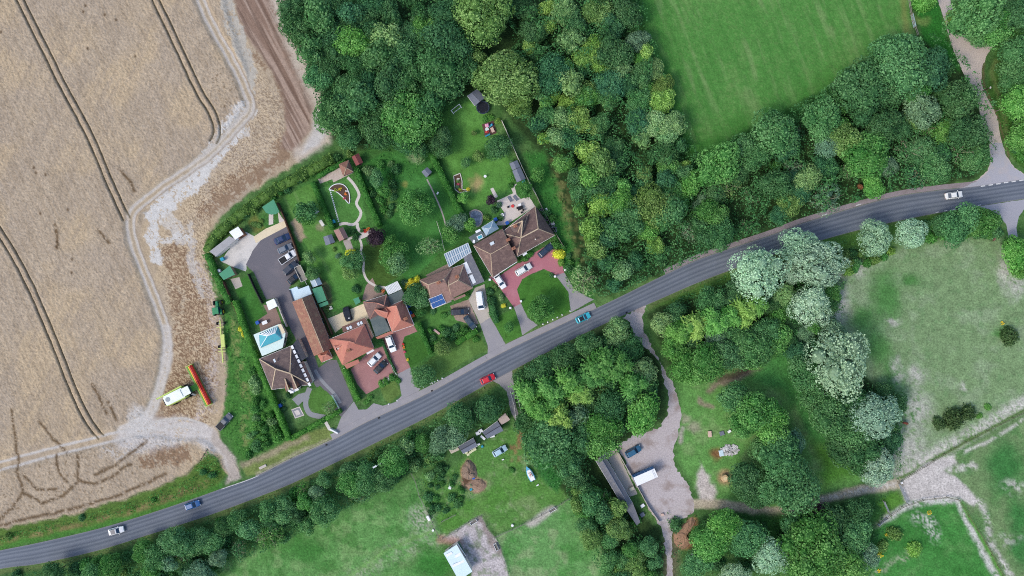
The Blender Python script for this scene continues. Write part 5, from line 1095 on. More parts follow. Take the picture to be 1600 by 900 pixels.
mb.build("glazing_bars", WHITE, lan)
flatroof(v, [(434, 508), (439, 506), (445.5, 519), (441, 522)], 3.0, CREAM, None, "canopy")
# long barn with its white annexe
b = thing("barn", "long mossy brown gable roofed barn beside the tarmac yard", "barn", ground_of([(457, 471), (486, 461), (520, 544), (491, 556)]))
hip(b, [(457, 471.5), (491.5, 556), (519.5, 544), (486.5, 460.5)], [(471.5, 466), (505.5, 550)], 2.8, 5.2, R_RUST, CAPM, BRICKW, gable=True, capw=.2)
b = thing("annexe", "white flat roofed annexe at the yard end of the long barn", "annexe", ground_of([(452, 452), (482, 446), (487, 460), (458, 471)]))
flatroof(b, [(451.5, 452.5), (464, 447.5), (466, 452), (482, 446), (487, 459.5), (458, 471)], 2.6, R_SKYW, OFFWHITE, openings=True)
mb = MB(); mb.bar(P(452.5, 453, 2.75), P(458.5, 470.5, 2.75), .3, .2); mb.build("gutter", R_DARK, b)
b = thing("outhouse", "small pyramid tiled outhouse at the road end of the long barn", "outhouse", ground_of([(496, 552), (519, 557), (503, 566)]))
hip(b, [(496, 553), (513, 546), (519.5, 559.5), (503, 566)], [(505, 556), (510, 554)], 2.3, 3.4, R_ORANGE, CAPO, BRICKW, door=True, openings=True)

# orange tiled house with red drive
b = thing("house", "orange tiled hip roofed house with roof lights over its rear extension", "house", ground_of([(515, 530), (569, 507), (584, 545), (535, 571)]))
r, C, A, B = hip(b, [(515, 530), (569, 507.5), (584, 544.5), (535.5, 570)], [(545, 533.5), (554, 536.5)], 3.0, 6.2, R_ORANGE, CAPO, OFFWHITE)
hip(b, [(526, 548.5), (522, 540), (541, 530), (546, 541)], [(524, 544), (545.5, 531.5)], 3.6, 4.9, R_ORANGE, CAPO, OFFWHITE, gable=True, openings=False, door=False)
chimney(r, 544.5, 548, 5.3, ANG, 1, 1.2)
e = flatroof(b, [(534, 510.5), (570, 496.5), (573.5, 505), (536, 519.5)], 2.6, R_FELTB, OFFWHITE, "extension_roof", dz=[0, 0, .5, .5])
for x, y in ((543.5, 513), (548, 511.3), (560, 506.3), (564.5, 504.5)): skylight(e, x, y, 2.98, .6, .8, ANG)
flatroof(b, [(566, 509), (573, 504), (583, 527), (579, 531)], 2.7, R_FELTB, OFFWHITE, "side_roof")
flatroof(b, [(537.5, 570), (559.5, 561.5), (562, 567), (542, 576.5)], 2.4, R_ORANGE, None, "porch_roof", dz=[.5, .5, 0, 0])
flatroof(b, [(572, 551), (583, 545.5), (585, 548), (574, 554)], 2.4, FRAMEW, None, "bay_roof")
for x, y in ((540.5, 574), (560.5, 566)): p = P(x, y); MB().cyl((p.x, p.y, 0), (p.x, p.y, 2.3), .08).build("porch_post", WHITE, b)
# flat topped orange house
b = thing("house", "orange tiled house wrapped round a dark flat roof with a white carport", "house", ground_of([(567, 472), (630, 462), (647, 508), (590, 526)]))
hip(b, [(567.5, 472), (604, 460.5), (612, 481), (578, 499)], [(590, 474), (600, 478)], 3.0, 5.4, R_BROWN, CAPO, OFFWHITE)
r, C, A, B = hip(b, [(599, 482), (630, 469), (646.5, 508), (613, 519)], [(619, 478), (626, 500)][::1], 3.0, 6.0, R_ORANGE, CAPO, OFFWHITE)
hip(b, [(578, 486), (600, 476), (612, 486), (604, 497)], [(588, 484), (606, 489)], 3.0, 5.0, R_ORANGE, CAPO, None)
flatroof(b, [(577, 496), (597, 488), (609.5, 516.5), (587, 526)], 3.15, R_FLATG, OFFWHITE, openings=True)
flatroof(b, [(606, 462.5), (628, 452.5), (636, 470.5), (610, 475.5)], 2.9, R_FLATG, OFFWHITE)
flatroof(b, [(587, 527), (610, 517.5), (615, 521), (590, 530)], 2.5, R_ORANGE, None, "porch_roof", dz=[.4, .4, 0, 0])
chimney(r, 633.5, 498, 5.8, ANG, 1, 1.2)
MB().bar(P(631.5, 470, 3.05), P(646.5, 508, 3.05), .3, .2).build("gutter", WHITE, b)
mb = MB(); q = [(601, 448.5), (621, 439), (628, 451.5), (607, 461)]; 
for k in range(10):
    t0, t1 = k / 10.0, (k + .86) / 10.0; f = lambda t, a, c: (a[0] + (c[0] - a[0]) * t, a[1] + (c[1] - a[1]) * t)
    pp = [P(*f(t0, q[0], q[1]), 2.5), P(*f(t1, q[0], q[1]), 2.5), P(*f(t1, q[3], q[2]), 2.6), P(*f(t0, q[3], q[2]), 2.6)]
    mb.add(pp + [p_ - Vector((0, 0, .08)) for p_ in pp], [(0, 1, 2, 3), (7, 6, 5, 4), (0, 4, 5, 1), (1, 5, 6, 2), (2, 6, 7, 3), (3, 7, 4, 0)])
car_port = mb.build("carport_roof", R_WHITE, b)
mb = MB()
for x, y in ((602.5, 449), (621, 440.5), (608, 459)): mb.cyl(P(x, y, 0), P(x, y, 2.45), .07)
mb.build("carport_posts", WHITE, b)
# house with solar panels
b = thing("house", "weathered tile house with a blue solar array on its front roof slope", "house", ground_of([(656, 438), (707, 419), (738, 450), (675, 482)]))
r, C, A, B = hip(b, [(656, 438), (707, 418.5), (709, 467), (675.5, 482.5)], [(669.5, 445), (694, 436.5)], 2.8, 5.6, R_PINKB, CAPM, OFFWHITE)
r2 = hip(b, [(699, 421), (724.5, 413), (738.5, 450), (706, 466)], [(701, 446), (716, 438)], 2.8, 5.3, R_PINKB, CAPM, OFFWHITE, door=False)[0]
chimney(r, 685.5, 441.5, 6.2, ANG, 1, 1.3); chimney(r2, 714, 432, 5.6, ANG, 1, 1.0)
def onplane(px, py, a, b_, c, lift):
    """photo ray onto a roof plane through three points"""
    o = Vector((0, 0, H)); d = P(px, py) - o; n = (b_ - a).cross(c - a).normalized()
    if n.z < 0: n = -n
    t = (a + n * lift - o).dot(n) / d.dot(n); return o + d * t
q = [(670, 467.5), (690, 459.5), (696.5, 473.5), (676.5, 482)]
for i in range(4):
    for j in range(2):
        f = lambda u, v_: (q[0][0] * (1 - u) * (1 - v_) + q[1][0] * u * (1 - v_) + q[2][0] * u * v_ + q[3][0] * (1 - u) * v_, q[0][1] * (1 - u) * (1 - v_) + q[1][1] * u * (1 - v_) + q[2][1] * u * v_ + q[3][1] * (1 - u) * v_)
        W = [onplane(*f(u, v_), C[3], C[2], A, .42) for u, v_ in ((i / 4 + .012, j / 2 + .02), ((i + 1) / 4 - .012, j / 2 + .02), ((i + 1) / 4 - .012, (j + 1) / 2 - .02), (i / 4 + .012, (j + 1) / 2 - .02))]
        MB().add(W + [x - Vector((0, 0, .06)) for x in W], [(0, 1, 2, 3), (7, 6, 5, 4), (0, 4, 5, 1), (1, 5, 6, 2), (2, 6, 7, 3), (3, 7, 4, 0)]).build("solar_panel", PV, b)
W = [onplane(x, y, C[3], C[2], A, .34) for x, y in ((669.3, 467.2), (690.4, 458.8), (697.2, 473.7), (676.2, 482.8))]
MB().add(W + [x - Vector((0, 0, .05)) for x in W], [(0, 1, 2, 3), (7, 6, 5, 4), (0, 4, 5, 1), (1, 5, 6, 2), (2, 6, 7, 3), (3, 7, 4, 0)]).build("panel_rails", FRAMEW, b)
MB().bar(P(709, 468.5, 2.5), P(727, 461, 2.5), .6, .2).build("porch_roof", R_PINKB, b)
b = thing("lean_to", "long grey side building with white roof sheets beside the solar panelled house", "lean to", ground_of([(727, 400), (736, 394), (757, 440), (737, 446)]))
flatroof(b, [(724, 402), (735, 394), (757, 440), (738, 447)], 2.6, R_GREYL, OFFWHITE)
for qd in ([(723, 412), (729, 408.5), (737, 426), (731, 428)], [(733, 431), (738, 428.5), (744, 441), (739, 444)]): flatroof(b, qd, 2.72, R_WHITE, None, "roof_sheet", .06)
b = thing("veranda", "slatted white and blue glass veranda behind the solar panelled house", "veranda", ground_of([(694, 396), (731, 379), (737, 394), (702, 418)]))
flatroof(b, [(694, 396.5), (731, 379.5), (736.5, 394), (720, 405), (702, 417.5)], 2.5, R_BLUEG, OFFWHITE, openings=True)
mb = MB()
for k in range(13):
    t = k / 12.0; a = P(694 + 37 * t, 396.5 - 17 * t, 2.56); c = P(702 + 34.5 * t, 417.5 - 23 * t, 2.56); mb.bar(a, c, .3 if k % 2 else .18, .1)
for t in (.02, .5, .98): mb.bar(P(694 + 8 * t, 396.5 + 21 * t, 2.6), P(731 + 5 * t, 379.5 + 14.5 * t, 2.6), .16, .1)
mb.build("glazing_bars", pm("grey white bars", (196, 204, 210), .06, 3, .5), b)
# big twin roofed house
b = thing("house", "largest house with twin dark brown hip roofs above the pink drive", "house", ground_of([(740, 383), (836, 322), (866, 368), (769, 433)]))
r, C, A, B = hip(b, [(740, 383.5), (785, 358), (808, 407), (769.5, 433)], [(767, 397), (795, 381)], 2.9, 6.4, R_BROWN, CAPM, OFFWHITE)
skylight(r, 769.2, 381, 5.0, 1.1, 1.0, ANG)
r2, C, A, B = hip(b, [(783, 364), (836, 322), (866.5, 367.5), (808, 401)], [(813.5, 372), (841, 357.5)], 2.9, 6.8, R_BROWN, CAPM, OFFWHITE, door=False)
hip(b, [(797, 354), (824, 336), (826, 360), (806, 372)], [(816.5, 345), (814, 371)], 4.3, 6.5, R_GREYB, CAPM, None)
chimney(r2, 805, 353, 6.6, ANG, 2); chimney(r, 794, 374.5, 7.4, ANG, 2); chimney(r2, 802.5, 388, 7.0, ANG, 2)
for (x, y) in ((836.5, 374), (816, 345)): box_on(r2, x, y, 5.3, (.3, .3, .5), 0, OFFWHITE, "roof_vent")
MB().bar(P(770, 433.5, 2.75), P(808, 409, 2.75), .16, .18).build("gutter", WHITE, b)
MB().cyl(P(817, 399, 2.6), P(823, 395, 2.6), .3).build("bay", WHITE, b)
b = thing("conservatory", "blue glazed pyramid conservatory behind the twin roofed house", "conservatory", ground_of([(752.5, 355), (770.5, 344.5), (779, 357), (760, 368)]))
hip(b, [(752.5, 355.5), (770.5, 344.5), (779, 357), (760, 368)], [(764.5, 357.5), (767, 355.5)], 2.5, 3.4, R_BLUEG, FRAMEW, OFFWHITE, capw=.12)
b = thing("house_extension", "flat roofed extension with a bright square skylight beside the blue conservatory", "extension", ground_of([(732, 371), (750, 359), (762, 368), (740, 382)]))
fr = flatroof(b, [(732, 371), (751, 359.5), (761, 368.5), (740, 381.5)], 2.6, R_FLATG, OFFWHITE); skylight(fr, 750, 370.5, 2.72, 1.5, 1.1, ANG, WHITE); skylight(fr, 750, 370.5, 2.80, 1.1, .75, ANG, R_TEALG); skylight(fr, 747, 361, 2.7, 1.4, .6, ANG, WHITE); skylight(fr, 740.5, 377, 2.7, .8, .6, ANG + 1, WHITE)

# sheds and small buildings: gabled or flat, seen from straight above
def shed(name, label, pts, ze, zr, rm, wm, cat='shed', gable=True, door=True, cap=None, flat_=False):
    """pts: c0,c1 along one eave, c2,c3 along the other"""
    t = thing(name, label, cat, ground_of(pts))
    if flat_: flatroof(t, pts, ze, rm, wm, "roof", .12, dz=[0, 0, zr - ze, zr - ze])
    else:
        A, B = [((pts[3][0] + pts[0][0]) / 2, (pts[3][1] + pts[0][1]) / 2), ((pts[1][0] + pts[2][0]) / 2, (pts[1][1] + pts[2][1]) / 2)]
        hip(t, pts, [A, B], ze, zr, rm, cap, wm, gable=True, capw=.16, openings=False)
    if door:
        C = [P(x, y, ze) for x, y in pts]; a, b_ = C[1], C[2]; d = (b_ - a).normalized(); c = (a + b_) / 2; cc = sum(C, Vector()) / 4; n = (c - cc); n.z = 0; n.normalize()
        p = c - n * .12; p.z = .95; q = MB().bar(p - d * .38, p + d * .38, .1, 1.8).build("door", DARKWOOD, t); MB().bar(p + d * .25 + n * .07, p + d * .31 + n * .07, .05, .12).build("handle", STEEL, q)
    return t
shed("shed", "small red felt roofed shed at the back of the overgrown garden", [(550, 245), (557, 259), (567, 254), (560, 239.5)], 2.0, 2.5, R_RED, WOOD)
shed("shed", "small pale blue grey shed beside the tall hedge and garden path", [(658.5, 268.5), (666, 277.5), (675, 268.5), (667.5, 261)], 2.0, 2.4, R_SLATE, OFFWHITE)
shed("shed", "square blue grey felt roofed shed on the long middle lawn", [(505, 370), (509, 383.5), (523.5, 378.5), (518, 366)], 2.0, 2.5, R_SLATE, GREYWOOD)
shed("summerhouse", "reddish gable roofed summerhouse beside the gravel court and round pond bed", [(522, 360), (531, 377), (543.5, 371), (535.5, 355)], 2.2, 3.0, pm("pinkish felt", (148, 116, 112), .1, 4, .9), WOOD, 'summerhouse', cap=CAPM)
shed("shed", "grey felt shed with pale edging behind the black trampoline", [(730, 149.5), (742, 165), (758.5, 152), (745, 139.5)], 2.2, 2.8, R_SLATE, WHITE, cap=R_DARK)
shed("shed", "upper grey shed of the pair against the thin white fence", [(796, 255.5), (800.5, 266), (813, 260.5), (808, 250)], 2.0, 2.4, R_SLATE, GREYWOOD)
shed("shed", "longer grey shed of the pair against the thin white fence", [(800.5, 267), (807.5, 285), (821.5, 279), (813, 261)], 2.0, 2.5, R_SLATE, GREYWOOD)
shed("shed", "longer green roofed shed against the long barn", [(487.5, 451.5), (496.5, 474), (510.5, 469), (502.5, 447)], 2.1, 2.3, R_GREEN, WOOD, flat_=True)
shed("shed", "short green roofed store at the end of the longer green shed", [(498, 475.5), (500, 480.5), (513.5, 475.5), (511.5, 470)], 1.9, 2.1, R_GREEN, WOOD, flat_=True)
shed("shed", "green felt roofed shed with cut corner beside the small rear lawn", [(342, 428), (349.5, 437.5), (367, 429), (359, 415)], 2.1, 2.5, R_GREEN, WOOD, flat_=True)
shed("shed", "square white roofed shed between small rear lawn and tarmac yard", [(415.5, 472), (420, 485), (433.5, 478.5), (428, 466.5)], 2.1, 2.4, R_WHITE, OFFWHITE, flat_=True)
shed("shed", "little green roofed shed at the edge of the cream patio", [(551.5, 467.5), (556, 476.5), (563.5, 472), (560, 464)], 1.8, 2.0, R_GREEN, WOOD, flat_=True)
shed("store", "long grey walled store along the hedge by the pale concrete", [(327, 393), (337.5, 400.5), (369, 374.5), (358.5, 369)], 2.2, 2.5, pm("weathered sheet", (160, 160, 162), .1, 3, .9, blot=.6, blot_rgb=(134, 132, 132), blot_scale=.5), OFFWHITE, 'store', flat_=True)
shed("outbuilding", "white roofed outbuilding at the far end of the pale concrete", [(358, 362.5), (367.5, 374.5), (380.5, 366), (372, 354)], 2.7, 3.0, R_WHITE, BRICKW, 'outbuilding', flat_=True)
MB().bar(P(338, 400, 1.4), P(372, 372, 1.4), .35, 1.4).build("garden_wall", WHITE).__setitem__("label", "white capped wall along the front of the long grey walled store"); bpy.data.objects["garden_wall"]["category"] = "wall"
shed("greenhouse", "small glass greenhouse beside the longer green shed", [(484.5, 438), (489, 449), (503, 444), (498, 433.5)], 1.8, 2.4, pm("greenhouse glass", (150, 170, 186), .1, 2, .2, .5), pm("greenhouse sides", (170, 184, 186), .1, 2, .3, .5), 'greenhouse', cap=FRAMEW)
t = thing("open_trailer", "grey open trailer parked nose up to the white annexe", "trailer", (*P(472, 427.5).xy, 0), RAD(-64))
mb = MB().box((0, 0, .75), (4.2, 1.75, .12)); mb.build("bed", GREYWOOD, t, local=True)
mb = MB()
for s_ in (-1, 1): mb.box((0, s_ * .88, 1.0), (4.2, .08, .5)); mb.box((s_ * 2.1, 0, 1.0), (.08, 1.75, .5))
mb.build("side_boards", OFFWHITE, t, local=True)
for s_ in (-1, 1): MB().cyl((-.2, s_ * .8, .38), (-.2, s_ * 1.0, .38), .38, n=14).build("wheel", TYRE, t, local=True)
MB().bar((2.1, 0, .6), (3.3, 0, .5), .12, .12).build("drawbar", STEEL, t, local=True)
# corner sail shade, pavilion
t = thing("sail_shade", "green fan shaped corner shade at the top of the tarmac yard", "garden shade", ground_of([(425, 325)]))
flatroof(t, [(409.5, 323.5), (427.5, 311.5), (436.5, 331), (431, 334.5), (424, 335.5), (415.5, 332.5)], 2.3, R_GREEN, None, "canopy", .08, dz=[0, .4, 0, 0, 0, 0])
for x, y in ((410.5, 323.5), (427.3, 312.5), (435.5, 331)): MB().cyl(P(x, y), P(x, y, 2.25), .06).build("post", WOOD, t)
t = thing("pavilion", "brown pyramid roofed garden pavilion on the stone terrace", "pavilion", ground_of([(530, 257), (545, 250.5), (552, 268.5), (537, 275)]))
hip(t, [(530, 257), (545, 250.5), (552, 268.5), (537, 275)], [(540.5, 263), (541.5, 262.5)], 2.3, 3.5, roofm("pavilion tiles", (136, 100, 88), (160, 130, 112)), CAPM, None, capw=.2)
for x, y in ((531, 257.5), (544.5, 252), (550.5, 268), (537.5, 273.5)): MB().cyl(P(x, y), P(x, y, 2.3), .1).build("post", WOOD, t)

# sheds across the road
def ridged(name, label, pts, ze, zr, n=3):
    t = shed(name, label, pts, ze, zr, R_SLATE, GREYWOOD, cap=R_DARK); return t
ridged("shed", "grey double strip roofed shed beside the pale crates below the road", [(716, 698), (723.5, 708.5), (746, 697), (740, 684.5)][:1] + [(740, 684.5), (746, 697), (723.5, 709)], 2.1, 2.7)
ridged("shed", "longest grey roofed shed of the row below the road", [(753.5, 675.5), (777.5, 658), (786.5, 672.5), (761, 685)], 2.1, 2.7)
shed("shed", "pinkish square roofed shed at the lane end of the row below the road", [(778, 655), (783.5, 664), (797, 656), (789.5, 645.5)], 2.2, 2.4, pm("pinkish sheet", (176, 160, 152), .08, 3, .9), WOOD, flat_=True)
shed("shed", "low beige roofed shed at the scrub end of the row below the road", [(701, 702.5), (705, 709), (718, 703), (714.5, 697.5)], 1.8, 2.0, pm("beige sheet", (182, 172, 158), .08, 3, .9), WOOD, flat_=True)
# long grey shed
t = thing("long_shed", "very long ribbed grey shed beside the hardcore yard and white trailer", "shed", ground_of([(931, 719), (943, 710), (1000, 818), (994, 821)]))
hip(t, [(931, 720), (958, 770), (986, 805.5), (997, 800), (984, 772), (943.5, 709.5)][:1] + [(975, 793), (988, 786), (943.5, 709.5)], [(938, 714), (982, 789)], 2.6, 3.3, R_GREYL, R_SLATE, GREYWOOD, gable=True, capw=.18, openings=False, door=True)
flatroof(t, [(975, 791), (988, 784), (1000.5, 816), (995, 821)], 2.4, R_GREYL, GREYWOOD, "lower_roof", dz=[.2, .2, 0, 0])
mb = MB()
for k in range(1, 14): f = k / 14.0; mb.bar(P(931 + 44 * f, 720 + 73 * f, 2.66), P(938 + 44 * f, 714 + 75 * f, 3.36), .12, .06)
mb.build("roof_ribs", R_SLATE, t)
# white stable
t = thing("stable", "pale blue white roofed field stable on the gravel turnout", "stable", ground_of([(693, 864), (713.5, 851), (738, 892.5), (716, 908)]))
fr = flatroof(t, [(693, 864.5), (713.5, 851), (738, 893), (717, 907)], 2.7, R_SKYW, OFFWHITE, "roof", dz=[0, .5, .5, 0], openings=True)
for qd, z in (([(696, 867), (705, 862), (707.5, 865), (698.5, 870.5)], 2.95), ([(710, 868), (720, 862.5), (722.5, 866.5), (712, 872)], 3.05), ([(706, 883), (725, 874.5), (727, 877.5), (708, 886.5)], 3.05)):
    flatroof(t, qd, z + .1, WHITE, None, "roof_sheet", .06)
flatroof(t, [(714.5, 847.5), (718, 846), (728.5, 868), (726.5, 870)], 2.4, pm("dark green lean to", (60, 88, 76), .1, 4, .8), None, "side_roof", .1)
MB().bar(P(715, 849, 2.5), P(728, 869, 2.5), .18, .18).build("gutter", FRAMEW, t)
# ------------------------------------------------------------------ vehicles
def shell(mb, st, zlo=.3):
    """car body: rings along the length, (x, half width, bottom, top)"""
    rings = []
    for x, w_, z0, z1 in st: rings.append([(x, -w_ * .82, z0), (x, -w_, z0 + .14), (x, -w_, z1 - .16), (x, -w_ * .84, z1), (x, w_ * .84, z1), (x, w_, z1 - .16), (x, w_, z0 + .14), (x, w_ * .82, z0)])
    return mb.loft(rings)

def make_car(kind):
    """parts of one kind of car, bonnet towards +x"""
    d = dict(hatch=(4.1, .87, .95, 1.47, (-1.75, 1.05), (-1.35, .35)), estate=(4.7, .9, .95, 1.48, (-2.1, 1.15), (-1.85, .35)), suv=(4.5, .93, 1.05, 1.7, (-2.05, 1.1), (-1.8, .45)), saloon=(4.6, .9, .93, 1.43, (-1.7, 1.15), (-1.05, .35)), pickup=(5.1, .92, 1.1, 1.75, (-.55, 1.3), (-.35, .75)), van=(5.0, .97, 1.15, 1.95, (-2.4, 2.1), (-2.35, 1.3)))[kind]
    L, w_, zs, zr, (g0, g1), (r0, r1) = d; h = L / 2; parts = []
    mb = MB()
    shell(mb, [(-h, w_ * .80, .42, zs * .82), (-h + .12, w_ * .95, .3, zs * .97), (-h + .6, w_, .24, zs), (-.2, w_, .22, zs), (g1, w_, .22, zs), (h - .5, w_ * .96, .25, zs * .9), (h - .12, w_ * .9, .3, zs * .8), (h, w_ * .72, .4, zs * .66)])
    if kind == 'pickup': mb = MB(); shell(mb, [(-h, w_ * .95, .4, .62), (-.6, w_, .35, .62), (-.5, w_, .3, zs), (g1, w_, .25, zs), (h - .4, w_ * .96, .28, zs * .92), (h, w_ * .75, .42, zs * .7)]); mb.box((-h / 2 - .3, w_ - .06, .85), (h - .55, .1, .5)).box((-h / 2 - .3, -w_ + .06, .85), (h - .55, .1, .5)).box((-h + .05, 0, .85), (.1, w_ * 1.9, .5)).box((-h / 2 - .3, 0, .66), (h - .6, w_ * 1.8, .06))
    # roof skin and pillars
    a, t = w_ * .84, w_ * .70
    rf = [(r0, -t, zr - .07), (r1, -t, zr - .07), (r1, t, zr - .07), (r0, t, zr - .07)]; rt = [(r0 + .12, -t * .86, zr), (r1 - .2, -t * .86, zr), (r1 - .2, t * .86, zr), (r0 + .12, t * .86, zr)]
    mb.loft([[(x + (.03 if x == r1 else -.03), y * 1.03, z) for x, y, z in rf], rt])
    for s_ in (-1, 1):
        for xa, xb in ((g0, r0), (g1, r1), ((g0 + g1) / 2 - .1, (r0 + r1) / 2)): mb.bar((xa, s_ * a * 1.005, zs - .03), (xb, s_ * t * 1.01, zr - .06), .09, .07)
    parts.append(("body", mb, PAINT, .03, True))
    g = MB().loft([[(g0, -a, zs - .03), (g1, -a, zs - .03), (g1, a, zs - .03), (g0, a, zs - .03)], [(r0, -t, zr - .06), (r1, -t, zr - .06), (r1, t, zr - .06), (r0, t, zr - .06)]]); parts.append(("windows", g, GLASS, 0, False))
    if kind == 'pickup': parts.append(("bed_cover", MB().box((-h / 2 - .3, 0, .98), (h - .75, w_ * 1.7, .06)), BLACKP, .02, False))
    for s_ in (-1, 1):
        parts.append(("headlight", MB().box((h - .12, s_ * w_ * .66, zs * .68), (.24, .34, .14)), LAMP, .03, False)); parts.append(("tail_light", MB().box((-h + .05, s_ * w_ * .72, zs * .76), (.14, .24, .2)), TAIL, .02, False)); parts.append(("mirror", MB().box((g1 - .25, s_ * (w_ + .1), zs + .06), (.14, .2, .14)), PAINT, .03, True))
    for x in (h * .62, -h * .6):
        for s_ in (-1, 1): parts.append(("wheel", MB().cyl((x, s_ * (w_ - .2), .32), (x, s_ * (w_ + .01), .32), .32, n=16), TYRE, .02, False, MB().cyl((x, s_ * (w_ - .02), .32), (x, s_ * (w_ + .025), .32), .2, n=10)))
    return parts
_cars = {}
def car(kind, px, py, deg, rgb, label, cat='car', group=None, name=None, roof=None, scale=1.0, dark=False):
    t = thing(name or {'van': 'panel_van', 'pickup': 'pickup_truck'}.get(kind, 'parked_car'), label, cat, (*P(px, py, .6).xy, .03), RAD(deg), group); t.scale = (scale,) * 3
    if kind not in _cars:
        _cars[kind] = []
        for p in make_car(kind):
            o = p[1].build(p[0], p[2], t, local=True, bevel=p[3]); ch = None
            if len(p) > 5: ch = p[5].build("rim", RIM, o, local=True)
            _cars[kind].append((o, p[4], ch))
        mine = _cars[kind]
    else:
        mine = []
        for o, pt, ch in _cars[kind]:
            c = o.copy(); COL.objects.link(c); c.parent = t; d = None
            if ch: d = ch.copy(); COL.objects.link(d); d.parent = c
            mine.append((c, pt, d))
    for o, pt, ch in mine:
        if pt: o.color = lin(rgb) + (1,)
    if roof is not None:
        q = dict(hatch=(-1.1, .1, 1.475, 1.1), estate=(-1.6, .1, 1.485, 1.1), suv=(-1.5, .2, 1.705, 1.15))[kind]
        MB().box(((q[0] + q[1]) / 2, 0, q[2]), (q[1] - q[0], q[3], .03)).build("roof_panel", roof, t, local=True)
    return t
RC = "cars driving on the road"; YC = "cars parked in the tarmac yard"; DC = "cars on the house drives"
car('hatch', 182, 829, 14, (232, 234, 236), "white car with dark glass roof on the road below the wheat field", group=RC, name='moving_car', roof=GLASS)
car('hatch', 301, 789, 19, (40, 96, 156), "mid blue car on the road just below the field track mouth", group=RC, name='moving_car')
car('hatch', 762, 592, 24, (206, 36, 52), "bright red car on the road opposite the house drives", group=RC, name='moving_car')
car('hatch', 911, 496.5, 26, (60, 186, 206), "turquoise car with black roof on the road beside the pink drive house", group=RC, name='moving_car', roof=pm("black roof", (30, 32, 38), .05, 3, .3, .5))
car('saloon', 1490, 305, 8, (236, 238, 238), "white car on the bend beside the dashed line of the lane mouth", group=RC, name='moving_car')
car('pickup', 351.5, 658.5, 48, (92, 98, 108), "dark grey pickup truck on the grass near the combine harvester", 'pickup truck')
car('saloon', 441.5, 373, 24, (30, 54, 96), "dark blue car, topmost of the row in the tarmac yard", group=YC)
car('hatch', 445.5, 388.5, 25, (116, 124, 134), "silver grey car, second in the tarmac yard row", group=YC)
car('pickup', 450.5, 401.5, 34, (230, 232, 234), "white pickup in the middle of the tarmac yard row", 'pickup truck', group=YC)
car('suv', 454, 419, 43, (54, 62, 76), "dark grey car with glassy roof, fourth in the tarmac yard row", group=YC)
car('hatch', 460, 435, 42, (24, 28, 36), "black car next to the grey open trailer, lowest in the tarmac yard row", group=YC)
car('suv', 611, 537, -70, (236, 238, 238), "white car on the red drive of the flat roofed orange house", group=DC)
car('hatch', 585, 562, 46, (232, 236, 236), "white car beside a black one on the red block drive", group=DC)
car('hatch', 594.5, 573.5, 46, (34, 40, 42), "black car beside a white one on the red block drive", group=DC)
car('van', 750.5, 469.5, -82, (236, 238, 240), "white van on the concrete drive beside the solar panelled house", 'van')
car('estate', 718.5, 487, 4, (52, 54, 62), "dark grey estate car on the worn block drive", group=DC)
car('hatch', 734.5, 503.5, -52, (58, 74, 84), "small dark teal car half tucked behind the front hedge", group=DC)
car('hatch', 781.5, 440, -57, (236, 238, 238), "white hatchback at the lower corner of the pink drive", group=DC)
car('estate', 818, 421, 31, (226, 232, 228), "white estate car in the middle of the pink drive", group=DC)
car('estate', 852.5, 391.5, 41, (38, 56, 78), "dark navy car by the front wall of the twin roofed house", group=DC)
car('hatch', 781, 704.5, 30, (172, 202, 218), "pale blue hatchback on the grass below the grey sheds")
car('suv', 989.5, 705, 30, (44, 96, 128), "dark blue car on the hardcore yard under the trees")
t = thing("covered_car", "dark covered car on the cream patio behind the orange house", "car", (*P(543, 490.5, .5).xy, 0.02), RAD(-76))
mb = MB(); shell(mb, [(-1.9, .6, .1, .6), (-1.6, .85, .05, .85), (-.8, .9, .03, 1.3), (.3, .9, .03, 1.35), (1.1, .85, .04, .9), (1.8, .8, .05, .75), (2.0, .6, .1, .6)]); mb.build("cover", pm("dark car cover", (40, 46, 58), .15, 3, .8), t, local=True, bevel=.04)
for x in (-1.2, 1.3):
    for s_ in (-1, 1): MB().cyl((x, s_ * .75, .3), (x, s_ * .93, .3), .3, n=12).build("wheel", TYRE, t, local=True)
MB().box((1.2, .2, .95), (.3, .3, .04)).build("label_patch", WHITE, t, local=True)

# lorry trailer: white top, blue side
t = thing("lorry_trailer", "white topped lorry trailer with blue sides in the hardcore yard", "trailer", (*P(1007.5, 743.5, 2).xy, .01), RAD(23.5))
L_, w_ = 5.9, 2.35
BLUE = pm("blue trailer side", (44, 118, 176), .1, 1.5, .5, .4)
MB().box((0, 0, 2.0), (L_, w_, 2.5)).build("body", BLUE, t, local=True, bevel=.03)
mb = MB().box((0, 0, 3.29), (L_ + .06, w_ + .06, .08)); 
r = mb.build("roof", WHITE, t, local=True)
MB().box((2.2, 0, 3.345), (.06, w_, .03)).box((2.5, 0, 3.345), (.06, w_, .03)).build("roof_seams", STEEL, r, local=True)
for k in range(6): MB().box((-2.4 + k * .9, w_ / 2 + .02, 2.0), (.06, .05, 2.4)).build("side_rib", pm("pale rib", (150, 190, 220), .05, 3, .5), t, local=True)
MB().box((0, 0, .62), (L_ - .3, .9, .22)).build("chassis", BLACKP, t, local=True)
for x in (-2.0, -1.0):
    for s_ in (-1, 1): MB().cyl((x, s_ * .8, .48), (x, s_ * 1.1, .48), .48, n=16).build("wheel", TYRE, t, local=True)
for s_ in (-1, 1): MB().box((2.1, s_ * .7, .3), (.12, .12, .6)).build("landing_leg", STEEL, t, local=True)

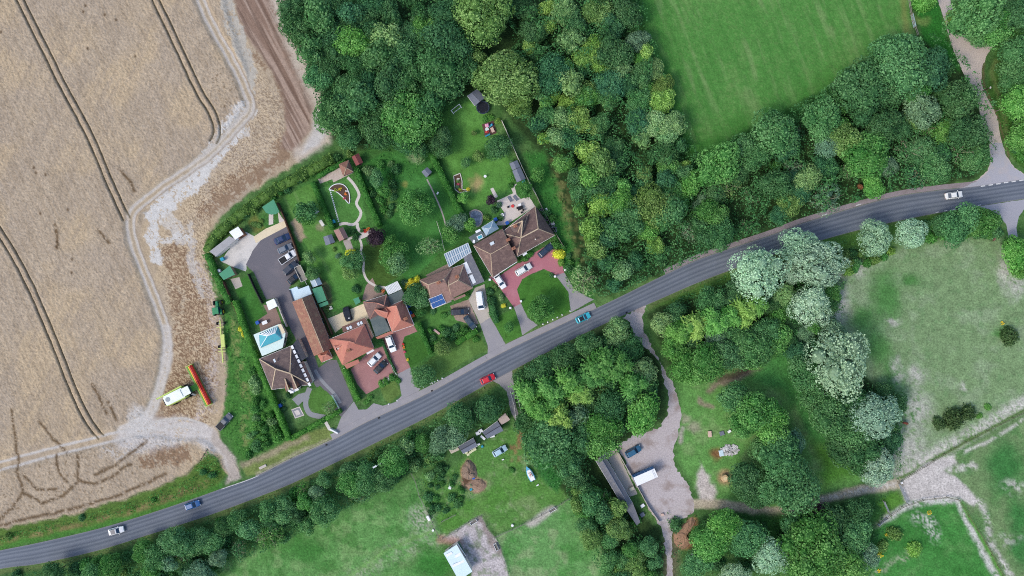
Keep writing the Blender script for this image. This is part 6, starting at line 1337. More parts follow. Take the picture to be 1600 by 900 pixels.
# combine harvester
LIME = pm("lime green machine paint", (184, 206, 104), .08, 2, .45, .4); LIMED = pm("green machine paint", (96, 160, 56), .08, 2, .45, .4); MWHITE = pm("machine white", (226, 234, 226), .05, 1.2, .45, .4, blot=.4, blot_rgb=(206, 212, 196), blot_scale=.8); REDM = pm("red reel paint", (206, 42, 40), .08, 3, .45, .4); YEL = pm("yellow machine paint", (226, 196, 60), .08, 3, .45, .4)
t = thing("combine_harvester", "white and lime combine harvester with wide red cutting header", "combine harvester", (*P(279, 617.5, 2.2).xy, .02), RAD(26.5))
mb = MB(); mb.loft([[(-3.7, -1.25, 1.2), (-3.7, 1.25, 1.2), (-3.7, 1.2, 2.9), (-3.7, -1.2, 2.9)], [(-2.6, -1.5, .9), (-2.6, 1.5, .9), (-2.6, 1.45, 3.4), (-2.6, -1.45, 3.4)], [(2.0, -1.5, .8), (2.0, 1.5, .8), (2.0, 1.45, 3.45), (2.0, -1.45, 3.45)], [(2.4, -1.35, 1.0), (2.4, 1.35, 1.0), (2.4, 1.3, 3.0), (2.4, -1.3, 3.0)]]); mb.build("body", LIME, t, local=True, bevel=.08)
MB().box((-.5, .05, 3.52), (5.2, 2.62, .18)).box((.6, .05, 3.68), (2.2, 2.0, .2)).build("grain_tank", MWHITE, t, local=True, bevel=.05)
MB().box((-2.9, 0, 3.3), (1.0, 2.0, .3)).build("engine_cover", MWHITE, t, local=True, bevel=.05)
MB().cyl((-2.3, .15, 3.4), (-2.3, .15, 3.66), .62, n=20).build("cooling_screen", pm("screen mesh", (150, 160, 164), .15, 8, .6), t, local=True)
MB().box((-3.55, -.1, 2.95), (.5, 1.6, .2)).build("straw_hood", BLACKP, t, local=True)
cab = MB().loft([[(2.2, -1.05, 1.9), (3.6, -1.0, 1.9), (3.6, 1.0, 1.9), (2.2, 1.05, 1.9)], [(2.2, -1.0, 3.4), (3.75, -.95, 3.4), (3.75, .95, 3.4), (2.2, 1.0, 3.4)]]).build("cab", GLASS, t, local=True)
MB().box((2.95, 0, 3.5), (1.85, 2.15, .2)).build("cab_roof", MWHITE, cab, local=True, bevel=.06)
MB().cyl((2.4, 1.72, 3.5), (-5.0, 1.55, 3.3), .2, n=10).build("unloading_auger", LIME, t, local=True); MB().box((.2, 1.5, 2.6), (3.8, .1, 1.2)).build("side_panel", LIMED, t, local=True)
MB().bar((2.4, 0, 1.3), (5.0, 0, .8), 1.5, .8).build("feeder_house", LIMED, t, local=True)
MB().bar((3.2, -1.2, 2.0), (3.2, -1.9, .6), .6, .1).build("ladder", STEEL, t, local=True)
for x, rr, ww in ((1.7, .95, .75), (-2.6, .6, .45)):
    for s_ in (-1, 1):
        q = MB().cyl((x, s_ * (1.75 - ww), rr), (x, s_ * 1.75, rr), rr, n=20).build("wheel", TYRE, t, local=True); MB().cyl((x, s_ * 1.6, rr), (x, s_ * 1.78, rr), rr * .5, n=14).build("hub", LIME, q, local=True)
hd = MB().box((4.75, -.0, .75), (.35, 11.6, 1.0)).box((5.4, 0, .25), (1.4, 11.6, .12)).build("header", LIMED, t, local=True)
MB().box((5.1, 0, .95), (.26, 11.4, .5)).build("header_deck", YEL, hd, local=True); MB().cyl((5.4, -5.5, .6), (5.4, 5.5, .6), .26, n=12).build("intake_auger", BLACKP, hd, local=True)
MB().bar((5.28, -5.6, 1.08), (5.28, 5.6, 1.08), .07, .07).build("knife_bar", FRAMEW, hd, local=True)
for s_ in (-1, 1): MB().box((5.35, s_ * 5.85, .8), (1.9, .14, 1.2)).build("divider", LIME, hd, local=True)
rl = MB().cyl((5.85, -5.7, 1.25), (5.85, 5.7, 1.25), .1, n=8)
for k in range(5):
    a = k * 1.2566 + .6; rl.bar((5.85 + .46 * math.cos(a), -5.65, 1.25 + .46 * math.sin(a)), (5.85 + .46 * math.cos(a), 5.65, 1.25 + .46 * math.sin(a)), .2, .08, (math.cos(a), 0, math.sin(a)))
for y in np.linspace(-5.6, 5.6, 7): rl.cyl((5.85, y - .03, 1.25), (5.85, y + .03, 1.25), .42, n=10)
rl.build("reel", REDM, hd, local=True)

# tractor
JGREEN = pm("tractor green", (34, 130, 84), .1, 2, .4, .4)
t = thing("tractor", "green tractor with yellow wheel hubs on the field edge", "tractor", (*P(340, 482, 1.2).xy, .02), RAD(97))
MB().loft([[(.3, -.42, .8), (.3, .42, .8), (.3, .38, 1.6), (.3, -.38, 1.6)], [(1.9, -.36, .8), (1.9, .36, .8), (1.9, .3, 1.45), (1.9, -.3, 1.45)]]).build("bonnet", JGREEN, t, local=True, bevel=.06)
MB().box((-.6, 0, .85), (2.2, .7, .5)).build("chassis", BLACKP, t, local=True)
c = MB().loft([[(-1.3, -.75, 1.2), (.3, -.7, 1.2), (.3, .7, 1.2), (-1.3, .75, 1.2)], [(-1.25, -.7, 2.6), (.15, -.65, 2.6), (.15, .65, 2.6), (-1.25, .7, 2.6)]]).build("cab", GLASS, t, local=True); MB().box((-.55, 0, 2.68), (1.75, 1.6, .18)).build("cab_roof", JGREEN, c, local=True, bevel=.06)
for s_ in (-1, 1):
    for x, rr, ww, y in ((-1.0, .85, .5, 1.05), (1.5, .6, .38, .95)):
        q = MB().cyl((x, s_ * (y - ww / 2), rr), (x, s_ * (y + ww / 2), rr), rr, n=20).build("wheel", TYRE, t, local=True); MB().cyl((x, s_ * (y - .1), rr), (x, s_ * (y + ww / 2 + .02), rr), rr * .55, n=14).build("hub", YEL, q, local=True)
    MB().box((-1.0, s_ * 1.0, 1.75), (1.3, .5, .1)).build("mudguard", JGREEN, t, local=True, bevel=.04)
MB().cyl((1.2, .35, 1.5), (1.2, .35, 2.5), .05).build("exhaust", BLACKP, t, local=True)
# header carrier
PLIME = pm("faded lime paint", (196, 208, 120), .1, 2, .6)
t = thing("header_trailer", "long pale lime implement trailer parked behind the green tractor", "trailer", (*P(346, 530, .8).xy, .02), RAD(-86))
MB().bar((-5.0, 0, .8), (6.2, 0, .8), .3, .3).build("beam", PLIME, t, local=True); MB().bar((-5.8, 0, .75), (-4.6, 0, .8), .14, .14).build("drawbar", STEEL, t, local=True)
MB().box((.4, .55, 1.1), (3.4, .95, .5)).build("implement_body", PLIME, t, local=True, bevel=.05)
for x in (-3.2, 2.4, 3.2): MB().box((x, 0, .95), (.16, 2.0, .14)).build("cross_arm", PLIME, t, local=True)
for x in (-4.2, 2.0):
    for s_ in (-1, 1): MB().cyl((x, s_ * .85, .42), (x, s_ * 1.1, .42), .42, n=14).build("wheel", TYRE, t, local=True)
MB().bar((-4.2, -.95, .42), (-4.2, .95, .42), .12, .12).bar((2.0, -.95, .42), (2.0, .95, .42), .12, .12).build("axles", STEEL, t, local=True)

# boat
t = thing("boat", "small light blue boat with white deck laid up on the grass", "boat", (*P(828, 740, .6).xy, .02), RAD(116))
mb = MB(); rings = []
for x, w_, z0 in ((-2.0, .72, .12), (-1.0, .85, .04), (.2, .82, .02), (1.2, .55, .08), (1.9, .18, .25), (2.15, .03, .45)): rings.append([(x, -w_, .8), (x, -w_ * .75, z0 + .18), (x, 0, z0), (x, w_ * .75, z0 + .18), (x, w_, .8), (x, w_ * .9, .84), (x, -w_ * .9, .84)])
mb.loft(rings); mb.build("hull", pm("pale blue hull", (92, 172, 208), .08, 2, .4, .4), t, local=True)
MB().prism([(-1.9, -.6), (.1, -.66), (1.1, -.4), (1.1, .4), (.1, .66), (-1.9, .6)], .86, .92).build("deck", WHITE, t, local=True)
MB().loft([[(-.9, -.45, .9), (.5, -.4, .9), (.5, .4, .9), (-.9, .45, .9)], [(-.8, -.38, 1.2), (.2, -.34, 1.2), (.2, .34, 1.2), (-.8, .38, 1.2)]]).build("cuddy", OFFWHITE, t, local=True, bevel=.03)
for x, y in ((-.4, .2), (-.1, -.15)): MB().cyl((x, y, 1.2), (x, y, 1.26), .13, n=10).build("fender", REDM, t, local=True)
MB().box((-2.1, 0, .7), (.25, .3, .6)).build("outboard_motor", BLACKP, t, local=True)

# horse
t = thing("horse", "brown horse standing on the bare ground beside the silver trees", "horse", (*P(1414.5, 661, 1.1).xy, .01), RAD(166))
HV = [(0, 0, 1.12), (.45, 0, 1.12), (.72, 0, 1.2), (.98, 0, 1.42), (1.2, 0, 1.58), (1.48, 0, 1.42), (1.66, 0, 1.28), (-.45, 0, 1.14), (-.68, 0, 1.1), (-.82, 0, .95), (-.9, 0, .6)]
HE = [(0, 1), (1, 2), (2, 3), (3, 4), (4, 5), (5, 6), (0, 7), (7, 8), (8, 9), (9, 10)]; HR_ = [.30, .29, .24, .17, .13, .11, .08, .31, .24, .07, .05]
for s_ in (-1, 1):
    n = len(HV); HV += [(.55, s_ * .16, .88), (.57, s_ * .17, .5), (.55, s_ * .17, .12), (.6, s_ * .17, .04)]; HE += [(1, n), (n, n + 1), (n + 1, n + 2), (n + 2, n + 3)]; HR_ += [.13, .075, .05, .065]
    n = len(HV); HV += [(-.62, s_ * .18, .85), (-.55, s_ * .18, .62), (-.72, s_ * .18, .46), (-.68, s_ * .18, .12), (-.63, s_ * .18, .04)]; HE += [(7, n), (n, n + 1), (n + 1, n + 2), (n + 2, n + 3), (n + 3, n + 4)]; HR_ += [.18, .11, .07, .05, .065]
    n = len(HV); HV += [(1.2, s_ * .09, 1.76)]; HE += [(4, n)]; HR_ += [.03]
me = bpy.data.meshes.new("body"); me.from_pydata(HV, HE, []); o = bpy.data.objects.new("body", me); COL.objects.link(o); o.parent = t
sk = o.modifiers.new("skin", 'SKIN'); o.modifiers.new("sub", 'SUBSURF').levels = 1
for i, q in enumerate(me.skin_vertices[0].data if me.skin_vertices else []): q.radius = (HR_[i],) * 2; q.use_root = (i == 0)
if not me.skin_vertices:
    bm = bmesh.new(); bm.from_mesh(me); ly = bm.verts.layers.skin.verify(); bm.verts.ensure_lookup_table()
    for i, v_ in enumerate(bm.verts): v_[ly].radius = (HR_[i],) * 2; v_[ly].use_root = (i == 0)
    bm.to_mesh(me); bm.free()
me.materials.append(pm("chestnut coat", (118, 66, 50), .15, 4, .7, .2))
MB().bar((.62, 0, 1.42), (1.18, 0, 1.74), .07, .2).build("mane", pm("dark mane", (40, 28, 26), .1, 6, .9), t, local=True); MB().cyl((-.86, 0, 1.02), (-.98, 0, .42), .07, .03, 8).build("tail", pm("dark mane", (40, 28, 26), .1, 6, .9), t, local=True)

# ------------------------------------------------------------------ garden and farm objects
def simple(name, label, cat, px, py, z, mb, m, rz=0.0, group=None, bevel=0.0):
    o = mb.build(name, m, None, bevel=bevel); p = P(px, py, z); o.location = (p.x, p.y, 0); o.rotation_euler = (0, 0, rz); return tag(o, label, cat, group)
t = thing("trampoline", "round black trampoline in front of the grey shed under the tall tree", "trampoline", (*P(754.5, 168, .8).xy, 0))
MB().cyl((0, 0, .84), (0, 0, .88), 1.5, n=28).build("mat", pm("black mat", (30, 34, 44), .1, 4, .8), t, local=True)
mb = MB()
for k in range(28):
    a, c = k * .2244, (k + 1) * .2244; mb.bar((1.6 * math.cos(a), 1.6 * math.sin(a), .9), (1.6 * math.cos(c), 1.6 * math.sin(c), .9), .3, .08)
mb.build("pad", pm("navy pad", (44, 56, 76), .1, 4, .7), t, local=True)
for k in range(6): a = k * 1.047; MB().cyl((1.6 * math.cos(a), 1.6 * math.sin(a), 0), (1.6 * math.cos(a), 1.6 * math.sin(a), 2.3), .04, n=6).build("net_pole", STEEL, t, local=True)
t = thing("goal", "white football goal frame lying on the top lawn", "goal", (*P(713, 170.5).xy, .02), RAD(38))
mb = MB(); q = .09; mb.cyl((-1.35, -.35, .06), (1.35, -.35, .06), q).cyl((-1.35, .3, 1.0), (1.35, .3, 1.0), q)
mb.build("crossbar", WHITE, t, local=True)
for s_ in (-1, 1): MB().cyl((s_ * 1.35, .3, 0), (s_ * 1.35, .3, 1.0), q).cyl((s_ * 1.35, .3, 1.0), (s_ * 1.35, -.6, .06), q).cyl((s_ * 1.35, .6, .06), (s_ * 1.35, -.7, .06), q).build("side_frame", WHITE, t, local=True)
flat("patio", [(753, 194), (771, 188.5), (776, 208), (758, 214)], .022, pm("dark play bark", (96, 72, 66), .2, 4, .95), .4)
PINK = pm("pink plastic", (226, 158, 190), .05, 3, .5); TEAL = pm("turquoise plastic", (44, 150, 176), .08, 3, .5); BLUEP = pm("blue plastic", (36, 86, 168), .08, 3, .5); REDP = pm("red plastic", (206, 70, 70), .06, 3, .5); BEIGE = pm("beige plastic", (206, 178, 164), .08, 3, .6)
t = thing("play_house", "pink topped toy house on the small play patch", "toy house", (*P(761, 196, .8).xy, .02), RAD(14)); MB().box((0, 0, .45), (.9, .8, .9)).build("wall", OFFWHITE, t, local=True); MB().box((0, 0, 1.0), (1.05, .95, .2), 0, .6).build("roof", PINK, t, local=True)
t = thing("toy_slide", "turquoise toy slide beside the pink toy house", "toy slide", (*P(767, 196, .5).xy, .02), RAD(30)); MB().bar((-.6, 0, .1), (.4, 0, .8), .5, .06).build("chute", TEAL, t, local=True); MB().box((.5, 0, .4), (.1, .5, .8)).build("ladder", BLUEP, t, local=True)
simple("paddling_pool", "round white rimmed paddling pool on the small play patch", "paddling pool", 761, 202, .2, MB().cyl((0, 0, 0), (0, 0, .25), .5, n=18), pm("pool vinyl", (206, 228, 226), .06, 3, .5))
simple("toy_car", "red ride-on toy car on the small play patch", "toy car", 761, 206, .2, MB().box((0, 0, .25), (.9, .5, .3)).box((-.1, 0, .5), (.4, .4, .25)), REDP, .4, bevel=.05)
t = thing("picnic_table", "beige topped play table on the small play patch", "table", (*P(769.5, 203, .7).xy, .02), RAD(-66)); MB().box((0, 0, .7), (1.3, .8, .08)).build("top", BEIGE, t, local=True)
for x in (-.5, .5):
    for y in (-.3, .3): MB().box((x, y, .33), (.08, .08, .66)).build("leg", WOOD, t, local=True)
t = thing("garden_bench", "turquoise bench at the lower edge of the small play patch", "bench", (*P(762, 211.5, .4).xy, .02), RAD(26)); MB().box((0, 0, .45), (1.4, .4, .06)).build("seat", TEAL, t, local=True); MB().box((0, -.2, .7), (1.4, .05, .4)).build("backrest", TEAL, t, local=True)
for x in (-.6, .6): MB().box((x, 0, .21), (.08, .36, .42)).build("leg", TEAL, t, local=True)

def table_set(name, label, px, py, topm, rz, wd=1.3, chairs=4, chm=BLACKP):
    t = thing(name, label, "table", (*P(px, py, .7).xy, .03), rz); MB().box((0, 0, .72), (wd, .9, .06)).build("top", topm, t, local=True)
    for x in (-1, 1):
        for y in (-1, 1): MB().box((x * (wd / 2 - .08), y * .36, .35), (.07, .07, .69)).build("leg", STEEL, t, local=True)
    return t
def chair(label, px, py, rz, m, group=None):
    t = thing("garden_chair", label, "chair", (*P(px, py, .45).xy, .03), rz, group); MB().box((0, 0, .43), (.5, .5, .05)).build("seat", m, t, local=True); MB().box((-.24, 0, .7), (.05, .5, .5)).build("backrest", m, t, local=True)
    for x in (-.2, .2):
        for y in (-.2, .2): MB().box((x, y, .2), (.04, .04, .4)).build("leg", m, t, local=True)
table_set("garden_table", "dark table with white box on it on the patio of the twin roofed house", 813, 325, BLACKP, ANG, 1.5)
simple("storage_box", "white box on the dark patio table", "box", 812, 320, .9, MB().box((0, 0, .95), (.8, .6, .35)), WHITE, ANG, bevel=.03)
GP = "chairs round the dark patio table"
for (x, y, a) in ((808.5, 325, 0), (817.5, 328, 3), (815, 332, 1.8)): chair("dark chair pulled up to the dark table on the white patio", x, y, a, BLACKP, GP)
simple("paddling_pool", "red paddling pool on the white patio", "paddling pool", 801, 322, .2, MB().cyl((0, 0, .03), (0, 0, .25), .42, n=16), REDP)
chair("black chair beside the red paddling pool", 794, 323.5, .5, BLACKP)
def lounger(label, px, py, rz): t = thing("sun_lounger", label, "sun lounger", (*P(px, py, .4).xy, .03), rz); MB().box((0, 0, .35), (1.2, .6, .08)).build("seat", R_SLATE, t, local=True); MB().bar((.6, 0, .38), (1.05, 0, .75), .6, .08).build("backrest", R_SLATE, t, local=True); [MB().box((x, y, .17), (.06, .06, .33)).build("leg", STEEL, t, local=True) for x in (-.5, .5) for y in (-.25, .25)]
lounger("grey lounger at the lawn edge of the white patio", 796, 310, -1.0); lounger("wider grey lounger nearest the long grey garden shed", 804.5, 308.5, -.9)
simple("storage_box", "white storage box against the flower border of the white patio", "box", 784.5, 336, .4, MB().box((0, 0, .4), (.9, .8, .7)), WHITE, ANG, bevel=.04)
for (x, y, m, l) in ((774.5, 343, BLUEP, "blue box at the conservatory end of the white patio"), (792.5, 348.5, BLUEP, "blue bin against the rear wall of the twin roofed house"), (787.5, 356, BLACKP, "black bin against the rear wall of the twin roofed house"), (640, 477.5, BLUEP, "upper blue bin beside the flat roofed orange house"), (641.5, 489, BLUEP, "lower blue bin beside the flat roofed orange house"), (645.5, 493, pm("orange bin", (226, 110, 60), .05, 3, .5), "orange bin beside the lower blue one"), (817.5, 282.5, TEAL, "teal water butt at the end of the longer grey shed"), (521.5, 346.5, TEAL, "turquoise box by the clipped hedge and the curved path"), (403, 504, BLUEP, "dark blue crate on the brown patio by the veranda"), (438, 633.5, BLUEP, "blue tub beside the long clipped hedge"), (342.5, 423.5, WHITE, "white tank behind the green cut corner shed"), (348, 405, TEAL, "small teal barrel on the pale concrete")):
    simple("bin", l, "bin", x, y, .5, MB().box((0, 0, .5), (.8, .8, 1.0), 0, 1.1).box((0, 0, 1.03), (.9, .9, .08)), m, ANG, bevel=.04)
table_set("garden_table", "white table on the brown patio behind the veranda", 413.5, 504, WHITE, RAD(22), 1.4)
table_set("garden_table", "grey slab table on the long middle lawn", 494.5, 330.5, pm("mosaic stone", (190, 186, 190), .2, 8, .8), RAD(30), 1.3)
t = thing("swing_bench", "white framed garden swing beside the gravel ring on the middle lawn", "swing", (*P(504, 349, .8).xy, .02), RAD(-58)); MB().box((0, 0, 1.7), (1.7, .8, .06)).build("canopy", OFFWHITE, t, local=True); MB().box((0, 0, .5), (1.4, .45, .08)).build("seat", R_SLATE, t, local=True)
for x in (-.8, .8): MB().bar((x, -.5, 0), (x, 0, 1.7), .06, .06).bar((x, .5, 0), (x, 0, 1.7), .06, .06).build("side_frame", WHITE, t, local=True)
t = thing("garden_bench", "white bench at the edge of the olive lawn", "bench", (*P(603, 406, .45).xy, .02), RAD(-62)); MB().box((0, 0, .45), (2.0, .45, .06)).build("seat", WHITE, t, local=True); MB().box((0, .22, .72), (2.0, .06, .45)).build("backrest", WHITE, t, local=True)
for x in (-.8, .8): MB().box((x, 0, .2), (.08, .4, .42)).build("leg", WHITE, t, local=True)
t = thing("garden_bench", "pale stone bench under the shrubs in front of the solar panelled house", "bench", (*P(682.5, 518.5, .4).xy, .02), RAD(-38)); MB().box((0, 0, .4), (1.9, .55, .12)).build("seat", pm("pinkish stone", (190, 160, 156), .12, 4, .9), t, local=True); [MB().box((x, 0, .17), (.2, .45, .34)).build("leg", pm("pinkish stone", (190, 160, 156), .12, 4, .9), t, local=True) for x in (-.7, .7)]
simple("bird_bath", "stone bird bath on the top lawn", "bird bath", 758, 275.5, .7, MB().cyl((0, 0, 0), (0, 0, .7), .16, .12, 10).cyl((0, 0, .7), (0, 0, .8), .2, .38, 14), WHITE)
simple("bird_table", "small white bird table beside the red ringed flower bed", "bird table", 684, 302, .8, MB().cyl((0, 0, 0), (0, 0, 1.0), .06, .06, 8).box((0, 0, 1.05), (.7, .4, .08)), WHITE, 1.0)
simple("stone_seat", "pale stone seat by the green shed yard", "seat", 517, 482.5, .4, MB().box((0, 0, .22), (.9, .4, .44)).box((.1, .5, .22), (.5, .4, .44)), OFFWHITE, .3)
# crescent bed, raised bed, pond
def bed(name, label, pts, edge, m=SOILM, plants=0, cat='flower bed', h=.18):
    t = thing(name, label, cat, ground_of(pts)); W = [P(x, y) for x, y in pts]; MB().prism([(p.x, p.y) for p in W], 0, h).build("soil", m, t)
    mb = MB(); 
    for a, c in zip(W, W[1:] + W[:1]): mb.bar(a + Vector((0, 0, h * .6)), c + Vector((0, 0, h * .6)), .2, h * 1.4)
    if edge is not None: mb.build("edging", edge, t)
    return t
bed("flower_bed", "crescent flower bed with white edging in the curved path garden", smooth_pts([(514, 296), (520, 290), (528, 287.5), (537, 289), (544, 297), (546.5, 308), (545.5, 318), (537, 309), (526, 300), (514, 296)], 4)[:-1], WHITE)
bed("flower_bed", "angular raised bed with pale stone edging on the top lawn", [(709, 275), (719, 271), (722, 283), (722, 296), (734, 298), (718, 301.5), (711, 296)], OFFWHITE)
t = thing("pond", "blue grey netted pond beside the border of the top lawn", "pond", ground_of([(742, 340)])); W = [P(x, y) for x, y in smooth_pts([(734, 332), (742, 328), (752, 332), (754, 342), (750, 352), (742, 354), (737, 346), (734, 332)], 4)[:-1]]
MB().prism([(p.x, p.y) for p in W], .02, .1).build("water", pm("pond water", (104, 118, 136), .2, 1.5, .1, .5, blot=.8, blot_rgb=(170, 184, 200), blot_scale=.9), t); mb = MB(); [mb.bar(a + Vector((0, 0, .1)), c + Vector((0, 0, .1)), .3, .2) for a, c in zip(W, W[1:] + W[:1])]; mb.build("stone_rim", GRAVEL, t)
FL = dict(pink=(206, 90, 110), orange=(226, 130, 60), yellow=(226, 200, 60), white=(226, 222, 216), red=(196, 50, 50), lime=(170, 196, 60))
def flowers(label, spots, group):
    for (x, y, c, r) in spots:
        mb = MB(); rd = random.Random(int(x * 31 + y))
        for k in range(26): a = rd.uniform(0, 6.28); q = r * S * math.sqrt(rd.random()); mb.box((q * math.cos(a), q * math.sin(a), rd.uniform(.1, .45)), (.16, .14, .06), rd.uniform(0, 3))
        simple("flower_clump", label % c, "flowers", x, y, .3, mb, pm(c + " petals", FL[c], .2, 6, .7), 0, group)
flowers("clump of %s flowers in the crescent bed", [(531, 295, 'yellow', 3), (540, 303, 'orange', 2), (525, 297, 'lime', 3), (538, 310, 'pink', 2), (542, 298, 'white', 2)], "flowers in the crescent bed")
flowers("clump of %s flowers at the lawn edge by the red drive", [(630, 538, 'red', 2), (631, 543, 'orange', 2), (632, 550, 'pink', 2), (637, 562, 'yellow', 2)], "flowers beside the red drive")
flowers("clump of %s flowers on the raised bed of the top lawn", [(719, 296.5, 'lime', 3), (732, 296, 'yellow', 3), (716, 288, 'pink', 2), (716, 280, 'white', 2)], "flowers in the raised bed")
flowers("clump of %s flowers at the flat roofed house porch", [(598, 455, 'orange', 3)], "porch flowers"); flowers("clump of %s flowers along the tiled path to the purple tree", [(570, 361, 'red', 3), (575, 358, 'orange', 3)], "path flowers")
flowers("patch of %s wild flowers in the corner paddock", [(1375, 868, 'yellow', 5), (1386, 836, 'yellow', 3), (1452, 801, 'yellow', 4), (1374, 892, 'yellow', 3)], "wild flowers")
flowers("patch of %s wild flowers by the round pasture bush", [(1584, 521, 'yellow', 4), (1566, 505, 'yellow', 3)], "wild flowers"); flowers("%s planted tubs beside the red block drive", [(598, 598, 'white', 2), (602, 597.5, 'orange', 2), (606, 592, 'white', 3)], "planted tubs")
# stepping stones and marker stones: nothing tells them apart
st0 = None
for k in range(16):
    t_ = k / 15.0; o = simple("stepping_stone", "small white stepping stone in the straight line across the curved path garden", "stepping stone", 516 + 13 * t_, 298 + 47.5 * t_, .05, MB().box((0, 0, .04), (.36, .30, .06)), WHITE, ANG, "stepping stones of the curved path garden")
for (x, y) in ((848.5, 506.5), (856, 503.5), (864, 499.5), (871, 496), (878.5, 492), (891, 486)): simple("marker_stone", "white painted stone on the verge below the round headed lawn tree", "marker stone", x, y, .2, MB().dome((0, 0, 0), .24, .2, .22, 8, 3), WHITE, x, "stones below the pink drive lawn")
for (x, y) in ((657, 604), (661.5, 605), (672, 600), (675.5, 598.5), (679, 596.5), (684, 594.5), (691, 591), (607.5, 631.5), (620.5, 626)): simple("marker_stone", "white painted stone on the verge between the red drives and the concrete drive", "marker stone", x, y, .2, MB().dome((0, 0, 0), .26, .2, .22, 8, 3), WHITE, x, "stones below the red drives")
for i, (x, y, l) in enumerate(((882.5, 422, "by the lime yellow shrub"), (867, 432, "at the top of the round lawn"), (814, 470.5, "at the lower tip of the round lawn"), (797.5, 481, "at the lower mouth of the pink drive"), (765.5, 437, "beside the lower front corner of the twin roofed house"))):
    t = thing("gate_pillar", "white capped pillar " + l, "gate pillar", (*P(x, y).xy, 0)); MB().box((0, 0, .55), (.42, .42, 1.1)).build("post", BRICKW, t, local=True); MB().box((0, 0, 1.16), (.6, .6, .14), 0, .7).build("cap", WHITE, t, local=True)

# fences
def fence(name, label, pts, h, m, gap=2.4, rails=(.5, .95), cat='fence', pw=.1, panel=False, rw=.05):
    t = thing(name, label, cat, ground_of(pts)); W = [P(x, y) for x, y in pts]; mb = MB(); post = None; n = 0
    for a, c in zip(W, W[1:]):
        for z in rails: mb.bar(a + Vector((0, 0, h * z)), c + Vector((0, 0, h * z)), rw, .1 if not panel else h * .45)
    mb.build("panel" if panel else "rails", m, t)
    for a, c in zip(W, W[1:]):
        L = (c - a).length; k = max(1, int(L / gap))
        for i in range(k + (1 if c is W[-1] else 0)):
            p = a.lerp(c, i / k) - top_loc(t)
            if post is None: post = MB().box((0, 0, h / 2 + .03), (pw, pw, h + .1)).build("post", m, t, local=True); post.location = p
            else: q = post.copy(); COL.objects.link(q); q.parent = t; q.location = p
    return t
fence("fence", "thin white panelled fence between the top lawn and the wood", [(784, 190), (794, 212), (808, 245), (822, 276), (838, 306)], 1.5, OFFWHITE, 2.2, (.28, .74), panel=True, rw=.07)
fence("fence", "dark fence running down beside the twin roofed house and the wood", [(838, 306), (852, 336), (866, 362), (880, 385)], 1.5, GREYWOOD, 2.2, (.28, .74), panel=True)
fence("fence", "dark close boarded fence between the tarmac yard and the long middle lawn", [(436, 318), (446, 340), (455, 364), (464, 388), (470, 408)], 1.7, DARKWOOD, 2.0, (.28, .74), panel=True, rw=.3)
fence("fence", "dark fence wall down the small rear lawn by the long hedge", [(352, 440), (364, 470), (380, 506), (396, 545)], 1.5, DARKWOOD, 2.2, (.28, .74), panel=True, rw=.2)
fence("fence", "dark fence between the small rear lawn and the tarmac yard", [(390, 428), (400, 450), (412, 474)], 1.5, BLACKP, 2.0, (.28, .74), panel=True, rw=.18)
fence("fence", "pale wall topped fence between the brown patio and the yard drive", [(433, 466), (441, 488), (450, 510)], 1.4, pm("pale coping", (196, 192, 186), .08, 3, .8), 2.0, (.28, .74), panel=True, rw=.2)
fence("fence", "long dark fence between the long barn and the cream patio", [(503, 481), (512, 500), (521, 522)], 1.7, DARKWOOD, 2.0, (.28, .74), panel=True, rw=.2)
fence("fence", "thin grey fence between the overgrown garden and the path to its shed", [(683, 347), (690, 370), (695, 392)], 1.2, OFFWHITE, 2.2)
fence("fence", "green and white gateway fence at the front of the bungalow drive", [(520, 617), (526, 628), (533, 641)], 1.2, pm("pale green metal", (176, 216, 206), .05, 3, .5), 1.6, (.3, .6, .9))
fence("fence", "low white fence above the front lawn of the flat roofed orange house", [(612, 570), (616, 578), (620, 585)], .9, WHITE, 1.2, (.4, .9))
fence("fence", "wire fence with grey posts beside the overgrown plot and pasture", [(643, 738), (650, 752), (656, 775), (668, 798), (676, 815), (686, 838)], 1.2, GREYWOOD, 3.0)
fence("fence", "grey rail fence round the upper side of the gravel turnout", [(692, 840), (715, 828), (732, 815), (752, 806), (760, 822)], 1.2, GREYWOOD, 2.6)
fence("fence", "rail fence down the side of the gravel turnout", [(773, 840), (778, 856), (788, 878), (800, 910)], 1.2, GREYWOOD, 2.6)
fence("fence", "rail fence between the boat plot and the lower pasture", [(773, 838), (800, 826), (830, 812), (862, 795), (892, 776)], 1.2, GREYWOOD, 2.6)
fence("fence", "short rail fence behind the overgrown plot", [(690, 838 - 24), (700, 809), (712, 803)], 1.0, GREYWOOD, 2.4)
fence("fence", "rail fence along the pasture foot above the bare gateway", [(1402, 752), (1440, 729), (1490, 698), (1540, 672), (1600, 642)], 1.2, pm("dark rail", (98, 96, 76), .15, 4, .9), 3.0)
fence("fence", "curved wire fence round the corner paddock", [(1372, 816), (1408, 791), (1440, 780), (1478, 776), (1496, 780), (1512, 806), (1540, 850), (1566, 900)], 1.1, pm("dark rail", (98, 96, 76), .15, 4, .9), 3.0)
fence("fence", "pale concrete edged fence along the hardcore yard and the long grey shed", [(962, 700), (974, 722), (988, 746), (1000, 768), (1012, 790), (1030, 815)], 1.0, CONC, 2.4, (.3, .75), panel=True, rw=.18)
fence("fence", "white rail fence at the top edge of the bright paddock", [(1416, -10), (1421, 20), (1424, 34), (1432, 56)], 1.1, GREYWOOD, 2.6, rw=.12)
fence("fence", "rail fence beside the short track below the road", [(797, 610), (803, 632), (806, 652)], 1.1, WHITE, 2.0, (.3, .6, .9))
fence("fence", "short rail fence on the lane side of the short track", [(806, 612), (811, 630), (816, 652)], 1.1, WHITE, 2.0, (.3, .6, .9))
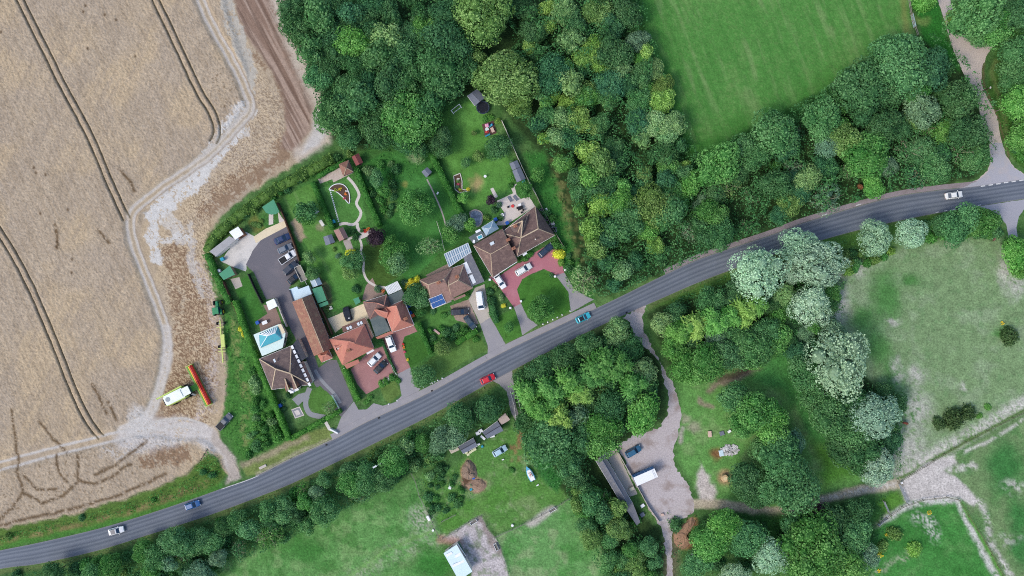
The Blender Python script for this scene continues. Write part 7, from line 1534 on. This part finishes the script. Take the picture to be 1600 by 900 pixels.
def gate(label, pts, h=1.2, m=STEEL):
    t = thing("field_gate", label, "gate", ground_of(pts)); a, c = P(*pts[0]), P(*pts[1]); mb = MB()
    for z in (.2, .45, .7, .95, 1.2): mb.bar(a + Vector((0, 0, z * h / 1.2)), c + Vector((0, 0, z * h / 1.2)), .08, .06)
    mb.bar(a + Vector((0, 0, .2)), c + Vector((0, 0, h)), .05, .05); mb.build("bars", m, t)
    for p in (a, c): MB().cyl(p, p + Vector((0, 0, h + .2)), .1).build("post", GREYWOOD, t)
gate("long galvanised field gate across the bare gateway", [(1403, 755), (1416, 786)]); gate("galvanised gate at the side of the corner paddock track", [(1379, 782), (1387, 800)]); gate("pale blue metal gate in the paddock's top fence", [(1422.5, 24), (1427, 44)], 1.3, pm("pale blue metal", (176, 204, 214), .05, 3, .5)); gate("pale gate at the foot of the corner paddock trees", [(1370, 820), (1384, 808)])
# troughs, hay feeder, crates, signs
def trough(label, px, py, rz, L=1.9, w_=.75): 
    mb = MB().box((0, w_ / 2, .3), (L, .08, .5)).box((0, -w_ / 2, .3), (L, .08, .5)).box((L / 2, 0, .3), (.08, w_, .5)).box((-L / 2, 0, .3), (.08, w_, .5))
    t = thing("water_trough", label, "trough", (*P(px, py).xy, .02), rz); mb.build("rim", WHITE, t, local=True); MB().box((0, 0, .2), (L - .1, w_ - .1, .2)).build("trough_floor", pm("trough inside", (110, 108, 104), .1, 3, .8), t, local=True)
trough("white framed trough at the top fence of the gravel turnout", 740, 815, RAD(30)); trough("white framed trough at the side fence of the gravel turnout", 775.5, 854, RAD(-66)); trough("white framed trough on the fence of the boat plot", 863, 796, RAD(30)); 
simple("tank", "white tank lying by the wire fence of the overgrown plot", "tank", 669.5, 809.5, .4, MB().box((0, 0, .35), (1.4, .7, .7)), WHITE, RAD(-60), bevel=.08); simple("bucket", "white bucket by the wire fence end at the turnout", "bucket", 676.5, 828.5, .2, MB().cyl((0, 0, 0), (0, 0, .4), .25, .32, 12), WHITE); simple("water_drum", "round white drum on the boat plot fence", "drum", 800.5, 821, .4, MB().cyl((0, 0, 0), (0, 0, .6), .34, n=14), WHITE)
simple("bath", "white bath tub among the overgrown plot shrubs", "bath tub", 703.5, 759.5, .4, MB().box((0, 0, .3), (1.7, .75, .5)), WHITE, RAD(80), bevel=.1)
t = thing("hay_bale", "round hay bale on its bare ring of ground", "hay bale", (*P(1132.5, 747, .6).xy, .01)); MB().cyl((0, 0, 0), (0, 0, 1.1), .95, n=22).build("bale", pm("hay", (196, 168, 130), .2, 6, .95), t, local=True, bevel=.12); MB().cyl((0, 0, 1.1), (0, 0, 1.16), .55, n=16).build("loose_top", pm("pale hay", (216, 196, 156), .2, 6, .95), t, local=True)
t = thing("crate", "brown slatted wooden crate at the pasture hedge corner", "crate", (*P(1552.5, 372.5, .4).xy, .01), RAD(38)); MB().box((0, 0, .35), (1.1, 1.0, .7)).build("box", DARKWOOD, t, local=True); mb = MB(); [mb.box((0, -.4 + k * .2, .73), (1.15, .1, .05)) for k in range(5)]; mb.build("slats", pm("reddish slats", (150, 112, 104), .1, 4, .9), t, local=True)
def sign(label, px, py, rz, h=2.2, w_=.9, hh=.7, m=None, name="road_sign"):
    t = thing(name, label, "sign", (*P(px, py).xy, 0), rz); MB().cyl((0, 0, 0), (0, 0, h), .05).build("post", STEEL, t, local=True); MB().box((0, .07, h - hh / 2), (w_, .04, hh)).build("panel", m or STEEL, t, local=True)
t = thing("street_lamp", "grey street lamp with angled head rising from the roadside scrub", "street lamp", (*P(601, 716).xy, 0), RAD(-152)); MB().cyl((0, 0, 0), (0, 0, 5.4), .12, .09, 8).build("post", STEEL, t, local=True); MB().bar((0, 0, 5.35), (1.5, 0, 5.6), .14, .12).build("arm", STEEL, t, local=True); MB().box((1.7, 0, 5.6), (1.1, .42, .16)).build("lamp_head", pm("lamp grey", (206, 214, 218), .05, 3, .4), t, local=True, bevel=.05)
t = thing("utility_pole", "dark pole with white number plate beside the lane", "pole", (*P(1536, 142).xy, 0)); MB().cyl((0, 0, 0), (0, 0, 3.2), .12, .1, 8).build("post", DARKWOOD, t, local=True); MB().box((-.15, 0, 3.0), (.1, .5, .4)).build("plate", WHITE, t, local=True)
t = thing("utility_pole", "thin pole on the verge opposite the bleached tree by the lane", "pole", (*P(1555, 174).xy, 0)); MB().cyl((0, 0, 0), (0, 0, 3.4), .1, .08, 8).build("post", GREYWOOD, t, local=True); MB().bar((-.4, 0, 3.2), (.4, 0, 3.2), .08, .08).build("cross_arm", GREYWOOD, t, local=True)
sign("small dark marker post sign on the verge below the pavement bend", 455, 716, ANG, 1.0, .3, .3, BLACKP); sign("small dark marker post sign on the bungalow verge", 426, 733, ANG, 1.0, .3, .3, BLACKP)
for (x, y, l) in ((510, 695, "by the bungalow front gate"), (592, 653, "by the apron of the red drives"), (675, 610.5, "below the row of white stones"), (979, 488.5, "at the mouth of the southern lane"), (875, 540, "beside the southern wood"), (1495, 326, "near the pasture hedge")): 
    mb = MB().box((0, 0, .05), (.5, .4, .03)); simple("drain_cover", "dark iron drain cover " + l, "drain cover", x, y, .08, MB().box((0, 0, .1), (.5, .4, .04)), BLACKP, ANG)
# roadside memorial slab, bungalow front steps
simple("stone_slab", "pale stone slab lying on the wide verge below the hedge", "slab", 410.5, 729.5, .15, MB().box((0, 0, .12), (2.0, .7, .24)), pm("pale stone", (190, 182, 174), .12, 3, .9), RAD(26), bevel=.04)
t = thing("feature_paving", "square paved feature with grey inset in the bungalow front garden", "paving", ground_of([(465, 645)])); MB().prism([P(x, y).xy for x, y in ((456.5, 641), (467, 637), (473, 648.5), (462, 652))], .06, .09).build("inset", PATHG, t); MB().prism([P(x, y).xy for x, y in ((459.5, 642.5), (466, 640), (470, 647), (463.5, 649.5))], .09, .12).build("centre_slab", SLABS, t)
simple("entrance_wall", "white entrance slab wall of the bungalow path by the road", "wall", 522, 673.5, .4, MB().box((0, 0, .4), (2.4, .35, .8)), WHITE, RAD(-28))
# tubs, crates and boxes among the sheds below the road
for (x, y, d, m, l, rz) in ((747, 676.5, (1.2, .9, .8), WHITE, "white tank between the two grey sheds below the road", ANG), (751, 673, (1.1, .8, .8), WHITE, "second white tank tight against the upper one between the grey sheds", ANG), (754.5, 683.5, (1.5, .6, .6), WHITE, "slim white tub in front of the two grey sheds", RAD(-40)), (769.5, 681, (1.2, .7, .6), WHITE, "white box in front of the longest grey shed", RAD(10)), (765, 681, (.9, .6, .5), OFFWHITE, "off white box beside the white one at the longest grey shed", ANG), (748, 694, (.7, .5, .5), WHITE, "small white box at the corner of the double strip shed", ANG), (753.5, 697.5, (.6, .6, .4), TEAL, "small pale tub on the grass before the grey sheds", ANG), (737, 738.5, (1.0, .8, .6), WHITE, "white sack on the brown heap", .4), (740, 747, (.7, .6, .4), BLUEP, "blue tub on the brown heap", .4), (736, 764.5, (.7, .6, .5), TEAL, "turquoise box below the brown heap", .4), (786, 718, (.6, .3, .3), WHITE, "small white box on the grass below the pale blue hatchback", .2), (1127, 708, (1.1, 1.6, .4), R_SKYW, "pale blue mattress on the rubbish heap", .2), (1139.5, 674, (.9, .6, .5), WHITE, "white box on the scattered tip above the rubbish heap", .7), (1128, 677, (1.2, 1.1, .3), R_SLATE, "grey sheet folded on the scattered tip", .3), (1109, 678, (.9, 1.6, .5), BEIGE, "beige sack on the scattered tip", .1), (1004, 790, (1.1, .8, .4), WHITE, "white crate on the strip of grass by the long grey shed", .6), (1003.5, 804, (1.2, 1.0, .6), R_SLATE, "grey blue box at the foot of the long grey shed", .6), (987, 763.5, (1.4, .9, .7), pm("pale crate", (190, 184, 164), .1, 3, .9), "pale open crate on the concrete beside the long grey shed", RAD(28)), (1035, 804, (.7, .6, .5), BEIGE, "pale pallet box at the lower hardcore yard", .2), (1083, 866, (.9, .5, .6), WHITE, "white and black oddment under the lower trees", .2), (840, 758, (.7, .3, .3), WHITE, "short white plank behind the blue boat", .6), (1408, 754, (.5, .5, .9), WHITE, "white gate block at the pasture corner", .4), (722, 168, .1, None, None, 0)):
    if l is None: continue
    nm = l.split()[-1] if False else ("storage_tub" if m in (TEAL, BLUEP) else "storage_box"); simple(nm, l, "box", x, y, d[2] / 2, MB().box((0, 0, d[2] / 2), d), m, rz, bevel=.05)
CR = pm("pale yellow crates", (206, 208, 170), .1, 4, .8)
for k, (x, y) in enumerate(((728.5, 707), (731.5, 710), (735, 706.5), (738.5, 704), (742, 702), (729, 703))): simple("crate", "pale yellow crate stacked in front of the double strip shed", "crate", x, y, .3, MB().box((0, 0, .3), (.75, .6, .55)), CR, ANG, "pale crates at the double strip shed", .03)
# heaps
def heap(name, label, pts, h, m, cat='heap', seed=1, rough=.3):
    rs = random.Random(seed); t = MB(); c = P(sum(p[0] for p in pts) / len(pts), sum(p[1] for p in pts) / len(pts)); W = [P(*p) - c for p in smooth_pts(pts + pts[:1], 4)[:-1]]
    rings = []
    for f, z in ((1, 0), (.82, .45), (.55, .8), (.25, 1.0), (.05, 1.02)): rings.append([(p.x * f + rs.uniform(-rough, rough) * f * .6, p.y * f + rs.uniform(-rough, rough) * f * .6, max(0, z * h + rs.uniform(-rough, rough) * h * .4 * (z > 0))) for p in W])
    t.loft(rings); o = t.build(name, m); o.location = (c.x, c.y, 0); return tag(o, label, cat)
heap("compost_heap", "brown compost heap with bare earth beside the overgrown plot", [(722, 730), (731, 718), (742, 727), (745, 743), (735, 750), (722, 744)], 1.2, pm("compost", (134, 116, 102), .3, 2, .95, .1, blot=.7, blot_rgb=(164, 140, 122), blot_scale=.8), seed=4)
heap("soil_heap", "reddish flat soil heap below the compost heap", [(726, 758), (745, 748), (757, 752), (758, 764), (742, 769)], .6, pm("reddish soil", (148, 124, 106), .25, 2, .95, .1), seed=5)
heap("soil_heap", "orange brown soil bank at the foot of the hardcore yard", [(1052, 834), (1066, 820), (1082, 808), (1086, 818), (1074, 836), (1080, 848), (1066, 858), (1054, 850)], .9, pm("orange soil", (150, 120, 98), .25, 2, .95, .1), seed=6)
rs = random.Random(9); mb = MB()
for k in range(150):
    a = rs.uniform(0, 6.28); q = math.sqrt(rs.random()); x, y = 1139 + 14 * q * math.cos(a), 703 + 9 * q * math.sin(a); p = P(x, y); mb.box((p.x, p.y, .1 + .5 * (1 - q) * rs.random()), (rs.uniform(.2, .9), rs.uniform(.1, .5), rs.uniform(.05, .3)), rs.uniform(0, 3))
o = mb.build("rubble", pm("broken white rubble", (196, 196, 196), .35, 1.2, .9, blot=.6, blot_rgb=(110, 106, 108), blot_scale=1.3)); o["kind"] = 'stuff'
mb = MB()
for k in range(70):
    f = rs.random(); x, y = 846 + 21 * f + rs.uniform(-4, 4), 326 + 34 * f + rs.uniform(-3, 3); p = P(x, y); mb.box((p.x, p.y, .1), (rs.uniform(.2, .8), rs.uniform(.1, .5), .2), rs.uniform(0, 3))
o = mb.build("litter", pm("stored oddments", (150, 152, 156), .4, 1.2, .9, blot=.6, blot_rgb=(70, 84, 104), blot_scale=1.3)); o["kind"] = 'stuff'
simple("plank_stack", "long white plank stack outside the fence of the twin roofed house", "plank stack", 857, 333, .3, MB().box((0, 0, .2), (3.0, .5, .35)), WHITE, RAD(-62), bevel=.03); simple("storage_box", "pale box outside the fence lower down from the plank stack", "box", 863.5, 349, .4, MB().box((0, 0, .35), (.9, .8, .7)), OFFWHITE, .4, bevel=.03)
for (x, y, l) in ((843, 372, "beside"),): pass
# ------------------------------------------------------------------ labels for trees and bushes: look, place, and the landmark each is counted from
MARKS = [("the black trampoline", 754, 168), ("the white goal frame", 713, 170), ("the red roofed shed", 559, 247), ("the small blue grey shed", 667, 269), ("the tiled garden pavilion", 541, 262), ("the combine harvester", 290, 612), ("the green tractor", 341, 482), ("the white lorry trailer", 1010, 743), ("the long grey shed", 965, 765), ("the white stable", 716, 875), ("the blue boat", 829, 740), ("the pale parked hatchback", 781, 704), ("the brown horse", 1414, 661), ("the hay bale", 1133, 747), ("the rubbish heap", 1140, 705), ("the white dashed line", 1560, 287), ("the bend car", 1490, 305), ("the turquoise car", 911, 496), ("the red car", 762, 592), ("the mid blue car", 301, 789), ("the lowest white car", 182, 829), ("the twin roofed house", 805, 375), ("the solar panels", 682, 471), ("the paddock corner", 1085, 232), ("the metal gate", 1410, 768), ("the lane fork", 1530, 85), ("the wooden crate", 1552, 372), ("the grey pickup", 351, 659), ("the white van", 751, 470), ("the purple tree", 586, 372), ("the green corner shade", 424, 325), ("the white framed veranda", 425, 530), ("the road sign", 597, 722), ("the pasture bushes", 1494, 655), ("the flowery lean-to", 780, 650), ("the field track mouth", 365, 742)]
ORD = ['first', 'second', 'third', 'fourth', 'fifth', 'sixth', 'seventh', 'eighth', 'ninth', 'tenth', 'eleventh', 'twelfth']
MARKS = [m for m in MARKS if m[0] != "the flowery lean-to"]
_g = {}
for v in VEG:
    r = v['r']
    if v['noun'] == 'bush': sz = 'small' if r < 6 else 'large' if r > 9.5 else 'medium'
    else: sz = 'small' if r < 12 else 'medium' if r < 19 else 'large' if r < 33 else 'huge'
    v['d'] = "%s %s %s" % (sz, v['c'], v['noun'])
    _g.setdefault((v['d'], v['reg']), []).append(v)
for (d, reg), vs in _g.items():
    ranks = {}
    for mi, (nm, mx, my) in enumerate(MARKS):
        for k, v in enumerate(sorted(vs, key=lambda q: math.hypot(q['x'] - mx, q['y'] - my))): ranks[(id(v), mi)] = k
    for v in vs:
        if len(vs) == 1: near = min(MARKS, key=lambda m: math.hypot(v['x'] - m[1], v['y'] - m[2])); v['o']["label"] = "%s in %s, towards %s" % (d, reg, near[0])
        else:
            best = min(range(len(MARKS)), key=lambda mi: (ranks[(id(v), mi)] + math.hypot(v['x'] - MARKS[mi][1], v['y'] - MARKS[mi][2]) / 160.0))
            k = ranks[(id(v), best)]
            v['o']["label"] = "%s in %s, %s from %s" % (d, reg, ORD[min(k, 11)], MARKS[best][0])
        v['o']["group"] = ("trees in " if v['o']["category"] == 'tree' else "bushes in ") + reg
